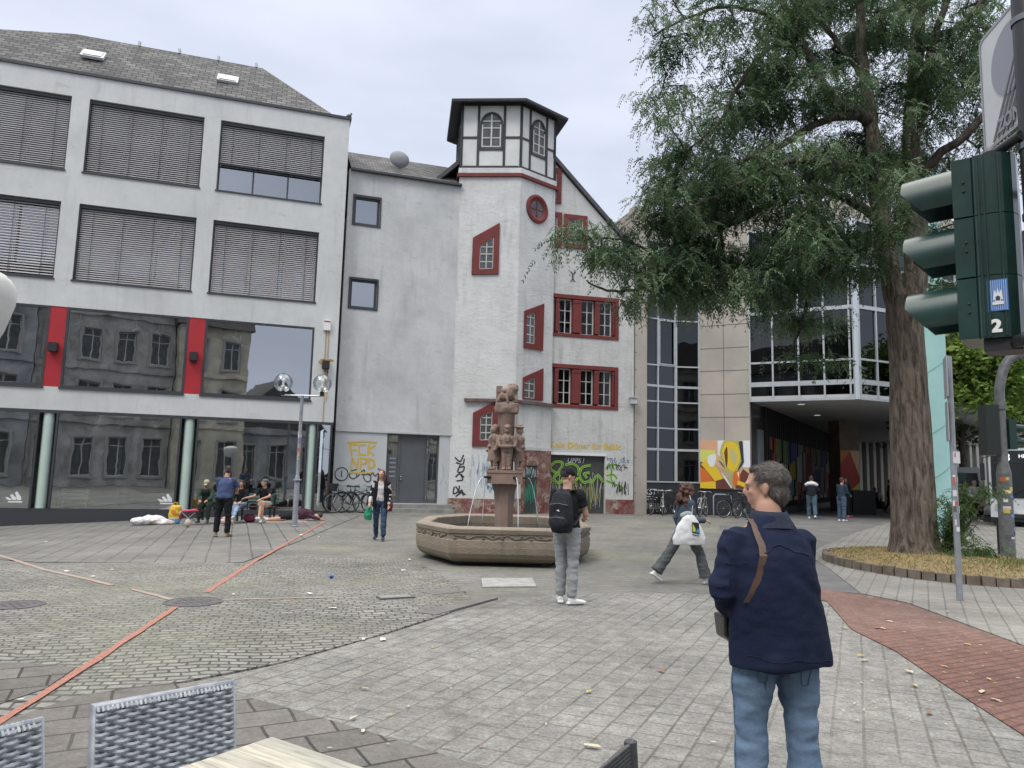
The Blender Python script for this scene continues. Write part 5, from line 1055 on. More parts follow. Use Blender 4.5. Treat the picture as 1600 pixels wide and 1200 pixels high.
mb = MB(); skel = []
tr_ = [(1431, 893, 15.35, .62), (1430, 872, 15.3, .55), (1429, 850, 15.3, .47), (1428, 820, 15.3, .425), (1427, 770, 15.3, .405), (1424, 700, 15.3, .385), (1421, 640, 15.3, .365), (1418, 580, 15.3, .345), (1415, 530, 15.3, .34), (1413, 490, 15.3, .35), (1412, 465, 15.3, .30)]
P = smoothpath([L4(*p) for p in tr_], 5); n = 48; vs = []
for i, (x, y, z, r) in enumerate(P):
    for k in range(n):
        a = 2*pi*k/n; fl = max(0, (1.0-z)); rr = r*(1+.10*fl*cos(a*5+1.3)+.05*fl*cos(a*9+.4)+.035*sin(a*7+z*1.2)+.03*noise.noise(Vector((cos(a)*3, sin(a)*3, z*1.3)))+.05*noise.noise(Vector((cos(a)*9, sin(a)*9, z*1.1))))
        vs.append((x+rr*cos(a), y+rr*sin(a), z))
mb.add(vs, [(i*n+k, i*n+(k+1) % n, (i+1)*n+(k+1) % n, (i+1)*n+k) for i in range(len(P)-1) for k in range(n)])
m_bark = barkmat('bark', (.06, .048, .038), (.22, .185, .15), 13, 1.3); trunk = mb.obj('trunk', m_bark, tree, smooth=180); trunk.matrix_parent_inverse = Matrix.Translation(-Tl)
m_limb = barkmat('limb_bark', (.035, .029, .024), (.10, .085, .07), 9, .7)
for li, lb in enumerate(limbs):
    mb = MB()
    P = smoothpath([L4(*p) for p in lb], 5); random.seed(li)
    P = [(x+random.uniform(-.02, .02), y+random.uniform(-.02, .02), z+random.uniform(-.02, .02), r) for x, y, z, r in P]
    mb.tube([p[:3] for p in P], [p[3] for p in P], 12 if li < 3 else 9)
    skel += [(p[0], p[1], p[2]) for p in P[2:]]
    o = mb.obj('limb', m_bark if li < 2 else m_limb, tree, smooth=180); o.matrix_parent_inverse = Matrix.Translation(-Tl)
# where the leaf clusters hang (x, y, rx, ry, count, depth mean, depth spread)
rng = np.random.default_rng(21)
ell = [(1290, 300, 150, 85, 250, 14.4, .9), (1300, 200, 150, 90, 190, 15, 1.2), (1300, 70, 140, 90, 150, 15, 1.2), (1400, 40, 140, 80, 130, 15.3, 1.3), (1150, 190, 120, 60, 60, 14.3, .8), (1085, 90, 75, 45, 34, 14.2, .7), (1110, 250, 70, 50, 60, 14, .6),
       (1120, 320, 110, 50, 120, 13.6, .6), (1040, 280, 42, 28, 30, 13.8, .4), (1030, 25, 40, 30, 16, 14.2, .5), (1180, 30, 90, 60, 60, 14.5, .8), (1500, 60, 80, 60, 55, 15, .8), (1490, 260, 50, 50, 45, 15.6, .8), (1360, 300, 60, 50, 34, 15.6, .5), (1480, 350, 60, 70, 40, 16.5, .7),
       (960, 385, 55, 26, 40, 13.6, .3), (905, 362, 34, 12, 15, 13.5, .2), (1010, 425, 60, 35, 55, 13.7, .4), (1080, 395, 60, 45, 70, 13.7, .4), (1060, 455, 60, 20, 24, 13.7, .3), (985, 470, 20, 18, 9, 13.7, .2), (1170, 440, 70, 35, 55, 13.9, .5), (1250, 400, 80, 60, 95, 14, .6), (1305, 395, 50, 50, 60, 14.4, .5), (1210, 500, 45, 20, 14, 14.1, .3),
       (1245, 510, 26, 45, 18, 14.2, .2), (1330, 440, 35, 30, 14, 15.2, .4), (1455, 430, 40, 30, 14, 15.7, .5), (1250, 560, 22, 14, 6, 14.2, .2), (1560, 130, 50, 70, 30, 15, .6), (1290, -60, 260, 60, 150, 15, 1.6), (1420, -120, 200, 70, 100, 15.4, 1.6), (1450, 170, 50, 60, 50, 15.2, .9), (1560, 230, 45, 60, 30, 15, .6), (1500, 130, 60, 60, 50, 15, .8), (1400, 250, 60, 70, 40, 16.2, .5), (1560, 20, 60, 50, 40, 15, .7), (1200, 150, 120, 80, 60, 14.5, 1)]
cl = []
for (x, y, rx, ry, cnt, Ym, Ys) in ell:
    for i in range(max(1, int(cnt/8))):
        a = rng.uniform(0, 2*pi); r = sqrt(rng.uniform(0, 1)); p = at(x+rx*r*cos(a), y+ry*r*sin(a), Ym+(.55 if x > 1250 and y < 330 else .15)+rng.normal(0, Ys)); [cl.append(tuple(np.array(p)+rng.normal(0, 1, 3)*np.array([.33, .33, .12]))) for _ in range(rng.integers(6, 11))]
cl = np.array(cl); dc_ = cl-np.array(O); pjx = 800+FP*(dc_@np.array(CR))/(dc_@np.array(_f)); pjy = 600-FP*(dc_@np.array(CU))/(dc_@np.array(_f)); keep_ = (rng.uniform(0, 1, len(cl)) < .86) & ~((pjx < 1000) & (pjy < 330)); cl = cl[keep_]; nodes = [np.array(p) for p in skel]; par = [-1]*len(nodes); arr = np.array(nodes)
from_sk = np.min(np.linalg.norm(cl[:, None, :]-arr[None], axis=2), axis=1); order = np.argsort(from_sk)
big = np.empty((len(arr)+len(cl)*8, 3)); big[:len(arr)] = arr; cnt_n = len(arr); ends = []
for ci in order:
    c = cl[ci]; dd = np.linalg.norm(big[:cnt_n]-c, axis=1)+.35*np.maximum(0, big[:cnt_n, 2]-c[2]-.5); j = int(np.argmin(dd)); st = big[j]; Ld = np.linalg.norm(c-st); k = max(1, min(7, int(Ld/.28))); pj = j
    bow = rng.normal(0, .09, 3)*Ld+np.array([0, 0, .12*Ld])
    for q in range(1, k+1):
        t = q/k; p = st+(c-st)*t+bow*4*t*(1-t); big[cnt_n] = p; par.append(pj); pj = cnt_n; cnt_n += 1
    ends.append(pj)
desc = np.zeros(cnt_n); 
for e in ends:
    j = e
    while j >= 0 and par[j] != -1: desc[j] += 1; j = par[j]
mb = MB()
for j in range(cnt_n):
    if par[j] == -1: continue
    r1 = .0045*max(desc[j], 1)**.5+.002; a, b = Vector(big[par[j]]), Vector(big[j])
    if (b-a).length > 1e-4: mb.tube([a-(b-a)*.05, b], [r1*1.1, r1], 5, cap=False)
tw = mb.obj('twigs', mat('twig_bark', (.035, .028, .023), .9), tree); tw.matrix_parent_inverse = Matrix.Translation(-Tl)
V, Q = sprays(cl, .17, 14, .30, 7, .085, .0125, .35, None, .30)
tone = np.clip(rng.normal(.5, .28, len(cl)), 0, 1); tone_f = np.tile(np.repeat(tone, 14), 14)
m_leaf = leafmat('locust_leaf', (.035, .07, .032), (.085, .145, .065), (.19, .27, .15), .35, .9)
cr_ = mesh_np('crown', V, Q, m_leaf, tree); cr_.matrix_parent_inverse = Matrix.Translation(-Tl)
at_ = cr_.data.attributes.new('tone', 'FLOAT', 'FACE'); at_.data.foreach_set('value', tone_f.astype(np.float32)) if len(tone_f) == len(cr_.data.polygons) else print('TONE', len(tone_f), len(cr_.data.polygons))
# suckers at the foot of the trunk and the planted pit
sc_ = [tuple(at(1490+rng.normal(0, 12), y, 15.1+rng.normal(0, .25))) for y in rng.uniform(775, 858, 46)]+[tuple(at(1530+rng.normal(0, 22), 768+rng.normal(0, 6), 15.0)) for _ in range(14)]+[tuple(at(1520+rng.normal(0, 25), 862+rng.normal(0, 4), 14.6)) for _ in range(22)]
V, Q = sprays(np.array(sc_), .10, 9, .22, 5, .07, .011, .2)
sk_ = mesh_np('sucker_leaves', V, Q, leafmat('sucker_leaf', (.04, .075, .03), (.07, .13, .04), (.13, .20, .06), .35, 2.0), tree); sk_.matrix_parent_inverse = Matrix.Translation(-Tl)
mb = MB()
for i, c in enumerate(sc_): a = at(1478+rng.normal(0, 8), 866, 15.2); c = Vector(c); mb.tube([a, (a+c)/2+Vector((.08, 0, .05)), c], [.012, .008, .004], 5)
st_ = mb.obj('sucker_stems', mat('sucker_bark', (.10, .09, .06), .9), tree); st_.matrix_parent_inverse = Matrix.Translation(-Tl)
# ---- tree pit
PC = (8.55, 15.0); PRX, PRY = 2.02, 2.75
pit = thing('tree_pit', 'round planting bed with straw coloured grass edged by upright brown stone blocks', 'planting bed', loc=(PC[0], PC[1], 0))
Pf = lambda a, k=1: (PRX*k*cos(a), PRY*k*sin(a))
mb = MB(); N_ = 64
for i in range(N_):
    a0, a1 = 2*pi*i/N_+.006, 2*pi*(i+1)/N_-.006; h = .165+random.uniform(-.012, .012); k1 = 1+random.uniform(-.004, .006)
    pts = [Pf(a0, k1), Pf(a1, k1), Pf(a1, .945), Pf(a0, .945)]; mb.extr(pts, -.02, h)
mb.obj('kerb_blocks', mat('kerb_block', (.13, .105, .08), .9, (.21, .18, .145), 4, 1, .5, 25, fine=.15), pit)
mb = MB(); n = 40; vs = [(0, 0, .30)]
for j in range(1, 9):
    k = j/8*.95
    for i in range(n): a = 2*pi*i/n; x, y = Pf(a, k); vs.append((x, y, .13+.17*(1-(j/8)**2)+.03*noise.noise(Vector((x*2, y*2, 0)))))
fs = [(0, 1+i, 1+(i+1) % n) for i in range(n)]+[(1+(j-1)*n+i, 1+j*n+i, 1+j*n+(i+1) % n, 1+(j-1)*n+(i+1) % n) for j in range(1, 8) for i in range(n)]
mb.add(vs, fs); mb.obj('soil', mat('straw_soil', (.30, .225, .11), .95, (.20, .155, .085), 3, 1, .6, 30, fine=.25, fsc=40), pit, smooth=180)
def tuft_mesh(n, fxy, hh, wid, seed):
    r = np.random.default_rng(seed); V = []
    for i in range(n):
        x, y, z = fxy(r); a = r.uniform(0, 2*pi); h = hh*r.uniform(.4, 1.2); lx, ly = r.normal(0, .7, 2)*h
        V += [(x-cos(a)*wid, y-sin(a)*wid, z), (x+cos(a)*wid, y+sin(a)*wid, z), (x+lx, y+ly, z+h*r.uniform(.3, 1))]
    return np.array(V), np.arange(len(V)).reshape(-1, 3)
def inpit(r):
    a = r.uniform(0, 2*pi); k = sqrt(r.uniform(0, 1))*.93; x, y = Pf(a, k); return x, y, .12+.17*(1-k*k)
V, Q = tuft_mesh(9000, inpit, .09, .008, 4); V[:, 0] += PC[0]; V[:, 1] += PC[1]
tag(mesh_np('dry_grass', V, Q, mat('dry_grass', (.42, .32, .15), .9, (.27, .24, .10), 2.5, 1)), 'dry yellowed grass covering the tree pit', 'grass', kind='stuff')
V, Q = tuft_mesh(1800, lambda r: (PC[0]+.5+r.normal(0, .5), PC[1]-1.0+r.normal(0, .35), .2), .16, .009, 5)
tag(mesh_np('green_grass', V, Q, mat('green_grass', (.09, .14, .04), .9)), 'patch of green grass at the foot of the tree', 'grass', kind='stuff')
mb = MB(); random.seed(8)
def wall_pt(): 
    s_ = random.uniform(-.1, 4.4); p = BF(s_, random.uniform(.05, .55)*random.random()+.05, 0); return (p.x, p.y)
blades('weeds', [wall_pt() for _ in range(900)], mat('weed_green', (.12, .15, .05), .9, (.2, .2, .09), 3, 1), 'low weeds and moss along the foot of the grey wall', 'weeds', .07)
# background trees
def bgtree(name, x, y, h, rw, m, lab, seed, n=420, k=9, la=.30, lb=.10, low=.25, group=None):
    r = np.random.default_rng(seed); z0 = gz(x, y); t = thing(name, lab, 'tree', group, loc=(x, y, z0)); cl = []
    lob = [(r.normal(0, .42)*rw, r.normal(0, .42)*rw, h*(low+.1)+r.uniform(0, 1)*h*(.8-low), rw*r.uniform(.3, .55)) for _ in range(13)]
    for i in range(n):
        a = lob[r.integers(0, 13)]; d = unit(r.normal(0, 1, 3)); cl.append((a[0]+d[0]*a[3]*r.uniform(.6, 1.05), a[1]+d[1]*a[3]*r.uniform(.6, 1.05), a[2]+d[2]*a[3]*.8))
    global rng; sv = rng; rng = r; V, Q = sprays(np.array(cl), .3, k, .7, 3, la, lb, .3); rng = sv
    mesh_np('crown', V, Q, m, t); mb = MB(); mb.tube([(0, 0, -.1), (.05, 0, h*.25), (0, .1, h*.5), (.1, 0, h*.8)], [.26, .2, .14, .05], 10)
    for a in lob[:9]: mb.tube([(0, 0, h*.25+.1*a[2]), (a[0]*.5, a[1]*.5, a[2]*.75), (a[0], a[1], a[2])], [.1, .07, .03], 7)
    mb.obj('trunk', m_bark, t, smooth=180); return t
ml1 = leafmat('lime_leaf', (.09, .15, .03), (.16, .25, .045), (.26, .36, .08), .4, .5); ml2 = leafmat('dark_leaf', (.035, .07, .03), (.06, .10, .04), (.09, .14, .06), .3, .5)
gT = 'trees along the far side of the street'
bgtree('roadside_tree', 31, 42, 15, 5.5, ml1, 'bright yellow-green tree behind the bus at the right edge', 1, group=gT)
bgtree('roadside_tree', 25.5, 42, 13.5, 4.2, ml2, 'dark green tree rising just right of the teal column', 2, group=gT)
bgtree('roadside_tree', 37, 62, 17, 6, ml1, 'pale green tree farther down the street behind the signal pole', 3, group=gT)
bgtree('roadside_tree', 33, 60, 15, 5, ml2, 'dark tree at the far end of the street above the walkers', 4, group=gT)
bgtree('roadside_tree', 20, 30.5, 9.5, 2.6, ml1, 'light green tree crown directly above the bus roof', 5, n=260, k=8, la=.2, lb=.07, low=.45, group=gT)
bgtree('roadside_tree', 46, 78, 17, 7, ml2, 'dark crown closing the view at the end of the street', 6, group=gT)
# ================================================================ STREET FURNITURE
GP = mat('galvanised', (.33, .36, .39), .5, (.26, .28, .30), 5, 1, .1, metal=.4)
def stickers(F_pts, r, n, z0, z1, seed, parent, spread=3.1):
    rr = random.Random(seed); cols_ = [(.6, .6, .62), (.7, .7, .68), (.1, .1, .12), (.5, .1, .08), (.15, .25, .5), (.55, .45, .1)]
    for i in range(n):
        z = rr.uniform(z0, z1); h = rr.uniform(.04, .11); a0 = -pi/2+rr.uniform(-1.2, .9); w_ = rr.uniform(.5, 1.1); mb = MB(); x, y = F_pts; rad = r+.0015+.0005*i; k = 5
        vs = [(x+rad*cos(a0+w_*j/k), y+rad*sin(a0+w_*j/k), z+h*q) for q in (0, 1) for j in range(k+1)]
        mb.add(vs, [(j, j+1, j+k+2, j+k+1) for j in range(k)]); c = cols_[rr.randrange(6)]; mb.obj('sticker', mat('sticker_%d' % cols_.index(c), c, .6), parent)
# twin globe lamp
c = gr(460, 823); Yl = c.y; hp = at(470, 618, Yl).z-c.z
lp = thing('lamp_post', 'slim grey lamp post with two clear glass globes beside the lying person', 'street lamp', loc=c)
mb = MB(); mb.lathe([(.075, 0), (.075, 1.35), (.06, 1.4), (.05, 1.45), (.05, hp)], (0, 0, 0), 14); mb.lathe([(.1, 0), (.1, .03), (.075, .05)], (0, 0, 0), 14); mb.lathe([(.12, 1.28), (.12, 1.31), (.05, 1.33)], (0, 0, 0), 10); mb.obj('pole', GP, lp, smooth=40)
stickers((0, 0), .051, 18, 1.6, 2.6, 2, lp)
MB().tube([(-.60, 0, hp), (.60, 0, hp)], .026, 8).obj('crossbar', mat('light_metal', (.5, .52, .54), .4, metal=.4), lp)
m_globe = glassmat('globe_glass', tint=(.93, .95, .96), refl=.06, clear=.94)
for s_ in (-.56, .56):
    mb = MB(); mb.tube([(s_, 0, hp), (s_, 0, hp+.12)], .06, 10); f_ = mb.obj('lamp_holder', m_blk, lp); MB().ball((s_, 0, hp+.36), .265, 28, 18).obj('globe', m_globe, f_, smooth=180)
    MB().lathe([(.03, .12), (.05, .2), (.075, .26), (.02, .3), (.045, .4), (.05, .46), (0, .5)], (s_, 0, hp), 12).obj('bulb', mat('bulb_white', (.75, .75, .72), .4), f_, smooth=180)
# thin sign pole on the pavement
c = gr(1500, 940); sp = thing('sign_pole', 'thin galvanised pole covered in stickers standing on the pale pavement before the tree', 'sign pole', loc=c); hs = at(1486, 557, c.y).z-c.z
MB().lathe([(.042, 0), (.042, hs), (0, hs+.01)], (0, 0, 0), 16).obj('pole', GP, sp, smooth=40); stickers((0, 0), .043, 16, .9, 2.1, 5, sp)
sf2 = Fr((0, 0), 205)
for z0, z1, w_ in ((hs-.62, hs-.03, .42), (hs-1.25, hs-.68, .3)):
    mb = MB(); mb.box(sf2, -.12, w_-.1, .05, .065, z0, z1); mb.box(sf2, -.03, .03, .0, .06, z0+.1, z0+.13); mb.box(sf2, -.03, .03, .0, .06, z1-.13, z1-.1); mb.obj('sign_plate', mat('plate_grey', (.36, .38, .40), .5, metal=.3), sp)
MB().box(Fr((0, 0), 90), -.03, .07, .045, .05, 1.95, 2.12).obj('sticker', mat('sticker_0', (.6, .6, .62)), sp)
# dark curved pole with two small signals
c = gr(1576, 879); dp = thing('signal_pole', 'dark curved pole covered in stickers carrying small black signals beside the bollard', 'signal pole', loc=c); Yd = c.y
kz = lambda y: at(1570, y, Yd).z-c.z; kx = lambda x, y: at(x, y, Yd).x-c.x
m_dpole = mat('dark_pole', (.11, .115, .12), .55, (.20, .21, .21), 7, .8, .2, 30, metal=.2)
pts = [(0, 0, 0), (0, 0, kz(740)), (0, 0, kz(625)), (.03, 0, kz(600)), (.16, 0, kz(572)), (.38, 0, kz(556)), (.75, 0, kz(552)), (1.6, 0, kz(551))]
pts = [pts[0], pts[1]]+smoothpath(pts[1:], 5); mb = MB(); mb.tube(pts, [.15 if p[2] < kz(735) else .105 for p in pts], 16); mb.lathe([(.13, kz(640)), (.13, kz(634))], (0, 0, 0), 14); mb.obj('pole', m_dpole, dp, smooth=50)
stickers((0, 0), .152, 16, .5, 1.9, 9, dp)
X0, X1 = kx(1535, 670), kx(1556, 670); mb = MB(); bf = Fr((0, 0), 90); mb.box(bf, X0, X1, -.14, .14, kz(712), kz(634)); bx_ = mb.obj('signal_head', mat('signal_black', (.02, .028, .026), .4), dp)
mb = MB(); mb.tube([(X1, 0, kz(642)), (-.05, 0, kz(642))], .025, 6); mb.tube([(X1, 0, kz(708)), (-.05, 0, kz(708))], .025, 6); mb.obj('bracket', m_blk, bx_)
mb = MB(); mb.box(bf, .1, .26, -.12, .12, kz(702), kz(655))
for zz_ in (668, 689): mb.tube([(.25, 0, kz(zz_)), (.5, 0, kz(zz_)-.02)], [(.11, .09), (.11, .09)], 12, cap=False)
mb.obj('signal_head', mat('signal_green', (.015, .045, .038), .35), dp)
c = gr(1563, 867); bo = thing('bollard', 'thin black steel bollard left of the dark signal pole', 'bollard', loc=c); mb = MB(); mb.lathe([(.10, 0), (.10, .02), (.05, .03), (.05, .82), (.055, .83), (.055, .88), (0, .9)], (0, 0, 0), 14); mb.obj('post', m_blk, bo, smooth=40)
# ---- near traffic light and sign, upper right
m_tlg = mat('signal_dark_green', (.004, .016, .0135), .33, (.016, .05, .042), 3, 1, spec=.55, coat=.3)
TLP = at(1492, 390, 3.62); TF = Fr((TLP.x, TLP.y), 129.7)
tl = thing('traffic_light', 'dark green traffic light seen from its side, with three long visors, marked 2', 'traffic light')
zt = TF.hit(1505, 247)[1]; zb = TF.hit(1520, 531)[1]; hh = (zt-zb)/3
mb = MB()
for k in range(3):
    z0 = zb+k*hh+.004; z1 = zb+(k+1)*hh-.004
    mb.box(TF, .0, .085, -.30, .0, z0, z1)
doors = mb.obj('front_doors', m_tlg, tl)
mb = MB()
for k in range(3):
    z0 = zb+k*hh+.002; z1 = zb+(k+1)*hh-.002
    prof = [(.085, -.29), (.085, -.008), (.1, .004), (.17, .004), (.215, -.01), (.25, -.05), (.265, -.10), (.265, -.2), (.25, -.25), (.2, -.29)]
    n = len(prof); P = [TF(a, b, z0) for a, b in prof]+[TF(a, b, z1) for a, b in prof]; mb.add(P, [tuple(range(n)), tuple(range(2*n-1, n-1, -1))]+[(i, i+n, (i+1) % n+n, (i+1) % n) for i in range(n)])
mb.obj('housing', m_tlg, tl)
mb = MB()
for k in range(3):
    for zz_ in (.5,): 
        for dz in (-.02, .025): mb.lathe([(0, 0), (.006, 0)], (0, 0, 0), 4) if False else mb.ball(TF(.05, .002, zb+(k+zz_)*hh+dz), .0065, 8, 5)
mb.obj('screw', m_blk, tl)
mb = MB()
for i, s_ in enumerate((.112, .135, .2)): mb.box(TF, s_-.004, s_+.004, .004 if s_ < .18 else -.006, .011 if s_ < .18 else .003, zb+.01, zt-.01)
mb.obj('housing_rib', m_tlg, tl)
for k in range(3):
    zc = zb+(k+.5)*hh+.012; n = 20; mb = MB(); Lv = .242; rad = .142; vs = []
    for (s_, rr, sc) in ((0, rad, 1), (-Lv, rad*.95, 1)):
        for rr2 in (rr, rr-.006):
            for i in range(n+1):
                a = R(-32)+R(244)*i/n
                if s_ < -.1: lim = .0
                vs.append(TF(s_+(.0 if a >= 0 and a <= pi else .0), -.152+rr2*cos(a), zc+rr2*sin(a)-(.012 if s_ < 0 else 0)))
    m = n+1; fs = [(i, i+1, 2*m+i+1, 2*m+i) for i in range(n)]+[(m+i, 3*m+i, 3*m+i+1, m+i+1) for i in range(n)]+[(2*m+i, 2*m+i+1, 3*m+i+1, 3*m+i) for i in range(n)]+[(0, 2*m, 3*m, m), (n, m+n, 3*m+n, 2*m+n)]
    # lower lip slants back to the door: pull the tip's lowest points towards the housing
    for i in list(range(0, 5))+list(range(n-4, n+1)):
        kk = (4-i if i < 5 else i-(n-4))/4.0
        for base in (2*m, 3*m): p = Vector(vs[base+i]); q = Vector(vs[(0 if base == 2*m else m)+i]); vs[base+i] = p.lerp(q, .38*kk)
    mb.add(vs, fs); v_ = mb.obj('visor', m_tlg, tl, smooth=60)
    mb = MB(); mb.lathe([(0, 0), (.105, 0), (.11, .0)], (0, 0, 0), 20); mb.v = [tuple(TF(-.004, -.15+x, zc+y)) for x, y, z in mb.v]; mb.obj('lens', mat('lens_%d' % k, [(.01, .12, .05), (.25, .14, .02), (.2, .015, .012)][k], .15, spec=.8), tl)
mb = MB(); mb.lathe([(.055, zb-.05), (.06, zb-.045), (.06, zb+.0)], (TF(.19, -.1, 0).x, TF(.19, -.1, 0).y, 0), 16); mb.box(TF, .10, .26, -.2, -.02, zb-.06, zb); mb.obj('end_cap', m_blk, tl); mb = MB(); mb.lathe([(.05, zt), (.05, zt+.03), (.03, zt+.05)], (TF(.17, -.1, 0).x, TF(.17, -.1, 0).y, 0), 14); mb.obj('end_cap', m_blk, tl)
text(TF, .135, zb+.03, '2', .062, mat('pure_white', (.8, .8, .8), .5), tl, d=.0065, off=.004, name='number', wsc=1.1)
mb = MB(); sF = lambda a, b, c_: TF(.128+a, .0055+b, zb+hh*.42+c_); mb.box(sF, 0, .085, 0, .0015, 0, .155); stk = mb.obj('sticker', mat('sticker_blue', (.05, .16, .42), .5), tl)
mb = MB(); 
for i in range(9): mb.box(sF, .006+i*.0088, .009+i*.0088, .0016, .002, .004, .151)
mb.obj('stripes', mat('sticker_pale', (.35, .45, .65), .5), stk)
mb = MB(); mb.prism(sF, [(.022, .055), (.03, .105), (.038, .085), (.043, .118), (.049, .085), (.058, .105), (.064, .055)], .002, .003); mb.prism(sF, [(.031, .035), (.055, .035), (.056, .075), (.03, .075)], .003, .004); mb.box(sF, .02, .066, .0035, .0045, .03, .045); mb.obj('crest', m_wpaint, stk)
MB().prism(sF, [(.034, .05), (.052, .05), (.052, .068), (.043, .075), (.034, .068)], .0045, .005).obj('shield', mat('sticker_navy', (.02, .04, .12), .5), stk)
# the pole it hangs from (standing just outside the right edge)
pb = at(1627, 400, 3.42); pg = gz(pb.x, pb.y)
np_ = thing('mast', 'black mast at the right edge that carries the near traffic light and zone sign', 'mast', loc=(pb.x, pb.y, pg))
MB().lathe([(.075, 0), (.075, 1.0), (.06, 1.05), (.06, 6.0)], (0, 0, 0), 20).obj('pole', mat('mast_black', (.025, .027, .03), .4, metal=.3), np_, smooth=40)
mb = MB()
for zz_ in (2.9, 3.25, 3.9, 4.3): mb.lathe([(.066, zz_), (.066, zz_+.03)], (0, 0, 0), 20)
mb.obj('clamp_band', mat('band_steel', (.18, .19, .2), .35, metal=.8), np_)
mb = MB(); a = TF(.17, -.1, zt+.02); mb.tube([tuple(a-Vector((pb.x, pb.y, pg))), (-.06, 0, zt+.05-pg)], .026, 12); a = TF(.19, -.1, zb-.03); mb.tube([tuple(a-Vector((pb.x, pb.y, pg))), (-.1, 0, zb-.02-pg), (0, 0, zb-.02-pg)], .032, 12); mb.obj('bracket_arm', mat('mast_black', (.025, .027, .03)), np_, smooth=60)
# end of zone sign
ZP = at(1534, 150, 3.95); ZF = Fr((ZP.x, ZP.y), 187.5); zl0 = ZF.hit(1550, 232)[1]; zl1 = ZF.hit(1529, 67)[1]
zs = thing('zone_sign', 'white sign with a grey disc and slanting bars, seen nearly edge on', 'sign')
def rrect(a0, a1, b0, b1, r, n=5): return [(cx_+r*cos(t), cy_+r*sin(t)) for cx_, cy_, s0 in ((a1-r, b1-r, 0), (a0+r, b1-r, pi/2), (a0+r, b0+r, pi), (a1-r, b0+r, 3*pi/2)) for t in [s0+pi/2*i/n for i in range(n+1)]]
Wz = .54; hz_ = zl1-zl0
mb = MB(); mb.prism(ZF, rrect(0, Wz, zl0, zl1, .05), -.003, 0); zp = mb.obj('plate', mat('sign_white', (.55, .57, .58), .5, (.5, .52, .53), 5, 1), zs)
mb = MB(); o_ = rrect(0, Wz, zl0, zl1, .05); i_ = rrect(.016, Wz-.016, zl0+.016, zl1-.016, .04); n = len(o_)
for i in range(n): mb.quad(*[ZF(p[0], .003, p[1]) for p in (o_[i], o_[(i+1) % n], i_[(i+1) % n], i_[i])])
for i in range(n): mb.quad(ZF(o_[i][0], .003, o_[i][1]), ZF(o_[(i+1) % n][0], .003, o_[(i+1) % n][1]), ZF(o_[(i+1) % n][0], -.006, o_[(i+1) % n][1]), ZF(o_[i][0], -.006, o_[i][1]))
mb.obj('rim', mat('sign_rim', (.3, .31, .32), .5), zp)
mg = mat('sign_grey', (.26, .27, .31), .5); zc = zl0+hz_*.60
MB().quad(*[ZF(.31+.19*cos(2*pi*i/40), .0045, zc+.19*sin(2*pi*i/40)) for i in range(40)]).obj('grey_disc', mg, zp)
mb = MB()
for i in range(5): a = .10+i*.045; mb.prism(ZF, [(a, zl0+.02), (a+.018, zl0+.02), (a+.42, zl1-.1), (a+.402, zl1-.1)] if i < 0 else [(a, zl0+.02), (a+.018, zl0+.02), (min(a+.27, Wz-.02), zl0+.38), (min(a+.252, Wz-.035), zl0+.38)], .0055, .0065)
mb.obj('bars', mat('sign_dark', (.10, .10, .11), .5), zp)
text(ZF, .3, zl0+.045, 'ZONE', .075, mg, zp, d=.0075, align='CENTER', off=.003)
mb = MB(); mb.box(ZF, .2, .4, -.04, -.006, zl0+.1, zl0+.13); mb.box(ZF, .2, .4, -.04, -.006, zl1-.15, zl1-.12); mb.tube([ZF(.3, -.03, zl0+.115), Vector((pb.x, pb.y, zl0+.115))], .02, 8); mb.tube([ZF(.3, -.03, zl1-.135), Vector((pb.x, pb.y, zl1-.135))], .02, 8); mb.obj('bracket', m_blk, zs)
bx2 = MB(); q = at(1604, 395, 4.6); f_ = Fr((q.x, q.y), 90); bx2.box(f_, -.035, .2, -.1, .1, 2.95, 3.25); bx2.tube([f_(0.1, 0, 3.1), Vector((pb.x, pb.y, 3.1))], .02, 6); tag(bx2.obj('traffic_light', MATS['signal_black']), 'dark edge of another signal head cut off by the right picture edge', 'traffic light')
# ================================================================ CAFE FURNITURE
m_wick = bpy.data.materials.new('grey_wicker'); m_wick.use_nodes = True; t_ = m_wick.node_tree; p_ = t_.nodes['Principled BSDF']; p_.inputs['Roughness'].default_value = .5
co_ = t_.nodes.new('ShaderNodeTexCoord'); n_ = t_.nodes.new('ShaderNodeTexNoise'); n_.inputs['Scale'].default_value = 22; n_.inputs['Detail'].default_value = 4; t_.links.new(co_.outputs['Object'], n_.inputs[0])
r_ = t_.nodes.new('ShaderNodeValToRGB'); t_.links.new(n_.outputs[0], r_.inputs[0]); e_ = r_.color_ramp.elements; e_[0].position = .3; e_[0].color = (.21, .23, .26, 1); e_[1].position = .7; e_[1].color = (.38, .41, .45, 1); t_.links.new(r_.outputs[0], p_.inputs[0])
def woven(W_, H_, nv, nh, f, bowl=.0, th=.006):
    """real basket weave: flat horizontal strands passing over and under upright ones; f maps (x, y, out) to space"""
    mb = MB(); dx = W_/nv; dy = H_/nh
    for j in range(nh):
        yc = (j+.5)*dy
        for i in range(nv*2):
            x0, x1 = i*dx/2, (i+1)*dx/2
            e = lambda k: (th if ((k//2+j) % 2 == 0) else -th)*(1 if k % 2 else 0)
            a, b = e(i), e(i+1); hh_ = dy*.46
            mb.add([f(x0, yc-hh_, a), f(x1, yc-hh_, b), f(x1, yc, b+.003), f(x0, yc, a+.003), f(x1, yc+hh_, b), f(x0, yc+hh_, a)], [(0, 1, 2, 3), (3, 2, 4, 5)])
    for i in range(nv+1): x = i*dx; mb.quad(f(max(x-dx*.1, 0), 0, 0), f(min(x+dx*.1, W_), 0, 0), f(min(x+dx*.1, W_), H_, 0), f(max(x-dx*.1, 0), H_, 0))
    return mb
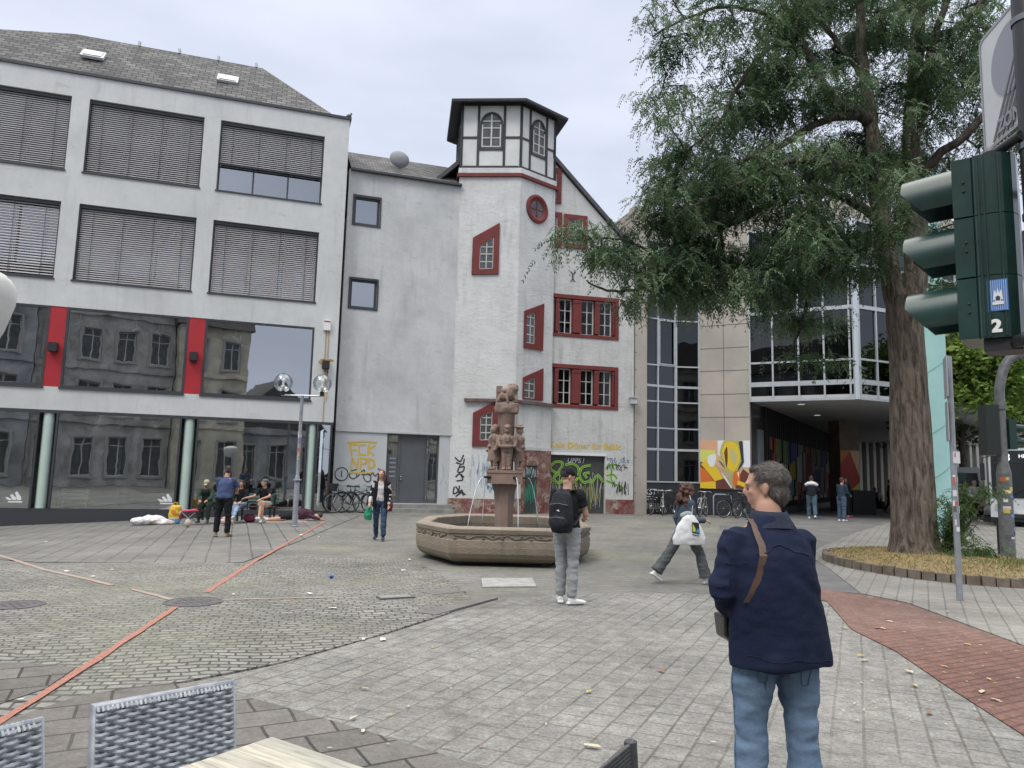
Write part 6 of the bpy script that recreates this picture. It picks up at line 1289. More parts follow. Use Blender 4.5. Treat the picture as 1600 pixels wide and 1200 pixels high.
def chair(name, lab, P0, P1, back_z, group='wicker chairs at the cafe table', lean=.1, hb=.46):
    """P0,P1: ends of the top edge of the backrest (world xy); seat lies on the table side"""
    a = Vector((*P0, 0)); b = Vector((*P1, 0)); u = (b-a).normalized(); W_ = (b-a).length; nrm = Vector((u.y, -u.x, 0))   # towards the seat
    t = thing(name, lab, 'chair', group, loc=(a.x, a.y, 0)); inv = Matrix.Translation(-Vector((a.x, a.y, 0)))
    def f(x, y, o):      # y measured up from the seat
        return a+u*x+nrm*(lean*(1-y/hb))+Vector((0, 0, back_z-hb+y))-nrm*(o+.0)
    f2 = lambda x, y, o: f(x, y, o-.03)
    bk = woven(W_, hb, int(W_/.024), int(hb/.0098), f).obj('backrest', m_wick, t); woven(W_, hb, int(W_/.03), int(hb/.014), lambda x, y, o: f(x, y, -o-.035)).obj('weave_inner', m_wick, bk)
    mb = MB(); mb.tube([f(0, 0, -.017), f(0, hb, -.017), f(W_, hb, -.017), f(W_, 0, -.017)], .018, 8)
    for k in range(int(W_/.014)): x = k*.014; mb.tube([f(x, hb-.012, .004), f(x+.004, hb+.004, -.004), f(x+.006, hb+.004, -.03), f(x+.008, hb-.012, -.038)], .0055, 5, cap=False)
    mb.obj('edge_binding', m_wick, bk, smooth=60)
    zs_ = back_z-hb; mb = MB(); S0 = lambda x, d, z: a+u*x+nrm*(lean+d)+Vector((0, 0, z)); mb.box(S0, 0, W_, .0, .5, zs_-.07, zs_-.01); mb.obj('seat', m_wick, t)
    for x in (.02, W_-.06):
        for d in (.0, .45): MB().box(S0, x, x+.04, d, d+.04, 0, zs_-.07).obj('leg', m_wick, t)
    for c_ in t.children: c_.matrix_parent_inverse = inv
    return t
zc_ = .86
def onz(px, py, z): q = ray(px, py); p = O+q*((z-H)/q.z); return p
A_, B_ = onz(145, 1103, zc_), onz(357, 1066, zc_); chair('wicker_chair', 'grey wicker chair with its whole back showing, at the corner of the table', (A_.x, A_.y), (B_.x, B_.y), zc_)
A_, B_ = onz(-150, 1175, zc_), onz(55, 1125, zc_); chair('wicker_chair', 'grey wicker chair cut off by the left picture edge beside the other chair back', (A_.x, A_.y), (B_.x, B_.y), zc_)
# dark corner of a third chair at the bottom
c0 = onz(985, 1158, .82); t3 = thing('wicker_chair', 'dark woven chair of which only one pointed corner shows at the bottom edge', 'chair', loc=(c0.x, c0.y, 0)); mb = MB()
pp = [Vector((0, 0, .82)), Vector((-.05, -.03, .79)), Vector((-.13, -.07, .74)), Vector((-.26, -.11, .69)), Vector((-.42, -.13, .66))]
for k, p in enumerate(pp[:-1]):
    q = pp[k+1]; mb.quad(p, q, q-Vector((0, 0, .45)), p-Vector((0, 0, .45)))
for k in range(34):
    z = .82-.012*k; m_ = MB()
    mb.tube([Vector((0.012, .0, z)), Vector((-.05, -.045, z-.03)), Vector((-.13, -.085, z-.08)), Vector((-.26, -.125, z-.13)), Vector((-.42, -.145, z-.16))], .0075, 6)
mb.tube([(0, 0, .82), (.015, .01, .6), (.02, .02, .0)], .02, 8)
mb.obj('backrest', mat('black_wicker', (.035, .038, .042), .5, (.07, .075, .08), 30, 1), t3, smooth=60); mb = MB(); mb.box(lambda x, y, z: Vector((x, y, z)), -.42, .0, -.55, -.13, .36, .42); mb.obj('seat', MATS['black_wicker'], t3)
for x, y in ((-.4, -.53), (-.04, -.53), (-.4, -.16)): MB().box(lambda a, b, c_: Vector((a, b, c_)), x, x+.035, y, y+.035, 0, .36).obj('leg', MATS['black_wicker'], t3)
# table
TZ = .75; K = [onz(425, 1150, TZ), onz(640, 1222, TZ), onz(470, 1330, TZ), onz(205, 1240, TZ)]
u_ = (K[1]-K[0]).normalized(); v_ = Vector((u_.y, -u_.x, 0)); v_ = v_ if (K[3]-K[0]).dot(v_) > 0 else -v_
tb = thing('cafe_table', 'small cafe table with a pale worn plank top at the bottom edge', 'table', loc=(K[0].x, K[0].y, 0))
m_tw = bpy.data.materials.new('pale_planks'); m_tw.use_nodes = True; t_ = m_tw.node_tree; p_ = t_.nodes['Principled BSDF']; p_.inputs['Roughness'].default_value = .4
co_ = t_.nodes.new('ShaderNodeTexCoord'); mp_ = t_.nodes.new('ShaderNodeMapping'); ang_ = atan2(u_.y, u_.x); mp_.vector_type = 'POINT'; mp_.inputs['Rotation'].default_value = (0, 0, -ang_); t_.links.new(co_.outputs['Object'], mp_.inputs[0])
mp2 = t_.nodes.new('ShaderNodeMapping'); mp2.inputs['Scale'].default_value = (1.6, 16, 1); t_.links.new(mp_.outputs[0], mp2.inputs[0]); n_ = t_.nodes.new('ShaderNodeTexNoise'); n_.inputs['Scale'].default_value = 2.5; n_.inputs['Detail'].default_value = 8; n_.inputs['Roughness'].default_value = .7; t_.links.new(mp2.outputs[0], n_.inputs[0])
r_ = t_.nodes.new('ShaderNodeValToRGB'); t_.links.new(n_.outputs[0], r_.inputs[0]); e_ = r_.color_ramp.elements; e_[0].position = .3; e_[0].color = (.22, .21, .185, 1); e_[1].position = .62; e_[1].color = (.52, .50, .43, 1); x_ = e_.new(.46); x_.color = (.40, .385, .34, 1)
br_ = t_.nodes.new('ShaderNodeTexBrick'); br_.inputs['Scale'].default_value = 1; br_.inputs['Brick Width'].default_value = 1.1; br_.inputs['Row Height'].default_value = .075; br_.inputs['Mortar Size'].default_value = .001; br_.inputs['Color1'].default_value = (.82, .82, .8, 1); br_.inputs['Color2'].default_value = (1.1, 1.08, 1.0, 1); br_.inputs['Mortar'].default_value = (.5, .47, .4, 1); t_.links.new(mp_.outputs[0], br_.inputs[0])
mi_ = t_.nodes.new('ShaderNodeMix'); mi_.data_type = 'RGBA'; mi_.blend_type = 'MULTIPLY'; mi_.inputs[0].default_value = 1; t_.links.new(r_.outputs[0], mi_.inputs[6]); t_.links.new(br_.outputs[0], mi_.inputs[7]); t_.links.new(mi_.outputs[2], p_.inputs[0])
KF = lambda a, b, z: u_*a+v_*b+Vector((0, 0, z)); mb = MB(); mb.box(KF, 0, .8, 0, .8, TZ-.028, TZ); o = mb.obj('table_top', m_tw, tb); bv = o.modifiers.new('b', 'BEVEL'); bv.width = .006; bv.segments = 2
mb = MB(); mb.tube([KF(.4, .4, .02), KF(.4, .4, TZ-.03)], .035, 12); mb.box(KF, .15, .65, .37, .43, .0, .03); mb.box(KF, .37, .43, .15, .365, .0, .03); mb.box(KF, .37, .43, .435, .65, .0, .03); mb.obj('pedestal', m_blk, tb)
# folded parasol at the left edge
q = at(-8, 470, 5.0); pt = thing('parasol', 'white folded parasol of which a rounded edge shows at the left', 'parasol', loc=(q.x-.32, q.y, 0)); zt_ = at(0, 416, 5.0).z
mb = MB(); prof = [(.0, zt_+.03), (.12, zt_+.02), (.25, zt_-.01), (.34, zt_-.05), (.385, zt_-.12), (.38, zt_-.22), (.33, zt_-.42), (.27, zt_-.56), (.22, zt_-.62), (.2, zt_-.64)]; n = 40; vs = []
for r, z in prof:
    for k in range(n): a = 2*pi*k/n; rr = r*(1+.03*cos(8*a)); vs.append((rr*cos(a), rr*sin(a), z))
mb.add(vs, [(i*n+k, i*n+(k+1) % n, (i+1)*n+(k+1) % n, (i+1)*n+k) for i in range(len(prof)-1) for k in range(n)]); mb.obj('canopy', mat('white_canvas', (.62, .62, .60), .85, (.54, .54, .53), 3, 1, .2, 12), pt, smooth=50)
mb = MB(); mb.tube([(0, 0, 0), (0, 0, zt_)], .035, 12); mb.obj('pole', m_blk, pt); MB().box(lambda a, b, c_: Vector((a, b, c_)), -.35, .35, -.35, .35, 0, .1).obj('base', m_conc, pt)
# ================================================================ BICYCLES
def bicycle(name, lab, loc, rz, frame_m, basket=False, guard=None, group='bicycles parked along the wall'):
    t = thing(name, lab, 'bicycle', group, loc=loc, rz=rz); r = .345
    ru = mat('tyre', (.02, .02, .02), .8); sp_ = mat('spoke_steel', (.45, .45, .46), .35, metal=.7)
    for x in (-.53, .53):
        n = 26; mb = MB(); pts = [(x+r*cos(2*pi*k/n), 0, r+.02+r*sin(2*pi*k/n)) for k in range(n+1)]; mb.tube(pts, .02, 6, cap=False); w_ = mb.obj('wheel', ru, t)
        mb = MB(); pts = [(x+(r-.025)*cos(2*pi*k/n), 0, r+.02+(r-.025)*sin(2*pi*k/n)) for k in range(n+1)]; mb.tube(pts, .010, 5, cap=False)
        for k in range(14): a = 2*pi*k/14; mb.tube([(x, .02*(-1)**k, r+.02), (x+(r-.03)*cos(a), 0, r+.02+(r-.03)*sin(a))], .0022, 3)
        mb.tube([(x, -.05, r+.02), (x, .05, r+.02)], .02, 6); mb.obj('rim', sp_, w_)
        if guard: MB().tube([(x+(r+.035)*cos(a), 0, r+.02+(r+.035)*sin(a)) for a in [R(-10)+R(160)*k/12+(R(20) if x > 0 else 0) for k in range(13)]], [(.03, .006)]*13, 6).obj('mudguard', guard, t)
    bb_ = (-.08, 0, .30); hd = (.36, 0, .88); st = (-.22, 0, .80); mb = MB()
    for a, b in ((bb_, (.40, 0, .68)), (bb_, st), ((-.53, 0, .365), bb_), ((-.53, .04, .365), st), ((-.53, -.04, .365), st), ((-.18, 0, .68), (.37, 0, .82)), (hd, (.41, 0, .62)), ((.41, .045, .62), (.53, .045, .365)), ((.41, -.045, .62), (.53, -.045, .365)), (st, (-.25, 0, .93))): mb.tube([a, b], .017, 6)
    mb.obj('frame', frame_m, t)
    MB().tube([(.34, -.28, .98), (.30, -.2, 1.03), (.36, -.06, 1.0), (.36, .06, 1.0), (.30, .2, 1.03), (.34, .28, .98)], .013, 6).obj('handlebar', sp_, t); MB().tube([(.365, 0, .86), (.36, 0, 1.0)], .014, 6).obj('stem', sp_, t)
    mb = MB(); mb.tube([(-.38, 0, .96), (-.3, 0, .97), (-.2, 0, .955), (-.1, 0, .95)], [(.09, .035), (.085, .035), (.045, .025), (.02, .015)], 10); mb.obj('saddle', m_blk, t, smooth=60)
    mb = MB(); mb.lathe([(0, -.01), (.09, -.01), (.09, .01), (0, .01)], (0, 0, 0), 16); mb.v = [(bb_[0]+x, z-.04, bb_[2]+y) for x, y, z in mb.v]; mb.tube([(-.08, -.07, .3), (-.02, -.07, .15)], .012, 5); mb.box(lambda a, b, c_: Vector((a, b, c_)), -.07, .03, -.13, -.07, .13, .15); mb.tube([(-.08, .07, .3), (-.14, .07, .45)], .012, 5); mb.obj('crank', sp_, t)
    mb = MB(); mb.tube([(-.2, .05, .74), (-.62, .05, .74), (-.62, -.05, .74), (-.2, -.05, .74)], .008, 5); mb.tube([(-.6, .05, .74), (-.53, .05, .37)], .007, 5); mb.tube([(-.6, -.05, .74), (-.53, -.05, .37)], .007, 5); mb.obj('rack', frame_m, t)
    if basket:
        mb = MB(); prof = [(.13, .78), (.19, 1.05), (.195, 1.06), (.185, 1.05), (.125, .79), (0, .79)]; mb.lathe(prof, (.55, 0, 0), 14, sx=.9, sy=1.1); mb.obj('basket', mat('black_basket', (.03, .03, .032), .8, bump=1, bsc=60), t)
    return t
mfk = mat('bike_black', (.02, .022, .025), .4); mfw = mat('bike_silver', (.5, .52, .53), .35, metal=.5); mgw = mat('guard_white', (.6, .6, .6), .4)
gB = 'bicycles parked before the grey wall'
def onw(F, px, py, d): s_, z = F.hit(px, py, d); p = F(s_, d, 0); return (p.x, p.y, gz(p.x, p.y)-.01)
rzB = R(90)-BF.a
bk1 = bicycle('bicycle', 'black bicycle with a front basket and one white stay by the grey wall', onw(BF, 543, 800, .75), rzB+pi+.15, mfk, True, None, gB)
bk2 = bicycle('bicycle', 'black bicycle without basket standing against the grey wall behind the basket bicycle', onw(BF, 556, 800, .5), rzB+.12, mfk, False, mfk, gB)
bk3 = dup(bk2, onw(BF, 568, 800, .8), rzB+pi-.5, 'dark bicycle turned askew in the row, nearest to the steel door', gB)
MB().tube([(.42, -.03, .66), (.53, -.05, .36)], .024, 6).obj('white_stay', mgw, bk1)
gO = 'bicycles parked before the office building'
F1 = fr(1); F3 = fr(3)
def pos(px, Y): p = at(px, 790, Y); return (p.x, p.y, gz(p.x, p.y)-.01)
b4 = bicycle('bicycle', 'silver bicycle with white mudguards seen end on before the office glazing', pos(1036, 31.4), R(75), mfw, False, mgw, gO)
b5 = dup(bk2, pos(1024, 31.6), R(60), 'dark bicycle leaning nearest to the graffiti on the office plinth', gO)
b6 = dup(bk2, pos(1048, 31.2), R(110), 'dark bicycle just left of the woman with the white bag', gO)
b7 = dup(b4, pos(1098, 31.0), R(62), 'silver framed bicycle right behind the woman with the white bag', gO)
b8 = dup(bk2, pos(1148, 30.6), R(18), 'black bicycle with grey rims standing alone under the mural', gO)
b9 = dup(bk2, pos(1164, 30.4), R(40), 'dark bicycle half hidden by the head of the man in the navy jacket', gO)
bR = MB(); p = pos(1136, 30.7)
bR.tube([(p[0]-.55, p[1], p[2]), (p[0]-.55, p[1], p[2]+.85), (p[0]-.47, p[1], p[2]+.92), (p[0]+.1, p[1]+.05, p[2]+.92), (p[0]+.18, p[1]+.05, p[2]+.85), (p[0]+.18, p[1]+.05, p[2])], .03, 8)
tag(bR.obj('bicycle_stand', GP, smooth=60), 'grey tubular bicycle stand under the right half of the mural', 'bicycle stand')
# ================================================================ BUS AND VAN
bp = at(1546, 760, 29.0); bus = thing('bus', 'white city bus with a black windscreen front showing route 13, cut by the right edge', 'bus', loc=(bp.x, bp.y, gz(bp.x, bp.y)), rz=-R(36))
UF = lambda s_, d, z: Vector((s_, -d, z))
m_busw = mat('bus_white', (.62, .64, .66), .3, coat=.4); m_busg = mat('bus_glass', (.03, .035, .04), .06, spec=.9)
prof = [(0, .35), (0, 2.85), (.12, 3.0), (2.43, 3.0), (2.55, 2.85), (2.55, .35)]
mb = MB(); mb.prism(UF, prof, 0, -11.5); mb.obj('body', m_busw, bus)
mb = MB(); mb.prism(UF, [(.08, 1.1), (.08, 2.8), (.16, 2.9), (2.39, 2.9), (2.47, 2.8), (2.47, 1.1)], .03, .002); mb.box(UF, .3, 2.25, .002, .05, .35, .5); wsn = mb.obj('windscreen', m_busg, bus)
mb = MB(); mb.box(UF, .12, 2.43, .031, .04, 2.42, 2.46); mb.obj('display_edge', m_blk, wsn)
mw_ = mat('display_white', (.9, .9, .88), .5, emit=.6)
text(UF, .33, 2.5, '13', .30, mw_, wsn, d=.034, name='route_number', off=.004); text(UF, .98, 2.62, 'HEIDEN', .15, mw_, wsn, d=.034, name='destination', off=.002); text(UF, 1.2, 2.46, '.. BA', .1, mw_, wsn, d=.034, name='destination')
mb = MB(); mb.tube([UF(.5, .05, 1.15), UF(1.2, .06, 1.5)], .012, 5); mb.tube([UF(1.4, .05, 1.15), UF(1.9, .06, 1.7)], .012, 5); mb.obj('wiper', m_blk, bus)
for x in (.12, 1.95): MB().prism(UF, [(x, .62), (x+.42, .6), (x+.46, .78), (x+.05, .86)], .02, .0).obj('headlight', mat('headlight', (.7, .72, .74), .1, metal=.5), bus)
MB().box(UF, .85, 1.6, .0, .03, .5, .62).obj('number_plate', m_wpaint, bus); MB().box(UF, 1.1, 1.4, .0, .02, .78, .92).obj('badge', mfk, bus)
mb = MB(); mb.box(UF, -.01, 2.56, -.3, -.002, .2, .36); mb.obj('bumper', mfk, bus)
mb = MB(); mb.tube([UF(.05, 0, 2.7), UF(-.18, .15, 2.6), UF(-.2, .15, 2.4)], .02, 6); mb.box(UF, -.27, -.12, .1, .2, 1.75, 2.4); mb.obj('mirror', mfk, bus)
mb = MB()
for k in range(6): mb.box(UF, -.012, -.002, -.6-k*1.8, -2.2-k*1.8, 1.1, 2.6)
mb.obj('side_window', m_busg, bus)
for d in (-2.6, -8.5):
    for x in (.0, 2.3): m_ = MB(); m_.lathe([(0, 0), (.48, 0), (.48, .25), (0, .25)], (0, 0, 0), 20); m_.v = [(x+z, -d+a, .48+b) for a, b, z in m_.v]; m_.obj('wheel', MATS['tyre'], bus)
vp = at(1470, 770, 40); van = thing('van', 'white van with a red stripe half hidden behind the teal column and the sign pole', 'van', loc=(vp.x, vp.y, gz(vp.x, vp.y)), rz=-R(32))
mb = MB(); mb.prism(UF, [(0, .3), (0, 2.3), (.12, 2.5), (1.75, 2.5), (1.9, 2.3), (1.9, .3)], 0, -5); mb.obj('body', m_busw, van); MB().prism(UF, [(.12, 1.3), (.2, 2.2), (1.7, 2.2), (1.78, 1.3)], .02, .0).obj('windscreen', m_busg, van)
MB().box(UF, -.01, 1.91, -.5, .01, .95, 1.1).obj('stripe', m_redp, van); MB().box(UF, -.01, 1.91, -.3, .012, .35, .5).obj('bumper', m_redp, van)
for d in (-.9, -4): m_ = MB(); m_.lathe([(0, 0), (.34, 0), (.34, 1.9), (0, 1.9)], (0, 0, 0), 16); m_.v = [(z, -d+a, .34+b) for a, b, z in m_.v]; m_.obj('wheel', MATS['tyre'], van)
# planter in the arcade
pp_ = at(1349, 785, 36.5); pl_ = thing('planter', 'big black planter box beside the painted pillar in the arcade', 'planter', loc=(pp_.x-.5, pp_.y, gz(pp_.x, pp_.y)))
MB().box(UF, 0, 1.1, -.9, 0, 0, 1.15).obj('box', mfk, pl_); MB().box(UF, .05, 1.05, -.85, -.05, 1.15, 1.17).obj('soil', MATS['twig_bark'], pl_)
# ================================================================ PEOPLE
m_skin = mat('skin', (.50, .30, .22), .55, (.44, .24, .17), 9, .7, .08, 60, spec=.4)
m_skin2 = mat('tanned_skin', (.36, .20, .14), .55, (.31, .165, .11), 9, .7, .08, 60, spec=.4)
def dirv(f, o): f, o = R(f), R(o); return Vector((sin(o), sin(f)*cos(o), -cos(f)*cos(o)))
def hand(b, wr, d, palm_n, k, side, curl=25, fine=1.0):
    """palm, four unequal bent fingers and a thumb leaving the side of the palm"""
    d = d.normalized(); pn = (palm_n-d*palm_n.dot(d)).normalized(); x = d.cross(pn).normalized()*side
    b.tube([wr-d*.01*k, wr+d*.03*k, wr+d*.085*k], [(.026*k, .019*k), (.036*k, .017*k), (.038*k, .014*k)] if abs(d.z) > .9 or True else .03, 10)
    kn = wr+d*.082*k
    for i, (o, L_) in enumerate(((-.028, .066), (-.010, .078), (.009, .073), (.027, .058))):
        p = kn+x*o*k*-1; v = d; pts = [p-v*.02*k, p]
        for j, seg in enumerate((.45, .32, .23)):
            q = Matrix.Rotation(R(curl*(1.0+.25*j+.12*i))*1, 3, d.cross(pn).normalized()*-1) if False else None
            v = (v*cos(R(curl))+pn*sin(R(curl))).normalized() if j == 0 else (v+pn*tan(R(curl*.9))).normalized(); p = p+v*L_*seg*k; pts.append(p)
        b.tube(pts, [.0095*k*fine, .0095*k*fine, .009*k*fine, .0082*k*fine, .0065*k*fine], 8)
    tb_ = wr+d*.025*k+x*.022*k; v = (d*.75+x*.75+pn*.25).normalized(); p1 = tb_+v*.035*k; v2 = (v+d*.5+pn*.25).normalized(); b.tube([wr+d*.015*k, tb_, p1, p1+v2*.03*k, p1+v2*.05*k], [.014*k, .014*k, .0115*k, .0105*k, .008*k], 8)
def headshape(b, c, M, k):
    P = lambda x, y, z: c+M @ Vector((x, y, z))*k
    b.ball(P(0, -.012, .028), (.076*k, .096*k, .088*k), 18, 12, M); b.ball(P(0, .022, -.03), (.060*k, .066*k, .083*k), 16, 10, M); b.ball(P(0, .05, -.092), (.032*k, .028*k, .022*k), 10, 6, M)
    b.ball(P(0, .075, .022), (.052*k, .022*k, .014*k), 12, 6, M)
    b.tube([P(0, .082, .018), P(0, .102, -.018), P(0, .105, -.028)], [.009*k, .013*k, .012*k], 8); b.ball(P(0, .088, -.032), (.019*k, .014*k, .009*k), 8, 6, M)
    b.ball(P(0, .079, -.058), (.025*k, .014*k, .007*k), 10, 6, M); b.ball(P(0, .077, -.068), (.022*k, .014*k, .007*k), 10, 6, M)
    for s_ in (-1, 1):
        b.ball(P(s_*.034, .063, -.018), (.02*k, .02*k, .018*k), 8, 6, M)
        E = M @ Matrix.Rotation(s_*.35, 3, 'Z'); b.ball(P(s_*.078, -.012, -.006), (.009*k, .019*k, .032*k), 10, 8, E); b.ball(P(s_*.079, -.008, -.03), (.008*k, .011*k, .012*k), 8, 6, E)
def fold(amp, f=(7, 7, 24), seed=0):
    def g(co, nr):
        for i in range(len(co)):
            x, y, z = co[i]; v = noise.noise(Vector((x*f[0]+seed, y*f[1], z*f[2])))+.5*noise.noise(Vector((x*f[0]*2.2, y*f[1]*2.2+seed, z*f[2]*1.8))); co[i] += nr[i]*amp*v
        return co
    return g
def person(label, loc, bearing, Ht, pose, wear, vox=.012, group=None, hands=(25, 25)):
    k = Ht/1.75; t = thing('person', label, 'person', group, loc=loc, rz=-R(bearing)); skin = wear.get('skin', m_skin)
    lg = pose.get('legs', [(4, 2, -2), (-3, 2, -4)]); hw_ = .092*k; J = {}
    legs = []
    for i, (tf, to, sf__) in enumerate(lg):
        s_ = -1 if i == 0 else 1; hp_ = Vector((s_*hw_, 0, 0)); d1 = dirv(tf, to*s_); kn = hp_+d1*.43*k; d2 = dirv(sf__, to*s_*.3); an_ = kn+d2*.42*k; legs.append((hp_, kn, an_))
    pz_ = pose.get('pelvis'); low = min(l[2].z for l in legs); base = (pz_*k if pz_ else .085*k-low); up = Vector((0, 0, base)); legs = [tuple(p+up for p in l) for l in legs]; pel = up.copy()
    la_, ls_ = R(pose.get('lean', 3)), R(pose.get('side', 0)); sp_ = Vector((sin(ls_), sin(la_)*cos(ls_), cos(la_)*cos(ls_))); hunch = pose.get('hunch', 0)
    chest = pel+sp_*.34*k; nk = pel+sp_*.52*k+Vector((0, hunch*.05, 0)); tw_ = R(pose.get('twist', 0)); sx_ = Vector((cos(tw_), sin(tw_), 0)); sx_ = (sx_-sp_*sx_.dot(sp_)).normalized()
    hy, hp = R(pose.get('yaw', 0)), R(pose.get('nod', 0)); HM = Matrix.Rotation(-hy, 3, 'Z') @ Matrix.Rotation(-hp, 3, 'X')
    hc = nk+Vector((0, .02+.03*sin(la_)+hunch*.05, wear.get('neck', .158)))*k*1.0+sp_*.0
    arms = []
    for i, (uf, uo, ff, fo) in enumerate(pose.get('arms', [(0, 8, 12, 2), (0, 8, 12, 2)])):
        s_ = -1 if i == 0 else 1; sh = nk+sx_*s_*wear.get('shw', .172)*k-sp_*wear.get('shd', .058)*k; el = sh+dirv(uf, uo*s_)*.285*k; wr = el+dirv(ff, fo*s_)*.255*k; arms.append((sh, el, wr))
    f = wear.get('fat', 1.0)
    b = MB(); b.tube([pel-Vector((0, 0, .06*k)), pel+sp_*.08*k, pel+sp_*.2*k, chest, nk-sp_*.05*k, nk], [(.13*k*f, .09*k*f), (.135*k*f, .095*k*f), (.12*k*f, .085*k*f), (.14*k*f, .095*k), (.13*k, .07*k), (.06*k, .055*k)], 16)
    b.tube([nk-sp_*.04*k, nk+Vector((0, .01, .05))*k, hc+HM @ Vector((0, -.01, -.05))*k], [.070*k, .060*k, .060*k], 12); headshape(b, hc, HM, k)
    for i, (h_, kn, an_) in enumerate(legs): b.tube([h_, kn, kn+(an_-kn)*.35+Vector((0, -.012, 0)), an_], [.082*k, .053*k, .054*k, .037*k], 12)
    for i, (sh, el, wr) in enumerate(arms):
        b.tube([sh, sh+(el-sh)*.4, el, el+(wr-el)*.3, wr], [.052*k, .045*k, .038*k, .039*k, .025*k], 10); dd_ = (wr-el).normalized(); s_ = -1 if i == 0 else 1
        pn = Vector((-s_*.6, .5, .0)) if abs(dd_.z) > .6 else Vector((-s_*.3, 0, -1)); hd_ = wear.get('handdir', [None, None])[i]; hand(b, wr, Vector(hd_) if hd_ else dd_, pn, k, -s_, hands[i], 1.0 if vox < .011 else 1.15)
    body = remesh(b, 'body', skin, t, vox, 3)
    em = MB()
    for s_ in (-1, 1): em.ball(hc+HM @ Vector((s_*.033, .0775, -.004))*k, (.011*k, .006*k, .006*k), 8, 6, HM)
    em.obj('eyes', mat('eye_dark', (.03, .02, .02), .3), body, smooth=180)
    # hair
    hr = wear.get('hair')
    if hr:
        hb_ = MB(); hm, style = hr
        hb_.ball(hc+HM @ Vector((0, -.026, .040))*k, (.083*k, .096*k, .087*k), 18, 12, HM); 
        if style == 'near': hb_.ball(hc+HM @ Vector((0, -.052, -.022))*k, (.072*k, .058*k, .078*k), 16, 12, HM); hb_.ball(hc+HM @ Vector((0, .012, .085))*k, (.06*k, .06*k, .03*k), 14, 8, HM)
        if style in ('short', 'long', 'curly'): hb_.ball(hc+HM @ Vector((0, -.05, -.01))*k, (.074*k, .062*k, .075*k), 14, 10, HM)
        if style == 'long':
            for x, ln__ in ((-.05, .34), (-.02, .37), (.02, .38), (.05, .35), (-.07, .25), (.07, .25)): p = hc+HM @ Vector((x, -.05, .0))*k; hb_.tube([p, p+HM @ Vector((x*.3, -.03, -.14))*k, p+HM @ Vector((x*.35, -.02, -ln__))*k], [.045*k, .042*k, .018*k], 10)
            for s_ in (-1, 1): p = hc+HM @ Vector((s_*.07, .0, .01))*k; hb_.tube([p, p+HM @ Vector((s_*.012, .015, -.14))*k, p+HM @ Vector((s_*-.0, .04, -.33))*k], [.03*k, .032*k, .015*k], 10)
        if style == 'curly':
            rr = random.Random(4)
            for q in range(46): a = rr.uniform(-2.6, 2.6); z = rr.uniform(-.27, .09); rad = .085+.035*min(1, max(0, (.08-z)*5)); hb_.ball(hc+HM @ Vector((rad*sin(a), -.03-rad*cos(a)*1.0, z))*k, (.045*k,)*3, 8, 6)
        remesh(hb_, 'hair', hm, t, max(vox*.8, .007), 2, post=fold(.010 if style == 'curly' else .004, (40, 40, 26) if style != 'curly' else (30, 30, 30)))
    cap = wear.get('cap')
    if cap:
        cb = MB(); cb.ball(hc+HM @ Vector((0, -.018, .052))*k, (.089*k, .104*k, .078*k), 18, 12, HM)
        yb = cap[1] if len(cap) > 1 else 1
        cb.ball(hc+HM @ Vector((0, .10*yb, .042))*k, (.062*k, .06*k, .010*k), 12, 6, HM); remesh(cb, 'cap', cap[0], t, .011, 3)
    # trousers
    tr = wear.get('trousers')
    if tr:
        tm, loose, flare, ln2 = tr; q = MB(); q.tube([pel-Vector((0, 0, .05*k)), pel+sp_*.05*k, pel+sp_*.13*k], [(.165*k*f, .122*k*f), (.165*k*f, .122*k*f), (.150*k*f, .108*k*f)], 16)
        q.ball(pel+Vector((-.07*k, -.05*k, -.02*k)), (.09*k*f, .085*k*f, .09*k), 12, 8); q.ball(pel+Vector((.07*k, -.05*k, -.02*k)), (.09*k*f, .085*k*f, .09*k), 12, 8)
        for h_, kn, an_ in legs:
            end = kn+(an_-kn)*ln2 if ln2 > 0 else h_+(kn-h_)*(-ln2); mid = kn+(an_-kn)*.5
            if ln2 > 0: q.tube([h_+Vector((0, 0, .02)), h_+(kn-h_)*.4, kn, kn+(end-kn)*.5, end], [.106*k*f*loose, .096*k*f*loose, .074*k*loose, (.070*k*loose+.5*flare), .060*k*loose+flare], 14)
            else: q.tube([h_+Vector((0, 0, .02)), end], [.108*k*f*loose, .098*k*loose], 14)
        remesh(q, 'trousers', tm, t, vox, 3, post=fold(.011*loose, (6, 6, 17), 3))
    # top
    tp = wear.get('top')
    if tp:
        om, slv, loose, hem = tp[:4]; q = MB(); hz0 = pel-sp_*hem*k
        q.tube([hz0, pel+sp_*.04*k, pel+sp_*.2*k, chest, nk-sp_*.075*k, nk-sp_*.03*k, nk+Vector((0, 0, .005))], [(.158*k*f*loose, .120*k*f*loose), (.160*k*f*loose, .122*k*f*loose), (.148*k*f*loose, .112*k*f*loose), (.168*k*f, .118*k*f), (.155*k*f, .093*k*f), (.10*k, .075*k), (.075*k, .068*k)], 20)
        for i, (sh, el, wr) in enumerate(arms):
            q.ball(sh, (.066*k, .062*k, .062*k), 12, 8)
            if slv >= 1: q.tube([sh, sh+(el-sh)*.5, el, el+(wr-el)*.5, el+(wr-el)*min(slv-.08, 1.0)], [.068*k, .062*k*loose, .054*k*loose, .05*k*loose, .041*k*loose], 12)
            else: q.tube([sh, sh+(el-sh)*slv], [.068*k, .062*k*loose], 12)
        remesh(q, tp[4] if len(tp) > 4 else 'shirt', om, t, vox, 3, post=fold(.009*loose, (8, 8, 13), 9))
    # shoes
    sm_ = wear.get('shoes', mfk); ft_ = pose.get('feet', [0, 0]); yw = pose.get('toes', [8, -8])
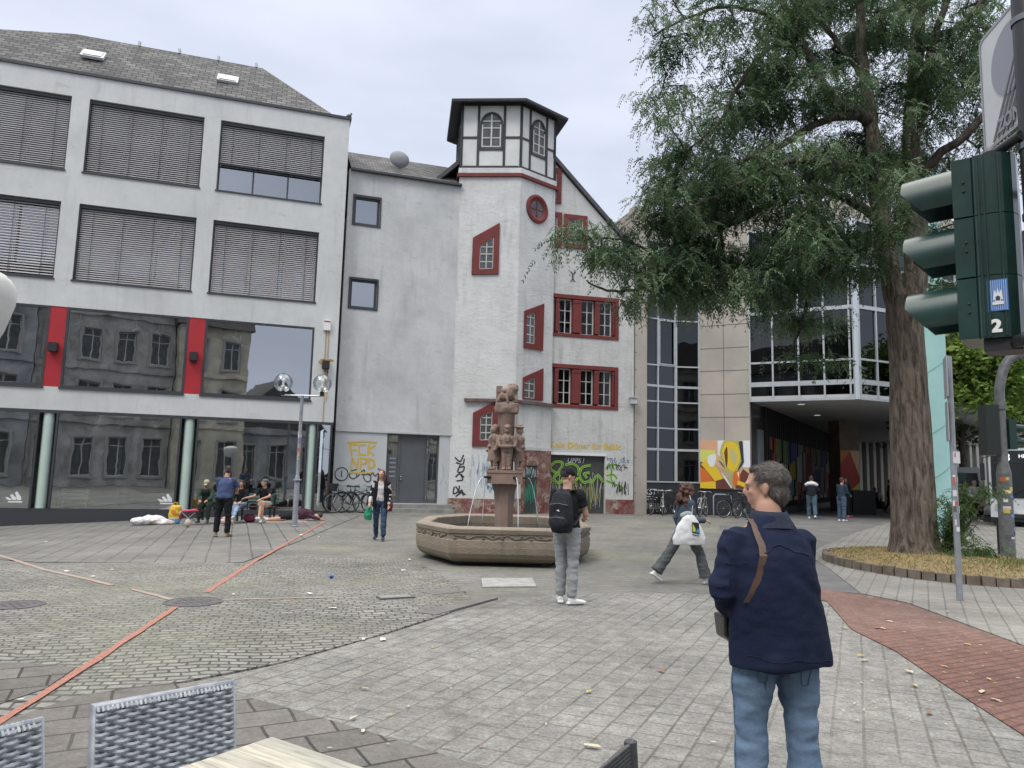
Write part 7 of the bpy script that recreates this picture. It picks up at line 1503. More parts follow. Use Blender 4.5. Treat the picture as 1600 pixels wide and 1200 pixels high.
    for i, (h_, kn, an_) in enumerate(legs):
        a = R(ft_[i]); y = -R(yw[i] if i == 0 else yw[i])*-1; FM = Matrix.Rotation(-R(yw[i])*(-1), 3, 'Z') @ Matrix.Rotation(a, 3, 'X'); P = lambda x, yy, z: an_+FM @ Vector((x, yy, z))*k
        q = MB(); q.tube([P(0, -.05, -.045), P(0, .0, -.04), P(0, .08, -.05), P(0, .155, -.058), P(0, .19, -.064)], [(.036*k, .030*k), (.042*k, .042*k), (.045*k, .032*k), (.044*k, .024*k), (.026*k, .016*k)], 12); q.ball(P(0, -.005, -.015), (.04*k, .048*k, .035*k), 10, 8, FM)
        q.box(lambda u, v, w_: P(u, v, w_), -.040, .040, -.07, .17, -.085, -.062); remesh(q, 'shoe', sm_, t, .009, 3)
        if wear.get('socks'): pass
    return t, dict(arms=arms, legs=legs, hc=hc, HM=HM, nk=nk, pel=pel, sp=sp_, k=k, chest=chest)
def cloth(name, c, c2=None, sc=6, bump=.25, rough=.9): return mat(name, c, rough, c2 or tuple(v*.72 for v in c), sc, .8, bump, 18, fine=.1, fsc=140, spec=.2)
m_denim = cloth('blue_denim', (.10, .165, .26), (.175, .25, .35), 5, .3); m_navy = cloth('navy_cloth', (.009, .014, .036), (.014, .021, .050), 4, .3); m_black = cloth('black_cloth', (.016, .017, .02)); m_grey = cloth('grey_denim', (.235, .25, .26), (.34, .355, .365), 7, .5)
m_dgrey = cloth('dark_grey_cloth', (.075, .085, .09), (.11, .12, .125), 6, .4); m_wsh = mat('white_shoe', (.68, .69, .69), .5); m_dsh = mat('dark_shoe', (.03, .03, .035), .6); m_hb = mat('dark_hair', (.022, .016, .013), .6, (.045, .032, .025), 40, 1, .6, 90)
m_hair_r = mat('reddish_hair', (.06, .025, .02), .6, (.11, .045, .03), 30, 1, .6, 60)
def on(px, py, dz=0): p = gr(px, py); return (p.x, p.y, p.z+.015+dz)
# ---- man in navy jacket, nearest
mp_ = Vector((1.262, 3.60, 0)); D_ = 3.62
T_, J = person('older man in a navy jacket and blue jeans, nearest figure, seen from behind', (mp_.x, mp_.y, .01), -4, 1.735,
    dict(legs=[(2, 3, -3), (-1, 3.5, -3)], lean=3, yaw=-58, nod=4, arms=[(-10, 21, 58, -28), (14, 4, 66, -30)], hunch=.3, toes=[10, -10]),
    dict(hair=(mat('grey_hair', (.040, .034, .030), .6, (.085, .075, .068), 46, 1, .6, 110), 'near'), trousers=(m_denim, 1.0, .014, 1.0), shoes=m_dsh, fat=1.12, neck=.142, shw=.155, shd=.088), .009, hands=(38, 30))
k_ = J['k']; hc, HM, nk, pel, sp_ = J['hc'], J['HM'], J['nk'], J['pel'], J['sp']
# jacket
q = MB(); Z_ = lambda z, x=0, y=0: Vector((x, y, z))
q.tube([Z_(.765, .016, -.015), Z_(.86, .01, -.012), Z_(1.0, .005, -.01), Z_(1.15, 0, -.005), Z_(1.26, 0, .0), Z_(1.335, 0, .008), Z_(1.395, 0, .018), Z_(1.445, 0, .026)], [(.242, .168), (.236, .165), (.222, .158), (.210, .15), (.196, .136), (.166, .11), (.118, .09), (.085, .08)], 30)
for i, (sh, el, wr) in enumerate(J['arms']):
    q.ball(sh+Vector((0, 0, -.024)), (.070, .074, .062), 14, 10); q.tube([sh, sh+(el-sh)*.5, el+Vector((0, -.01, 0)), el+(wr-el)*.5, el+(wr-el)*.96], [.076, .074, .070, .061, .052], 16)
def jfold(co, nr):
    for i in range(len(co)):
        x, y, z = co[i]; arm = abs(x) > .235
        lowz = max(0, 1.15-z); v = .024*lowz*sin(x*24+1.2+noise.noise(Vector((x*3, y*3, z*3)))*2.8)+.007*sin((x*.8+z)*34+5*noise.noise(Vector((x*4, y*4, z*4))))*max(0, .5-abs(z-1.12)*2)+.008*noise.noise(Vector((x*7, y*7, z*5)))+.003*noise.noise(Vector((x*16, y*16, z*30)))
        if arm: v = .013*noise.noise(Vector((x*9, y*9, z*24)))+.008*noise.noise(Vector((x*5, y*5, z*11)))
        if z < .90: co[i][2] -= .035*max(0, x+.05)*4*(.9-z)
        co[i] += nr[i]*max(v, -.007)
    return co
jk = remesh(q, 'jacket', m_navy, T_, .0085, 12, post=jfold)
# collar, seams
def surf(o, p, n, off=.003):
    """nearest point on the jacket along the way out from the body"""
    ok, co, no, _ = o.closest_point_on_mesh(Vector(p)); return co+no*off, no
cl_ = MB(); cw = 28; lo = []; hi = []
for i in range(cw+1):
    a = 2*pi*i/cw; lo.append(Vector((.118*cos(a), .022+.105*sin(a), 1.395-.012*sin(a)))); hi.append(Vector((.082*cos(a), .034+.082*sin(a), 1.474+.006*sin(a))))
lo = [v-Vector((0, 0, .012)) for v in lo]; n_ = cw+1; inn = [Vector((v.x*.93, .034+(v.y-.034)*.93, v.z-.006)) for v in hi]; fo = [Vector((v.x*1.06, .03+(v.y-.03)*1.06, v.z-.02)) for v in hi]
cl_.add(lo+fo+hi+inn, [(r_*n_+i, r_*n_+i+1, (r_+1)*n_+i+1, (r_+1)*n_+i) for r_ in range(3) for i in range(cw)])
co_l = cl_.obj('collar', mat('navy_collar', (.008, .012, .032), .85, (.012, .018, .044), 6, 1, .3, 40), jk, smooth=180)
mb = MB()
def seam(pts, w_=.0035, off=.0015):
    P = []
    for a, b in zip(pts, pts[1:]):
        for j in range(10): P.append(surf(jk, Vector(a).lerp(Vector(b), j/10), None, off)[0])
    P.append(surf(jk, pts[-1], None, off)[0]); mb.tube(P, w_, 5)
seam([(-.19, -.2, 1.33), (-.08, -.25, 1.37), (.0, -.25, 1.38), (.08, -.25, 1.37), (.19, -.2, 1.33)], .0028)
seam([(-.26, -.2, 1.26), (-.3, -.12, 1.26)], .002); seam([(-.3, -.22, 1.13), (-.34, -.1, 1.12)], .002)
seam([(-.235, -.16, .83), (-.1, -.3, .835), (.1, -.3, .825), (.25, -.15, .81)], .0018)
mb.obj('seam', mat('navy_seam', (.008, .012, .03), .9), jk)
mb = MB(); P = [surf(jk, p, None, .006) for p in ((-.118, .06, 1.44), (-.122, .0, 1.445), (-.126, -.05, 1.425), (-.128, -.1, 1.39), (-.130, -.16, 1.35), (-.136, -.2, 1.30), (-.150, -.2, 1.255), (-.165, -.2, 1.20), (-.182, -.2, 1.15), (-.20, -.18, 1.10), (-.215, -.15, 1.06))]
for (a, na), (b, nb_) in zip(P, P[1:]):
    xa = Vector((.019, 0, 0)); mb.quad(a-xa, a+xa, b+xa, b-xa); mb.quad(a-xa-na*.01, a-xa, b-xa, b-xa-nb_*.01); mb.quad(a+xa-na*.01, a+xa, b+xa, b+xa-nb_*.01)
tag(mb.obj('shoulder_strap', mat('brown_leather', (.085, .048, .032), .5, (.12, .07, .05), 12, 1, .2, 60), smooth=180), 'brown leather strap over the left shoulder of the man in the navy jacket', 'bag strap')
ss = bpy.data.objects['shoulder_strap']; ss.matrix_world = Matrix.Translation(T_.location) @ Matrix.Rotation(T_.rotation_euler.z, 4, 'Z')
bw_ = J['arms'][0][2]; mb = MB(); bx = lambda a, b, c_: bw_+Vector((a, b, c_)); mb.add([bx(*p) for p in ((-.05, -.03, -.02), (.07, -.02, -.01), (.07, .13, -.03), (-.05, .13, -.03), (-.045, -.02, -.12), (.05, -.04, -.20), (.06, .12, -.19), (-.04, .12, -.14))], [(0, 1, 2, 3), (4, 7, 6, 5), (0, 4, 5, 1), (1, 5, 6, 2), (2, 6, 7, 3), (3, 7, 4, 0)])
pg_ = mb.obj('handbag', mat('black_leather', (.018, .018, .02), .35, (.03, .03, .03), 10, 1, .2, 40), smooth=40); bv = pg_.modifiers.new('b', 'BEVEL'); bv.width = .012; bv.segments = 3; pg_.matrix_world = ss.matrix_world.copy(); tag(pg_, 'small black bag held in the left hand of the man in the navy jacket', 'bag')
# jeans pockets and seams
tro = [o for o in T_.children if o.name.startswith('trousers')][0]; mb = MB(); jk_s = jk; jk = tro
for s_ in (-1, 1): seam([(s_*.03, -.3, .80), (s_*.035, -.3, .70), (s_*.08, -.3, .66), (s_*.135, -.3, .70), (s_*.14, -.3, .80)], .0018, .001)
seam([(0, -.3, .9), (0, -.3, .74)], .002, .001); 
for i in (0, 1): L_ = J['legs'][i]; s_ = -1 if i == 0 else 1; seam([tuple(L_[0]+Vector((s_*.2, -.01, 0))), tuple(L_[1]+Vector((s_*.2, -.01, 0))), tuple(L_[2]+Vector((s_*.2, -.01, .02)))], .0018, .001)
mb.obj('seam', mat('denim_seam', (.07, .11, .17), .9), tro); jk = jk_s
mb = MB(); R_ = [hc+HM @ Vector(p)*k_ for p in ((.0, .09, -.0), (.03, .09, -.0))]
hm_ = [o for o in T_.children if o.name.startswith('hair')][0]; rr = random.Random(5); SB = MB(); me_ = hm_.data; tri = [p for p in me_.polygons]; wts = [p.area for p in tri]
for p in rr.choices(tri, wts, k=9000):
    vs_ = [me_.vertices[i].co for i in p.vertices]; w3 = [rr.random() for _ in vs_]; sw = sum(w3); c = sum((v*(a/sw) for v, a in zip(vs_, w3)), Vector()); n = p.normal
    loc_ = HM.transposed() @ (c-hc); g = HM @ Vector((loc_.x*1.5, -1.0 if loc_.z > .03 else -.35, -1.2 if loc_.z < .08 else -.1)); t_v = g-n*g.dot(n); t_v = (t_v.normalized()+Vector((rr.gauss(0, .18), rr.gauss(0, .18), rr.gauss(0, .18)))).normalized(); sd_v = t_v.cross(n)*.0007; L_ = rr.uniform(.012, .026)
    a0 = c+n*.0005; a1 = c+t_v*L_*.55+n*.0028; a2 = c+t_v*L_+n*.0015
    SB.add([a0-sd_v, a0+sd_v, a1+sd_v*.8, a1-sd_v*.8, a2], [(0, 1, 2, 3), (3, 2, 4)])
SB.obj('strands', mat('grey_strand', (.07, .06, .054), .5, (.13, .118, .108), 60, 1), hm_)
# ---- young man with backpack by the fountain
P_ = on(884, 944); T2, J2 = person('young man in black t-shirt, cap and grey jeans with backpack before the fountain', P_, 24, 1.74,
    dict(legs=[(4, -1, -1), (-3, 1, -5)], lean=-1, yaw=42, nod=14, arms=[(10, 8, 60, -10), (18, 12, 78, -22)], toes=[25, -50]),
    dict(hair=(m_hb, 'cap'), cap=(m_black, 1), trousers=(m_grey, .98, .006, .99), top=(m_black, .62, 1.1, .02, 't_shirt'), shoes=m_wsh, skin=m_skin, fat=1.0), .0105, hands=(35, 35))
k2 = J2['k']; n2, p2 = J2['nk'], J2['pel']; q = MB()
q.tube([Vector((.0, -.20, p2.z-.02)), Vector((0, -.23, p2.z+.1)), Vector((0, -.235, p2.z+.3)), Vector((0, -.2, p2.z+.44)), Vector((0, -.16, p2.z+.5))], [(.13, .09), (.165, .12), (.155, .11), (.125, .085), (.07, .04)], 18); q.ball((0, -.33, p2.z+.1), (.12, .06, .1), 12, 8)
bpk = remesh(q, 'backpack', cloth('backpack_black', (.014, .016, .022), (.03, .034, .042), 7, .5), None, .012, 3, post=fold(.008, (9, 9, 9), 2)); inv2 = Matrix.Translation(T2.location) @ Matrix.Rotation(T2.rotation_euler.z, 4, 'Z'); bpk.matrix_world = inv2; tag(bpk, 'black backpack with a small pale emblem worn by the man in the t-shirt', 'backpack')
mb = MB()
for s_ in (-1, 1): mb.tube([(s_*.07, -.15, p2.z+.5), (s_*.105, -.05, n2.z+.0), (s_*.115, .03, n2.z-.015), (s_*.13, .125, n2.z-.12), (s_*.16, .12, n2.z-.25), (s_*.16, -.05, p2.z+.13), (s_*.14, -.16, p2.z+.06)], [(.028, .006)]*7, 8)
mb.obj('strap', mat('strap_black', (.025, .026, .03), .7), bpk)
mb = MB(); mb.tube([(-.12, -.335, p2.z+.32), (0, -.35, p2.z+.34), (.12, -.335, p2.z+.32)], .004, 5); mb.tube([(-.1, -.385, p2.z+.16), (0, -.395, p2.z+.17), (.1, -.385, p2.z+.16)], .004, 5); mb.tube([(-.02, -.2, p2.z+.5), (0, -.24, p2.z+.55), (.02, -.2, p2.z+.5)], .007, 6); mb.obj('zip', mat('zip_grey', (.10, .10, .11), .5), bpk)
MB().add([(-.02, -.353, p2.z+.25), (.01, -.356, p2.z+.265), (.025, -.353, p2.z+.235), (.0, -.356, p2.z+.245)], [(0, 1, 2, 3)]).obj('emblem', m_wpaint, bpk)
# ---- woman with white bag, striding right
P_ = on(1070, 911); T3, J3 = person('woman with big curly dark hair striding right with a large white shopping bag', P_, 78, 1.64,
    dict(legs=[(-30, 2, -38), (31, 2, 14)], lean=5, yaw=10, nod=8, arms=[(-18, 10, 22, 0), (2, 8, 88, -15)], feet=[-34, 14], toes=[4, -4]),
    dict(hair=(m_hair_r, 'curly'), trousers=(m_dgrey, 1.1, .035, .97), top=(cloth('slate_cardigan', (.045, .062, .085), (.07, .09, .12), 6, .5), 1.98, 1.12, .05, 'cardigan'), shoes=m_wsh, skin=m_skin2, fat=.96), .011, hands=(45, 40))
def world(T): return Matrix.Translation(T.location) @ Matrix.Rotation(T.rotation_euler.z, 4, 'Z')
wr = J3['arms'][1][2]; q = MB(); bc = Vector((.235, .02, 0)); zt2 = 1.03
for i in range(1): q.tube([Vector((.25, -.04, .60)), Vector((.25, -.04, .70)), Vector((.25, -.04, .84)), Vector((.25, -.02, .99)), Vector((.25, -.01, 1.06))], [(.05, .265), (.075, .275), (.075, .225), (.05, .14), (.02, .06)], 20)
bag = remesh(q, 'shopping_bag', mat('white_bag', (.70, .71, .71), .6, (.6, .61, .62), 5, 1, .3, 12), None, .011, 2, post=fold(.012, (7, 7, 7), 5)); bag.matrix_world = world(T3); tag(bag, 'large white carrier bag with a black square emblem carried by the curly haired woman', 'bag')
mb = MB(); mb.tube([(.25, .0, 1.02), (.22, .03, 1.2), (.14, .02, 1.36)], [(.012, .004)]*3, 6); mb.obj('strap', MATS['white_bag'], bag)
def bagp(y, z):
    ok, co, no, _ = bag.closest_point_on_mesh(Vector((.6, y, z))); return Vector((co.x+.006, y, z))
def bagpatch(poly, off, m, nm):
    P = [bagp(y, z)+Vector((off, 0, 0)) for y, z in poly]; mx_ = max(p.x for p in P); MB().quad(*[Vector((mx_, p.y, p.z)) for p in P]).obj(nm, m, bag)
bagpatch([(-.03, .79), (.095, .77), (.085, .945), (-.03, .955)], .002, mfk, 'emblem'); bagpatch([(.0, .93), (.06, .94), (.08, .90), (.06, .86), (.03, .90)], .004, mat('emblem_blue', (.05, .30, .55), .5), 'emblem_shape')
bagpatch([(-.02, .93), (.02, .86), (.03, .82), (.0, .80), (-.02, .82)], .004, mat('emblem_green', (.45, .62, .05), .5), 'emblem_shape'); bagpatch([(.03, .80), (.06, .86), (.08, .84), (.08, .79)], .004, mat('emblem_blue', (.05, .30, .55)), 'emblem_shape'); bagpatch([(-.03, .77), (.09, .75), (.09, .735), (-.03, .755)], .003, m_dgrey, 'emblem_text')
q = MB(); q.ball((.2, -.03, 1.07), (.05, .1, .05), 12, 8); q.ball((.2, -.12, 1.05), (.04, .05, .04), 10, 6); o = remesh(q, 'folded_cloth', mat('grey_bundle', (.28, .32, .33), .8), None, .012, 2, post=fold(.01, (18, 18, 18))); o.matrix_world = world(T3); tag(o, 'small grey bundle tucked into the top of the white carrier bag', 'bundle')
# ---- woman with green bag walking towards the viewer
P_ = on(592, 844); T4, J4 = person('long haired woman in a black jacket, white blouse and jeans walking towards the viewer', P_, 178, 1.66,
    dict(legs=[(9, 2, 4), (-9, 2, -22)], lean=2, yaw=12, nod=5, arms=[(0, 9, 18, 2), (8, 12, 35, 2)], feet=[0, -14]),
    dict(hair=(m_hair_r, 'long'), trousers=(cloth('dark_denim', (.035, .06, .11), (.06, .10, .17), 6, .4), .98, .0, 1.0), top=(cloth('white_blouse', (.62, .58, .60), None, 6, .4), 1.2, 1.0, -.02, 'blouse'), shoes=mat('navy_shoe', (.02, .03, .07), .6), fat=.95), .0115)
q = MB(); n4, p4, s4 = J4['nk'], J4['pel'], J4['sp']
for s_ in (-1, 1): q.tube([Vector((s_*.125, .0, p4.z-.12)), Vector((s_*.125, .0, p4.z+.12)), Vector((s_*.11, .01, n4.z-.18)), Vector((s_*.07, 0, n4.z-.02))], [(.07, .13), (.062, .125), (.078, .115), (.04, .07)], 14)
q.tube([Vector((0, -.05, p4.z-.12)), Vector((0, -.045, p4.z+.12)), Vector((0, -.03, n4.z-.12)), Vector((0, -.02, n4.z-.0))], [(.15, .085), (.14, .085), (.165, .09), (.07, .06)], 14)
for i, (sh, el, wr) in enumerate(J4['arms']): q.ball(sh, (.068, .066, .066), 12, 8); q.tube([sh, el, el+(wr-el)*(.35 if i == 1 else .75)], [.066, .055, .05], 12)
remesh(q, 'jacket', m_black, T4, .0115, 3, post=fold(.007, (9, 9, 12), 6))
wr = J4['arms'][1][2]; q = MB(); q.tube([wr+Vector((.0, -.02, -.04)), wr+Vector((0.02, -.03, -.14)), wr+Vector((.03, -.04, -.30)), wr+Vector((.03, -.04, -.40))], [(.02, .02), (.07, .05), (.10, .075), (.075, .055)], 14); o = remesh(q, 'plastic_bag', mat('green_plastic', (.01, .20, .11), .35, (.03, .30, .17), 8, 1, .4, 20), None, .012, 2, post=fold(.012, (12, 12, 12))); o.matrix_world = world(T4); tag(o, 'green plastic bag hanging from the hand of the walking long haired woman', 'bag')
wr = J4['arms'][0][2]; q = MB(); q.tube([wr+Vector((-.02, -.05, .1)), wr+Vector((-.02, -.06, -.02)), wr+Vector((-.02, -.05, -.16))], [(.05, .06), (.07, .09), (.05, .06)], 12); o = remesh(q, 'handbag', mat('wine_leather', (.12, .02, .035), .5), None, .012, 2); o.matrix_world = world(T4); tag(o, 'dark red handbag carried at the side of the walking long haired woman', 'bag')
# ---- group on the bench
gP = 'people around the bench'
P_ = on(346, 839); T5, J5 = person('man in a blue t-shirt standing with his back to us before the bench', P_, -2, 1.70, dict(legs=[(1, 5, -2), (-1, 5, -3)], lean=7, yaw=-25, nod=20, arms=[(22, 10, 60, -25), (25, 16, 75, -20)], hunch=.5, toes=[20, -20]),
    dict(hair=(m_hb, 'short'), trousers=(m_black, 1.06, .004, .98), top=(cloth('blue_tshirt', (.045, .065, .14), (.07, .095, .19), 6, .35), .75, 1.16, .02, 't_shirt'), shoes=mat('ochre_shoe', (.20, .16, .08), .7), fat=1.08), .012, gP)
bn = gr(362, 818); bY = bn.y+.15; b0, b1 = at(312, 800, bY).x, at(428, 800, bY).x; z_b = gz(-6.8, bY)
bench = thing('bench', 'dark bench with slatted seat and back on which three people sit before the shop', 'bench', loc=(b0, bY, z_b)); Wb = b1-b0
mb = MB()
for k in range(4): mb.box(UF, 0, Wb, -.02-.1*k, .07-.1*k, .42, .45)
mb.obj('seat', mat('bench_dark', (.05, .035, .03), .7), bench); mb = MB()
for k in range(3): mb.box(UF, 0, Wb, -.42-.02*k, -.39-.02*k, .52+.11*k, .60+.11*k)
mb.obj('backrest', mat('bench_green', (.06, .13, .10), .6), bench)
for x in (.08, Wb/2, Wb-.14): mb = MB(); mb.box(UF, x, x+.05, -.03, .04, 0, .42); mb.box(UF, x, x+.05, -.45, -.38, 0, .8); mb.box(UF, x, x+.05, -.38, -.03, .38, .42); mb.obj('leg', mfk, bench)
def seat_at(px): x = at(px, 800, bY).x; return (x, bY+.12, z_b+.01)
T6, J6 = person('hunched person in dark green with a pale cap at the left bench end', seat_at(320), 168, 1.68, dict(pelvis=.50, legs=[(82, 4, 2), (80, 6, -6)], lean=24, nod=34, yaw=6, arms=[(42, 6, 70, -22), (40, 6, 72, -20)], hunch=.8),
    dict(hair=(m_hb, 'short'), cap=(mat('khaki_cap', (.35, .33, .24), .8), 1), trousers=(cloth('dark_green_trousers', (.03, .045, .035)), 1.08, 0, .96), top=(cloth('dark_green_jacket', (.035, .055, .045)), 1.9, 1.1, .0, 'jacket'), shoes=m_dsh, skin=m_skin2), .013, gP)
T7, J7 = person('dark haired woman in black top and light jeans seated mid bench', seat_at(374), 175, 1.64, dict(pelvis=.50, legs=[(88, -12, 42), (78, 2, 0)], lean=8, nod=30, yaw=-8, arms=[(20, 6, 72, -26), (22, 6, 66, -24)], hunch=.5, feet=[20, 0]),
    dict(hair=(m_hb, 'long'), trousers=(cloth('light_denim', (.21, .30, .42), (.30, .40, .52), 6, .4), 1.0, 0, .96), top=(m_black, 1.7, 1.02, .0, 'sweater'), shoes=m_wsh), .012, gP)
T8, J8 = person('man in black t-shirt, shorts and cap sitting at the right bench end', seat_at(412), 182, 1.74, dict(pelvis=.50, legs=[(88, -4, 2), (94, -14, 24)], lean=14, nod=0, yaw=48, arms=[(48, 12, 62, -48), (44, 16, 76, 44)], hunch=.3, feet=[0, 12]),
    dict(hair=(m_hb, 'short'), cap=(mat('green_grey_cap', (.09, .12, .11), .8), -1), trousers=(cloth('beige_shorts', (.45, .38, .32)), 1.12, 0, -.75), top=(m_black, .7, 1.08, .0, 't_shirt'), shoes=m_wsh, skin=m_skin), .0115, gP)
mb = MB(); bw2 = J8['arms'][0][2]-(J8['arms'][0][2]-J8['arms'][0][1])*.15; mb.ball(bw2, .038, 10, 8); mb.obj('wristband', mat('orange_band', (.55, .20, .04), .6), T8)
# person lying asleep on the ground at the foot of the shop window
lx0, lx1 = on(412, 817), on(505, 813); lv = Vector(lx1)-Vector(lx0); mt = thing('sleeping_mat', 'thin pale mat under the person lying before the shop window', 'mat', loc=lx0, rz=atan2(lv.y, lv.x))
MB().box(UF, .02, lv.length*.9, -.35, .32, 0, .035).obj('pad', mat('mat_cream', (.5, .45, .38), .9), mt)
ly = thing('person', 'person in a dark purple top and black shorts lying on a mat', 'person', loc=(lx0[0], lx0[1], lx0[2]+.035), rz=atan2(lv.y, lv.x)); LL_ = lv.length
b = MB(); sc = LL_/1.75
b.tube([(.08, 0, .07), (.35, .03, .08), (.62, .04, .09)], [.038, .055, .07], 10); b.tube([(.05, -.12, .05), (.32, -.14, .07), (.62, -.08, .09)], [.038, .055, .07], 10); b.tube([(.75, 0, .12), (1.0, 0, .15), (1.3, 0, .15), (1.42, 0, .13)], [(.13, .1), (.13, .11), (.15, .1), (.06, .06)], 14); headshape(b, Vector((1.60, -.02, .12)), Matrix.Rotation(-R(90), 3, 'Z') @ Matrix.Rotation(R(60), 3, 'X'), 1); b.tube([(1.32, -.15, .15), (1.5, -.28, .08), (1.68, -.2, .05)], [.05, .04, .03], 8); hand(b, Vector((1.68, -.2, .05)), Vector((.9, .3, -.1)), Vector((0, 0, -1)), 1, 1)
remesh(b, 'body', m_skin, ly, .0125, 3); b = MB(); b.tube([(.45, -.02, .11), (.62, -.02, .13), (.85, 0, .17), (.93, 0, .18)], [(.17, .085), (.17, .11), (.155, .135), (.14, .12)], 14); remesh(b, 'shorts', m_black, ly, .013, 3, post=fold(.01, (9, 9, 9)))
b = MB(); b.tube([(.93, 0, .18), (1.0, 0, .19), (1.2, 0, .22), (1.36, 0, .2), (1.45, 0, .15)], [(.16, .14), (.17, .155), (.19, .17), (.17, .145), (.08, .08)], 16); b.tube([(1.32, -.15, .17), (1.5, -.28, .1), (1.6, -.25, .07)], [.07, .055, .045], 10); remesh(b, 'jacket', cloth('purple_jacket', (.055, .022, .04), (.08, .035, .06)), ly, .013, 3, post=fold(.014, (8, 8, 8)))
MB().box(UF, .93, 1.02, -.14, .15, .04, .335).obj('white_belt', m_wpaint, ly) if False else None
b = MB(); b.tube([(.92, 0, .18), (.97, 0, .185)], [(.163, .15), (.166, .153)], 16); b.obj('white_waist', mat('white_shirt', (.6, .6, .6), .8), ly, smooth=60); b = MB(); b.ball((1.66, 0, .17), (.1, .09, .09), 14, 10); remesh(b, 'hair', m_hb, ly, .011, 2, post=fold(.006, (30, 30, 30)))
for y_ in (0, -.12):
    b = MB(); b.tube([(.1, y_, .07), (.02, y_-.01, .07), (-.03, y_-.01, .13)], [(.045, .045), (.05, .045), (.035, .03)], 10); remesh(b, 'shoe', m_wpaint, ly, .011, 2)
# things on the ground beside the bench
def lump(name, lab, cat, loc, parts, m, amp=.03, fr_=(5, 5, 9), vox=.016):
    q = MB()
    for c, r in parts: q.ball(c, r, 14, 9)
    o = remesh(q, name, m, None, vox, 3, post=fold(amp, fr_, 4)); o.location = loc; return tag(o, lab, cat)
lump('blanket', 'crumpled white and beige blanket heap on the ground left of the yellow bag', 'blanket', on(238, 820), [((-.3, 0, .08), (.38, .28, .13)), ((0, 0, .12), (.42, .3, .16)), ((.38, 0, .06), (.38, .25, .1))], mat('blanket_white', (.66, .65, .67), .9, (.46, .36, .31), 2.2, 1, .5, 14, lo=.6, hi=.64))
q = MB(); p = on(272, 819); yb = thing('shopping_bag', 'yellow carrier bag with a blue base and red print beside the blanket', 'bag', loc=p); q.tube([(0, 0, .13), (0, 0, .3), (0, 0, .5), (0, 0, .56)], [(.18, .1), (.19, .11), (.18, .09), (.14, .05)], 16); remesh(q, 'bag_body', mat('yellow_bag', (.66, .45, .04), .5, (.6, .38, .03), 4, 1, .3), yb, .014, 2, post=fold(.016, (9, 9, 9)))
q = MB(); q.tube([(0, 0, .0), (0, 0, .05), (0, 0, .16)], [(.16, .09), (.18, .11), (.185, .112)], 16); remesh(q, 'bag_base', mat('blue_base', (.10, .32, .55), .5), yb, .014, 2)
mb = MB(); n = 20; mb.quad(*[(.08*cos(2*pi*i/n)+.01, -.135, .36+.06*sin(2*pi*i/n)) for i in range(n)]); mb.obj('print', mat('print_orange', (.6, .2, .03), .6), yb)
for s_ in (-1, 1): MB().tube([(-.06, s_*.03, .54), (-.04, s_*.03, .64), (.04, s_*.03, .64), (.06, s_*.03, .54)], .008, 6).obj('handle', MATS['yellow_bag'], yb)
p = on(296, 820); st = thing('folding_stool', 'low folding stool with a pink red cloth on it between yellow bag and bench', 'stool', loc=p); mb = MB()
for s_ in (-1, 1): mb.tube([(-.2, s_*.12, 0), (.2, s_*.12, .36)], .012, 6); mb.tube([(.2, s_*.12, 0), (-.2, s_*.12, .36)], .012, 6)
mb.obj('legs', GP, st); q = MB(); q.ball((-.08, 0, .39), (.22, .17, .05), 12, 8); q.ball((.16, 0, .41), (.2, .16, .06), 12, 8); q.ball((-.26, -.05, .26), (.05, .1, .14), 10, 8); remesh(q, 'cloth', mat('pink_cloth', (.42, .05, .10), .8, (.5, .35, .38), 7, 1, .3, lo=.55, hi=.6), st, .014, 2, post=fold(.012, (12, 12, 12)))
lump('pot', 'small beige pot standing under the stool with the pink cloth', 'pot', on(293, 824), [((0, 0, .1), (.09, .09, .11)), ((0, 0, .19), (.06, .06, .03))], mat('beige_pot', (.45, .40, .33), .7), .004)
lump('bag', 'dark red bag lying behind the bench legs at the right', 'bag', on(382, 818), [((0, .42, .12), (.2, .1, .13))], mat('wine_bag', (.16, .02, .06), .7), .015)
lump('bundle', 'pink and cream folded clothes under the bench', 'bundle', on(350, 822), [((0, .2, .1), (.2, .12, .1)), ((.02, .2, .2), (.16, .1, .06))], mat('pink_bundle', (.55, .38, .36), .8), .012)
# ---- people by the arcade
gA = 'passers-by near the arcade'
def far(lab, px, py, brg, Ht, pose, wear, vox=.018): p = on(px, py); return person(lab, p, brg, Ht, pose, wear, vox, gA)
wj = cloth('black_white_jacket', (.02, .022, .03)); 
T9, J9 = far('man with white shoulders on a black jacket walking away towards the arcade', 1269, 811, 20, 1.78, dict(legs=[(10, 2, 2), (-10, 2, -26)], lean=4, arms=[(12, 22, 50, -20), (8, 20, 48, -18)], nod=15, feet=[0, -30]), dict(hair=(m_hb, 'short'), trousers=(m_dgrey if 0 else cloth('mid_denim', (.09, .14, .18)), 1.15, .01, .97), top=(wj, 1.95, 1.25, .02, 'jacket'), shoes=m_wsh))
q = MB(); n9 = J9['nk']; q.tube([n9+Vector((-.24, -.0, -.12)), n9+Vector((-.12, -.01, -.05)), n9+Vector((0, -.02, -.04)), n9+Vector((.12, -.01, -.05)), n9+Vector((.24, 0, -.12))], [(.07, .07), (.13, .09), (.14, .1), (.13, .09), (.07, .07)], 12); remesh(q, 'white_yoke', m_wpaint, T9, .018, 3)
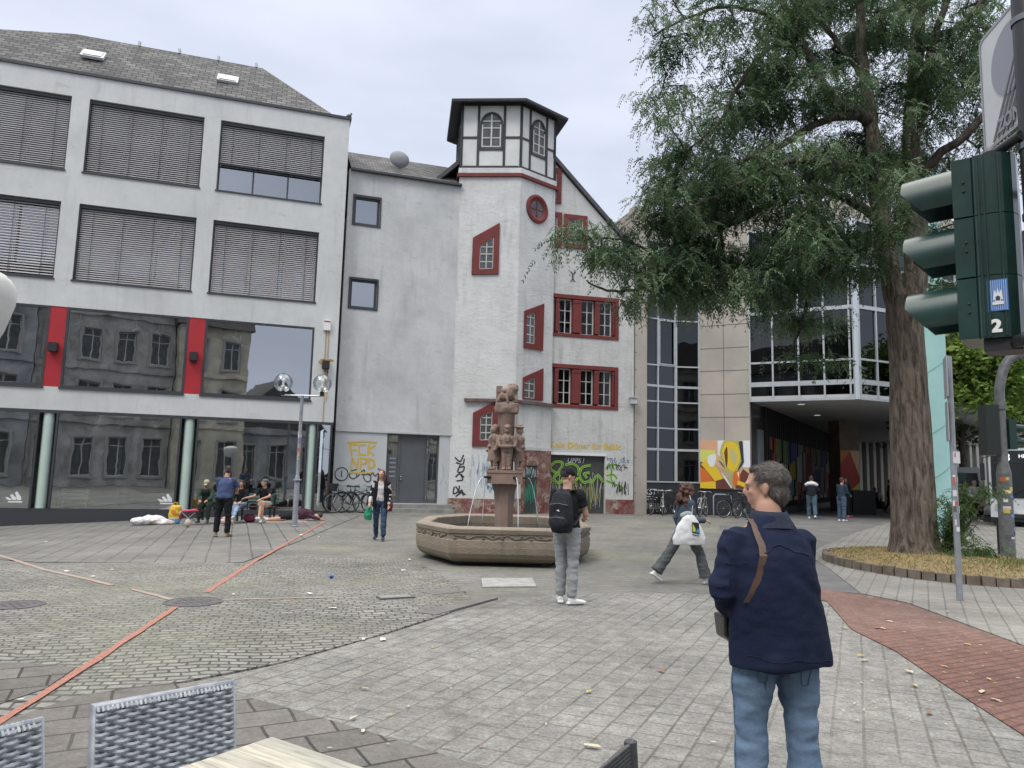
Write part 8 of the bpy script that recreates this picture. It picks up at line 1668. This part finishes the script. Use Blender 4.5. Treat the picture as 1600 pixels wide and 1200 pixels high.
far('person in dark blue top and jeans with white shoes standing by the arcade', 1316, 815, 60, 1.72, dict(legs=[(2, 2, -2), (-2, 2, -4)], arms=[(12, 8, 60, -15), (10, 8, 70, -15)], nod=8), dict(hair=(m_hb, 'short'), trousers=(cloth('mid_denim2', (.075, .115, .17)), 1.15, .015, .97), top=(cloth('dark_blue_top', (.03, .05, .08)), 1.6, 1.1, .04), shoes=m_wsh))
far('woman in black with pink shoes standing just right of the white shoes', 1327, 809, -60, 1.76, dict(legs=[(3, 2, -2), (-3, 2, -4)], arms=[(12, 8, 70, -15), (10, 8, 60, -15)], yaw=-20), dict(hair=(m_hb, 'long'), trousers=(m_black, 1.0, .0, .97), top=(m_black, 1.9, 1.05, .04), shoes=mat('pink_shoe', (.5, .08, .14), .6)))
far('person in black with a pale bag sitting by the planter in the arcade', 1366, 795, 150, 1.7, dict(pelvis=.52, legs=[(80, 4, 2), (76, 4, 4)], lean=10, arms=[(20, 8, 60, -15), (20, 8, 60, -15)]), dict(hair=(m_hb, 'short'), trousers=(m_black, 1.05, .0, .97), top=(m_black, 1.9, 1.1, .04), shoes=m_dsh))
p = on(1372, 795); lump('bag', 'pale round bag held by the person sitting by the planter', 'bag', (p[0], p[1]-.3, p[2]+.55), [((0, 0, .15), (.22, .12, .24))], mat('cream_bag', (.5, .48, .38), .8), .01)
p = on(1366, 795); MB_ = MB().box(lambda a, b, c_: Vector((p[0]+a, p[1]+b, p[2]+c_)), -.5, .6, -.15, .35, 0, .44).obj('low_block', mfk); tag(MB_, 'low black block serving as a seat beside the planter', 'seat block')
far('dark clothed person walking partly hidden by the tree trunk', 1391, 803, 100, 1.76, dict(legs=[(14, 2, 6), (-14, 2, -26)], arms=[(12, 8, 30, 0), (-10, 8, 10, 0)], feet=[0, -20]), dict(hair=(m_hb, 'short'), trousers=(m_black, 1.05, .0, .97), top=(cloth('dark_navy_coat', (.025, .03, .045)), 1.9, 1.1, .06), shoes=m_dsh))
far('walker in a white top and black trousers on the pavement beside the bus', 1523, 815, 170, 1.78, dict(legs=[(12, 2, 6), (-12, 2, -26)], lean=8, arms=[(12, 18, 40, 0), (10, 16, 50, 0)], feet=[0, -20]), dict(hair=(mat('grey_hair2', (.25, .25, .25), .8), 'short'), trousers=(m_black, 1.05, .0, .97), top=(cloth('white_top', (.5, .5, .52)), 1.9, 1.15, .04), shoes=m_wsh))
far('dark clothed walker seen between the thin sign pole and the walker in white', 1508, 812, 175, 1.72, dict(legs=[(12, 2, 6), (-12, 2, -26)], arms=[(12, 8, 20, 0), (10, 8, 20, 0)], feet=[0, -20]), dict(hair=(m_hb, 'short'), trousers=(m_black, 1.05, .0, .97), top=(m_dgrey, 1.9, 1.15, .04), shoes=m_dsh))
# ================================================================ LITTER AND FALLEN LEAVES
random.seed(99); lm = [mat('leaf_yellow', (.45, .36, .12), .8), mat('leaf_pale', (.50, .44, .32), .8), mat('leaf_brown', (.26, .12, .06), .8)]
lt = [(570, 1080, 0), (552, 1127, 1), (567, 1148, 1), (1033, 1052, 2), (1033, 1052, 2), (920, 1085, 0), (925, 1172, 1), (891, 960, 2), (1026, 964, 2), (1320, 984, 0), (1345, 1028, 0), (1371, 984, 2), (1380, 985, 1), (1352, 1035, 0), (1480, 958, 1), (1495, 968, 0), (1535, 1085, 1), (1555, 1098, 1), (1430, 1075, 0), (1452, 1118, 2), (1360, 936, 1), (1420, 1053, 1), (1475, 1045, 0), (1390, 974, 1), (1560, 954, 0), (1512, 1010, 0), (1545, 1065, 0)]
for _ in range(110): lt.append((random.uniform(1300, 1600), random.uniform(935, 1140), random.choice((0, 1, 1, 2))))
for _ in range(45): lt.append((random.uniform(500, 1300), random.uniform(930, 1190), random.choice((0, 1, 2))))
LEAFL = {0: 'yellow leaf on the pale pavers left of centre, above the table', 1: 'pale leaf on the edge of the dark slabs above the table', 2: 'pinkish pale curled leaf, largest on the dark slabs', 8: 'pale leaf between the feet of the dark slabs and the black chair corner'}
for i, (px, py, mi_) in enumerate(lt):
    c = gr(px, py); s_ = random.uniform(.024, .045) if i < 27 else random.uniform(.008, .018); a = random.uniform(0, 6.3); mb = MB(); n = 7; pts = []
    if c.z is None: continue
    for j in range(n): th = 2*pi*j/n; rr = s_*(.55+.45*abs(cos(th)))*random.uniform(.8, 1.1); x, y = rr*cos(th)*1.3, rr*sin(th)*.7; pts.append((c.x+x*cos(a)-y*sin(a), c.y+x*sin(a)+y*cos(a), gz(c.x, c.y)+.021+abs(y)*.35+random.uniform(0, .004)))
    mb.quad(*pts); o = mb.obj('fallen_leaf', lm[mi_]); 
    cn = ('yellow', 'pale cream', 'reddish brown')[mi_]; big_ = i < 27
    if big_: tag(o, LEAFL.get(i, 'big %s fallen leaf on the pale pavers' % cn), 'leaf', 'big fallen leaves')
    else: reg = 'red clinker strip or its edges' if px > 1300 and i < 137 else 'pale foreground pavers'; tag(o, 'tiny %s leaf fragment lying on the %s' % (cn, reg), 'leaf', 'tiny %s leaf fragments on the %s' % (cn, reg))
m_pap = mat('paper_white', (.7, .7, .68), .8); pl_ = [(72, 848), (104, 894), (145, 902), (175, 892), (365, 931), (470, 837), (520, 952), (568, 1002), (598, 1002), (30, 1098), (1090, 828), (630, 893), (595, 865), (235, 848), (640, 876), (484, 930), (500, 840)]
for px, py in pl_:
    c = gr(px, py); s_ = random.uniform(.025, .05); a = random.uniform(0, 6); mb = MB(); mb.quad(*[(c.x+s_*x*cos(a)-s_*y*sin(a)*.6, c.y+s_*x*sin(a)+s_*y*cos(a)*.6, c.z+.016+random.uniform(0, .015)) for x, y in ((-1, -1), (1, -.8), (1.1, 1), (-.7, .9))])
    tag(mb.obj('paper_scrap', m_pap), 'tiny white paper scrap on the paving of the square', 'litter', 'white scraps on the paving')
c = gr(518, 904); q = MB(); q.ball((0, 0, .03), (.04, .03, .03), 10, 6); o = remesh(q, 'crumpled_packet', mat('blue_packet', (.05, .17, .5), .5), None, .01, 1, post=fold(.012, (30, 30, 30))); o.location = (c.x, c.y, c.z); tag(o, 'crumpled blue packet lying alone on the cobbles', 'litter')
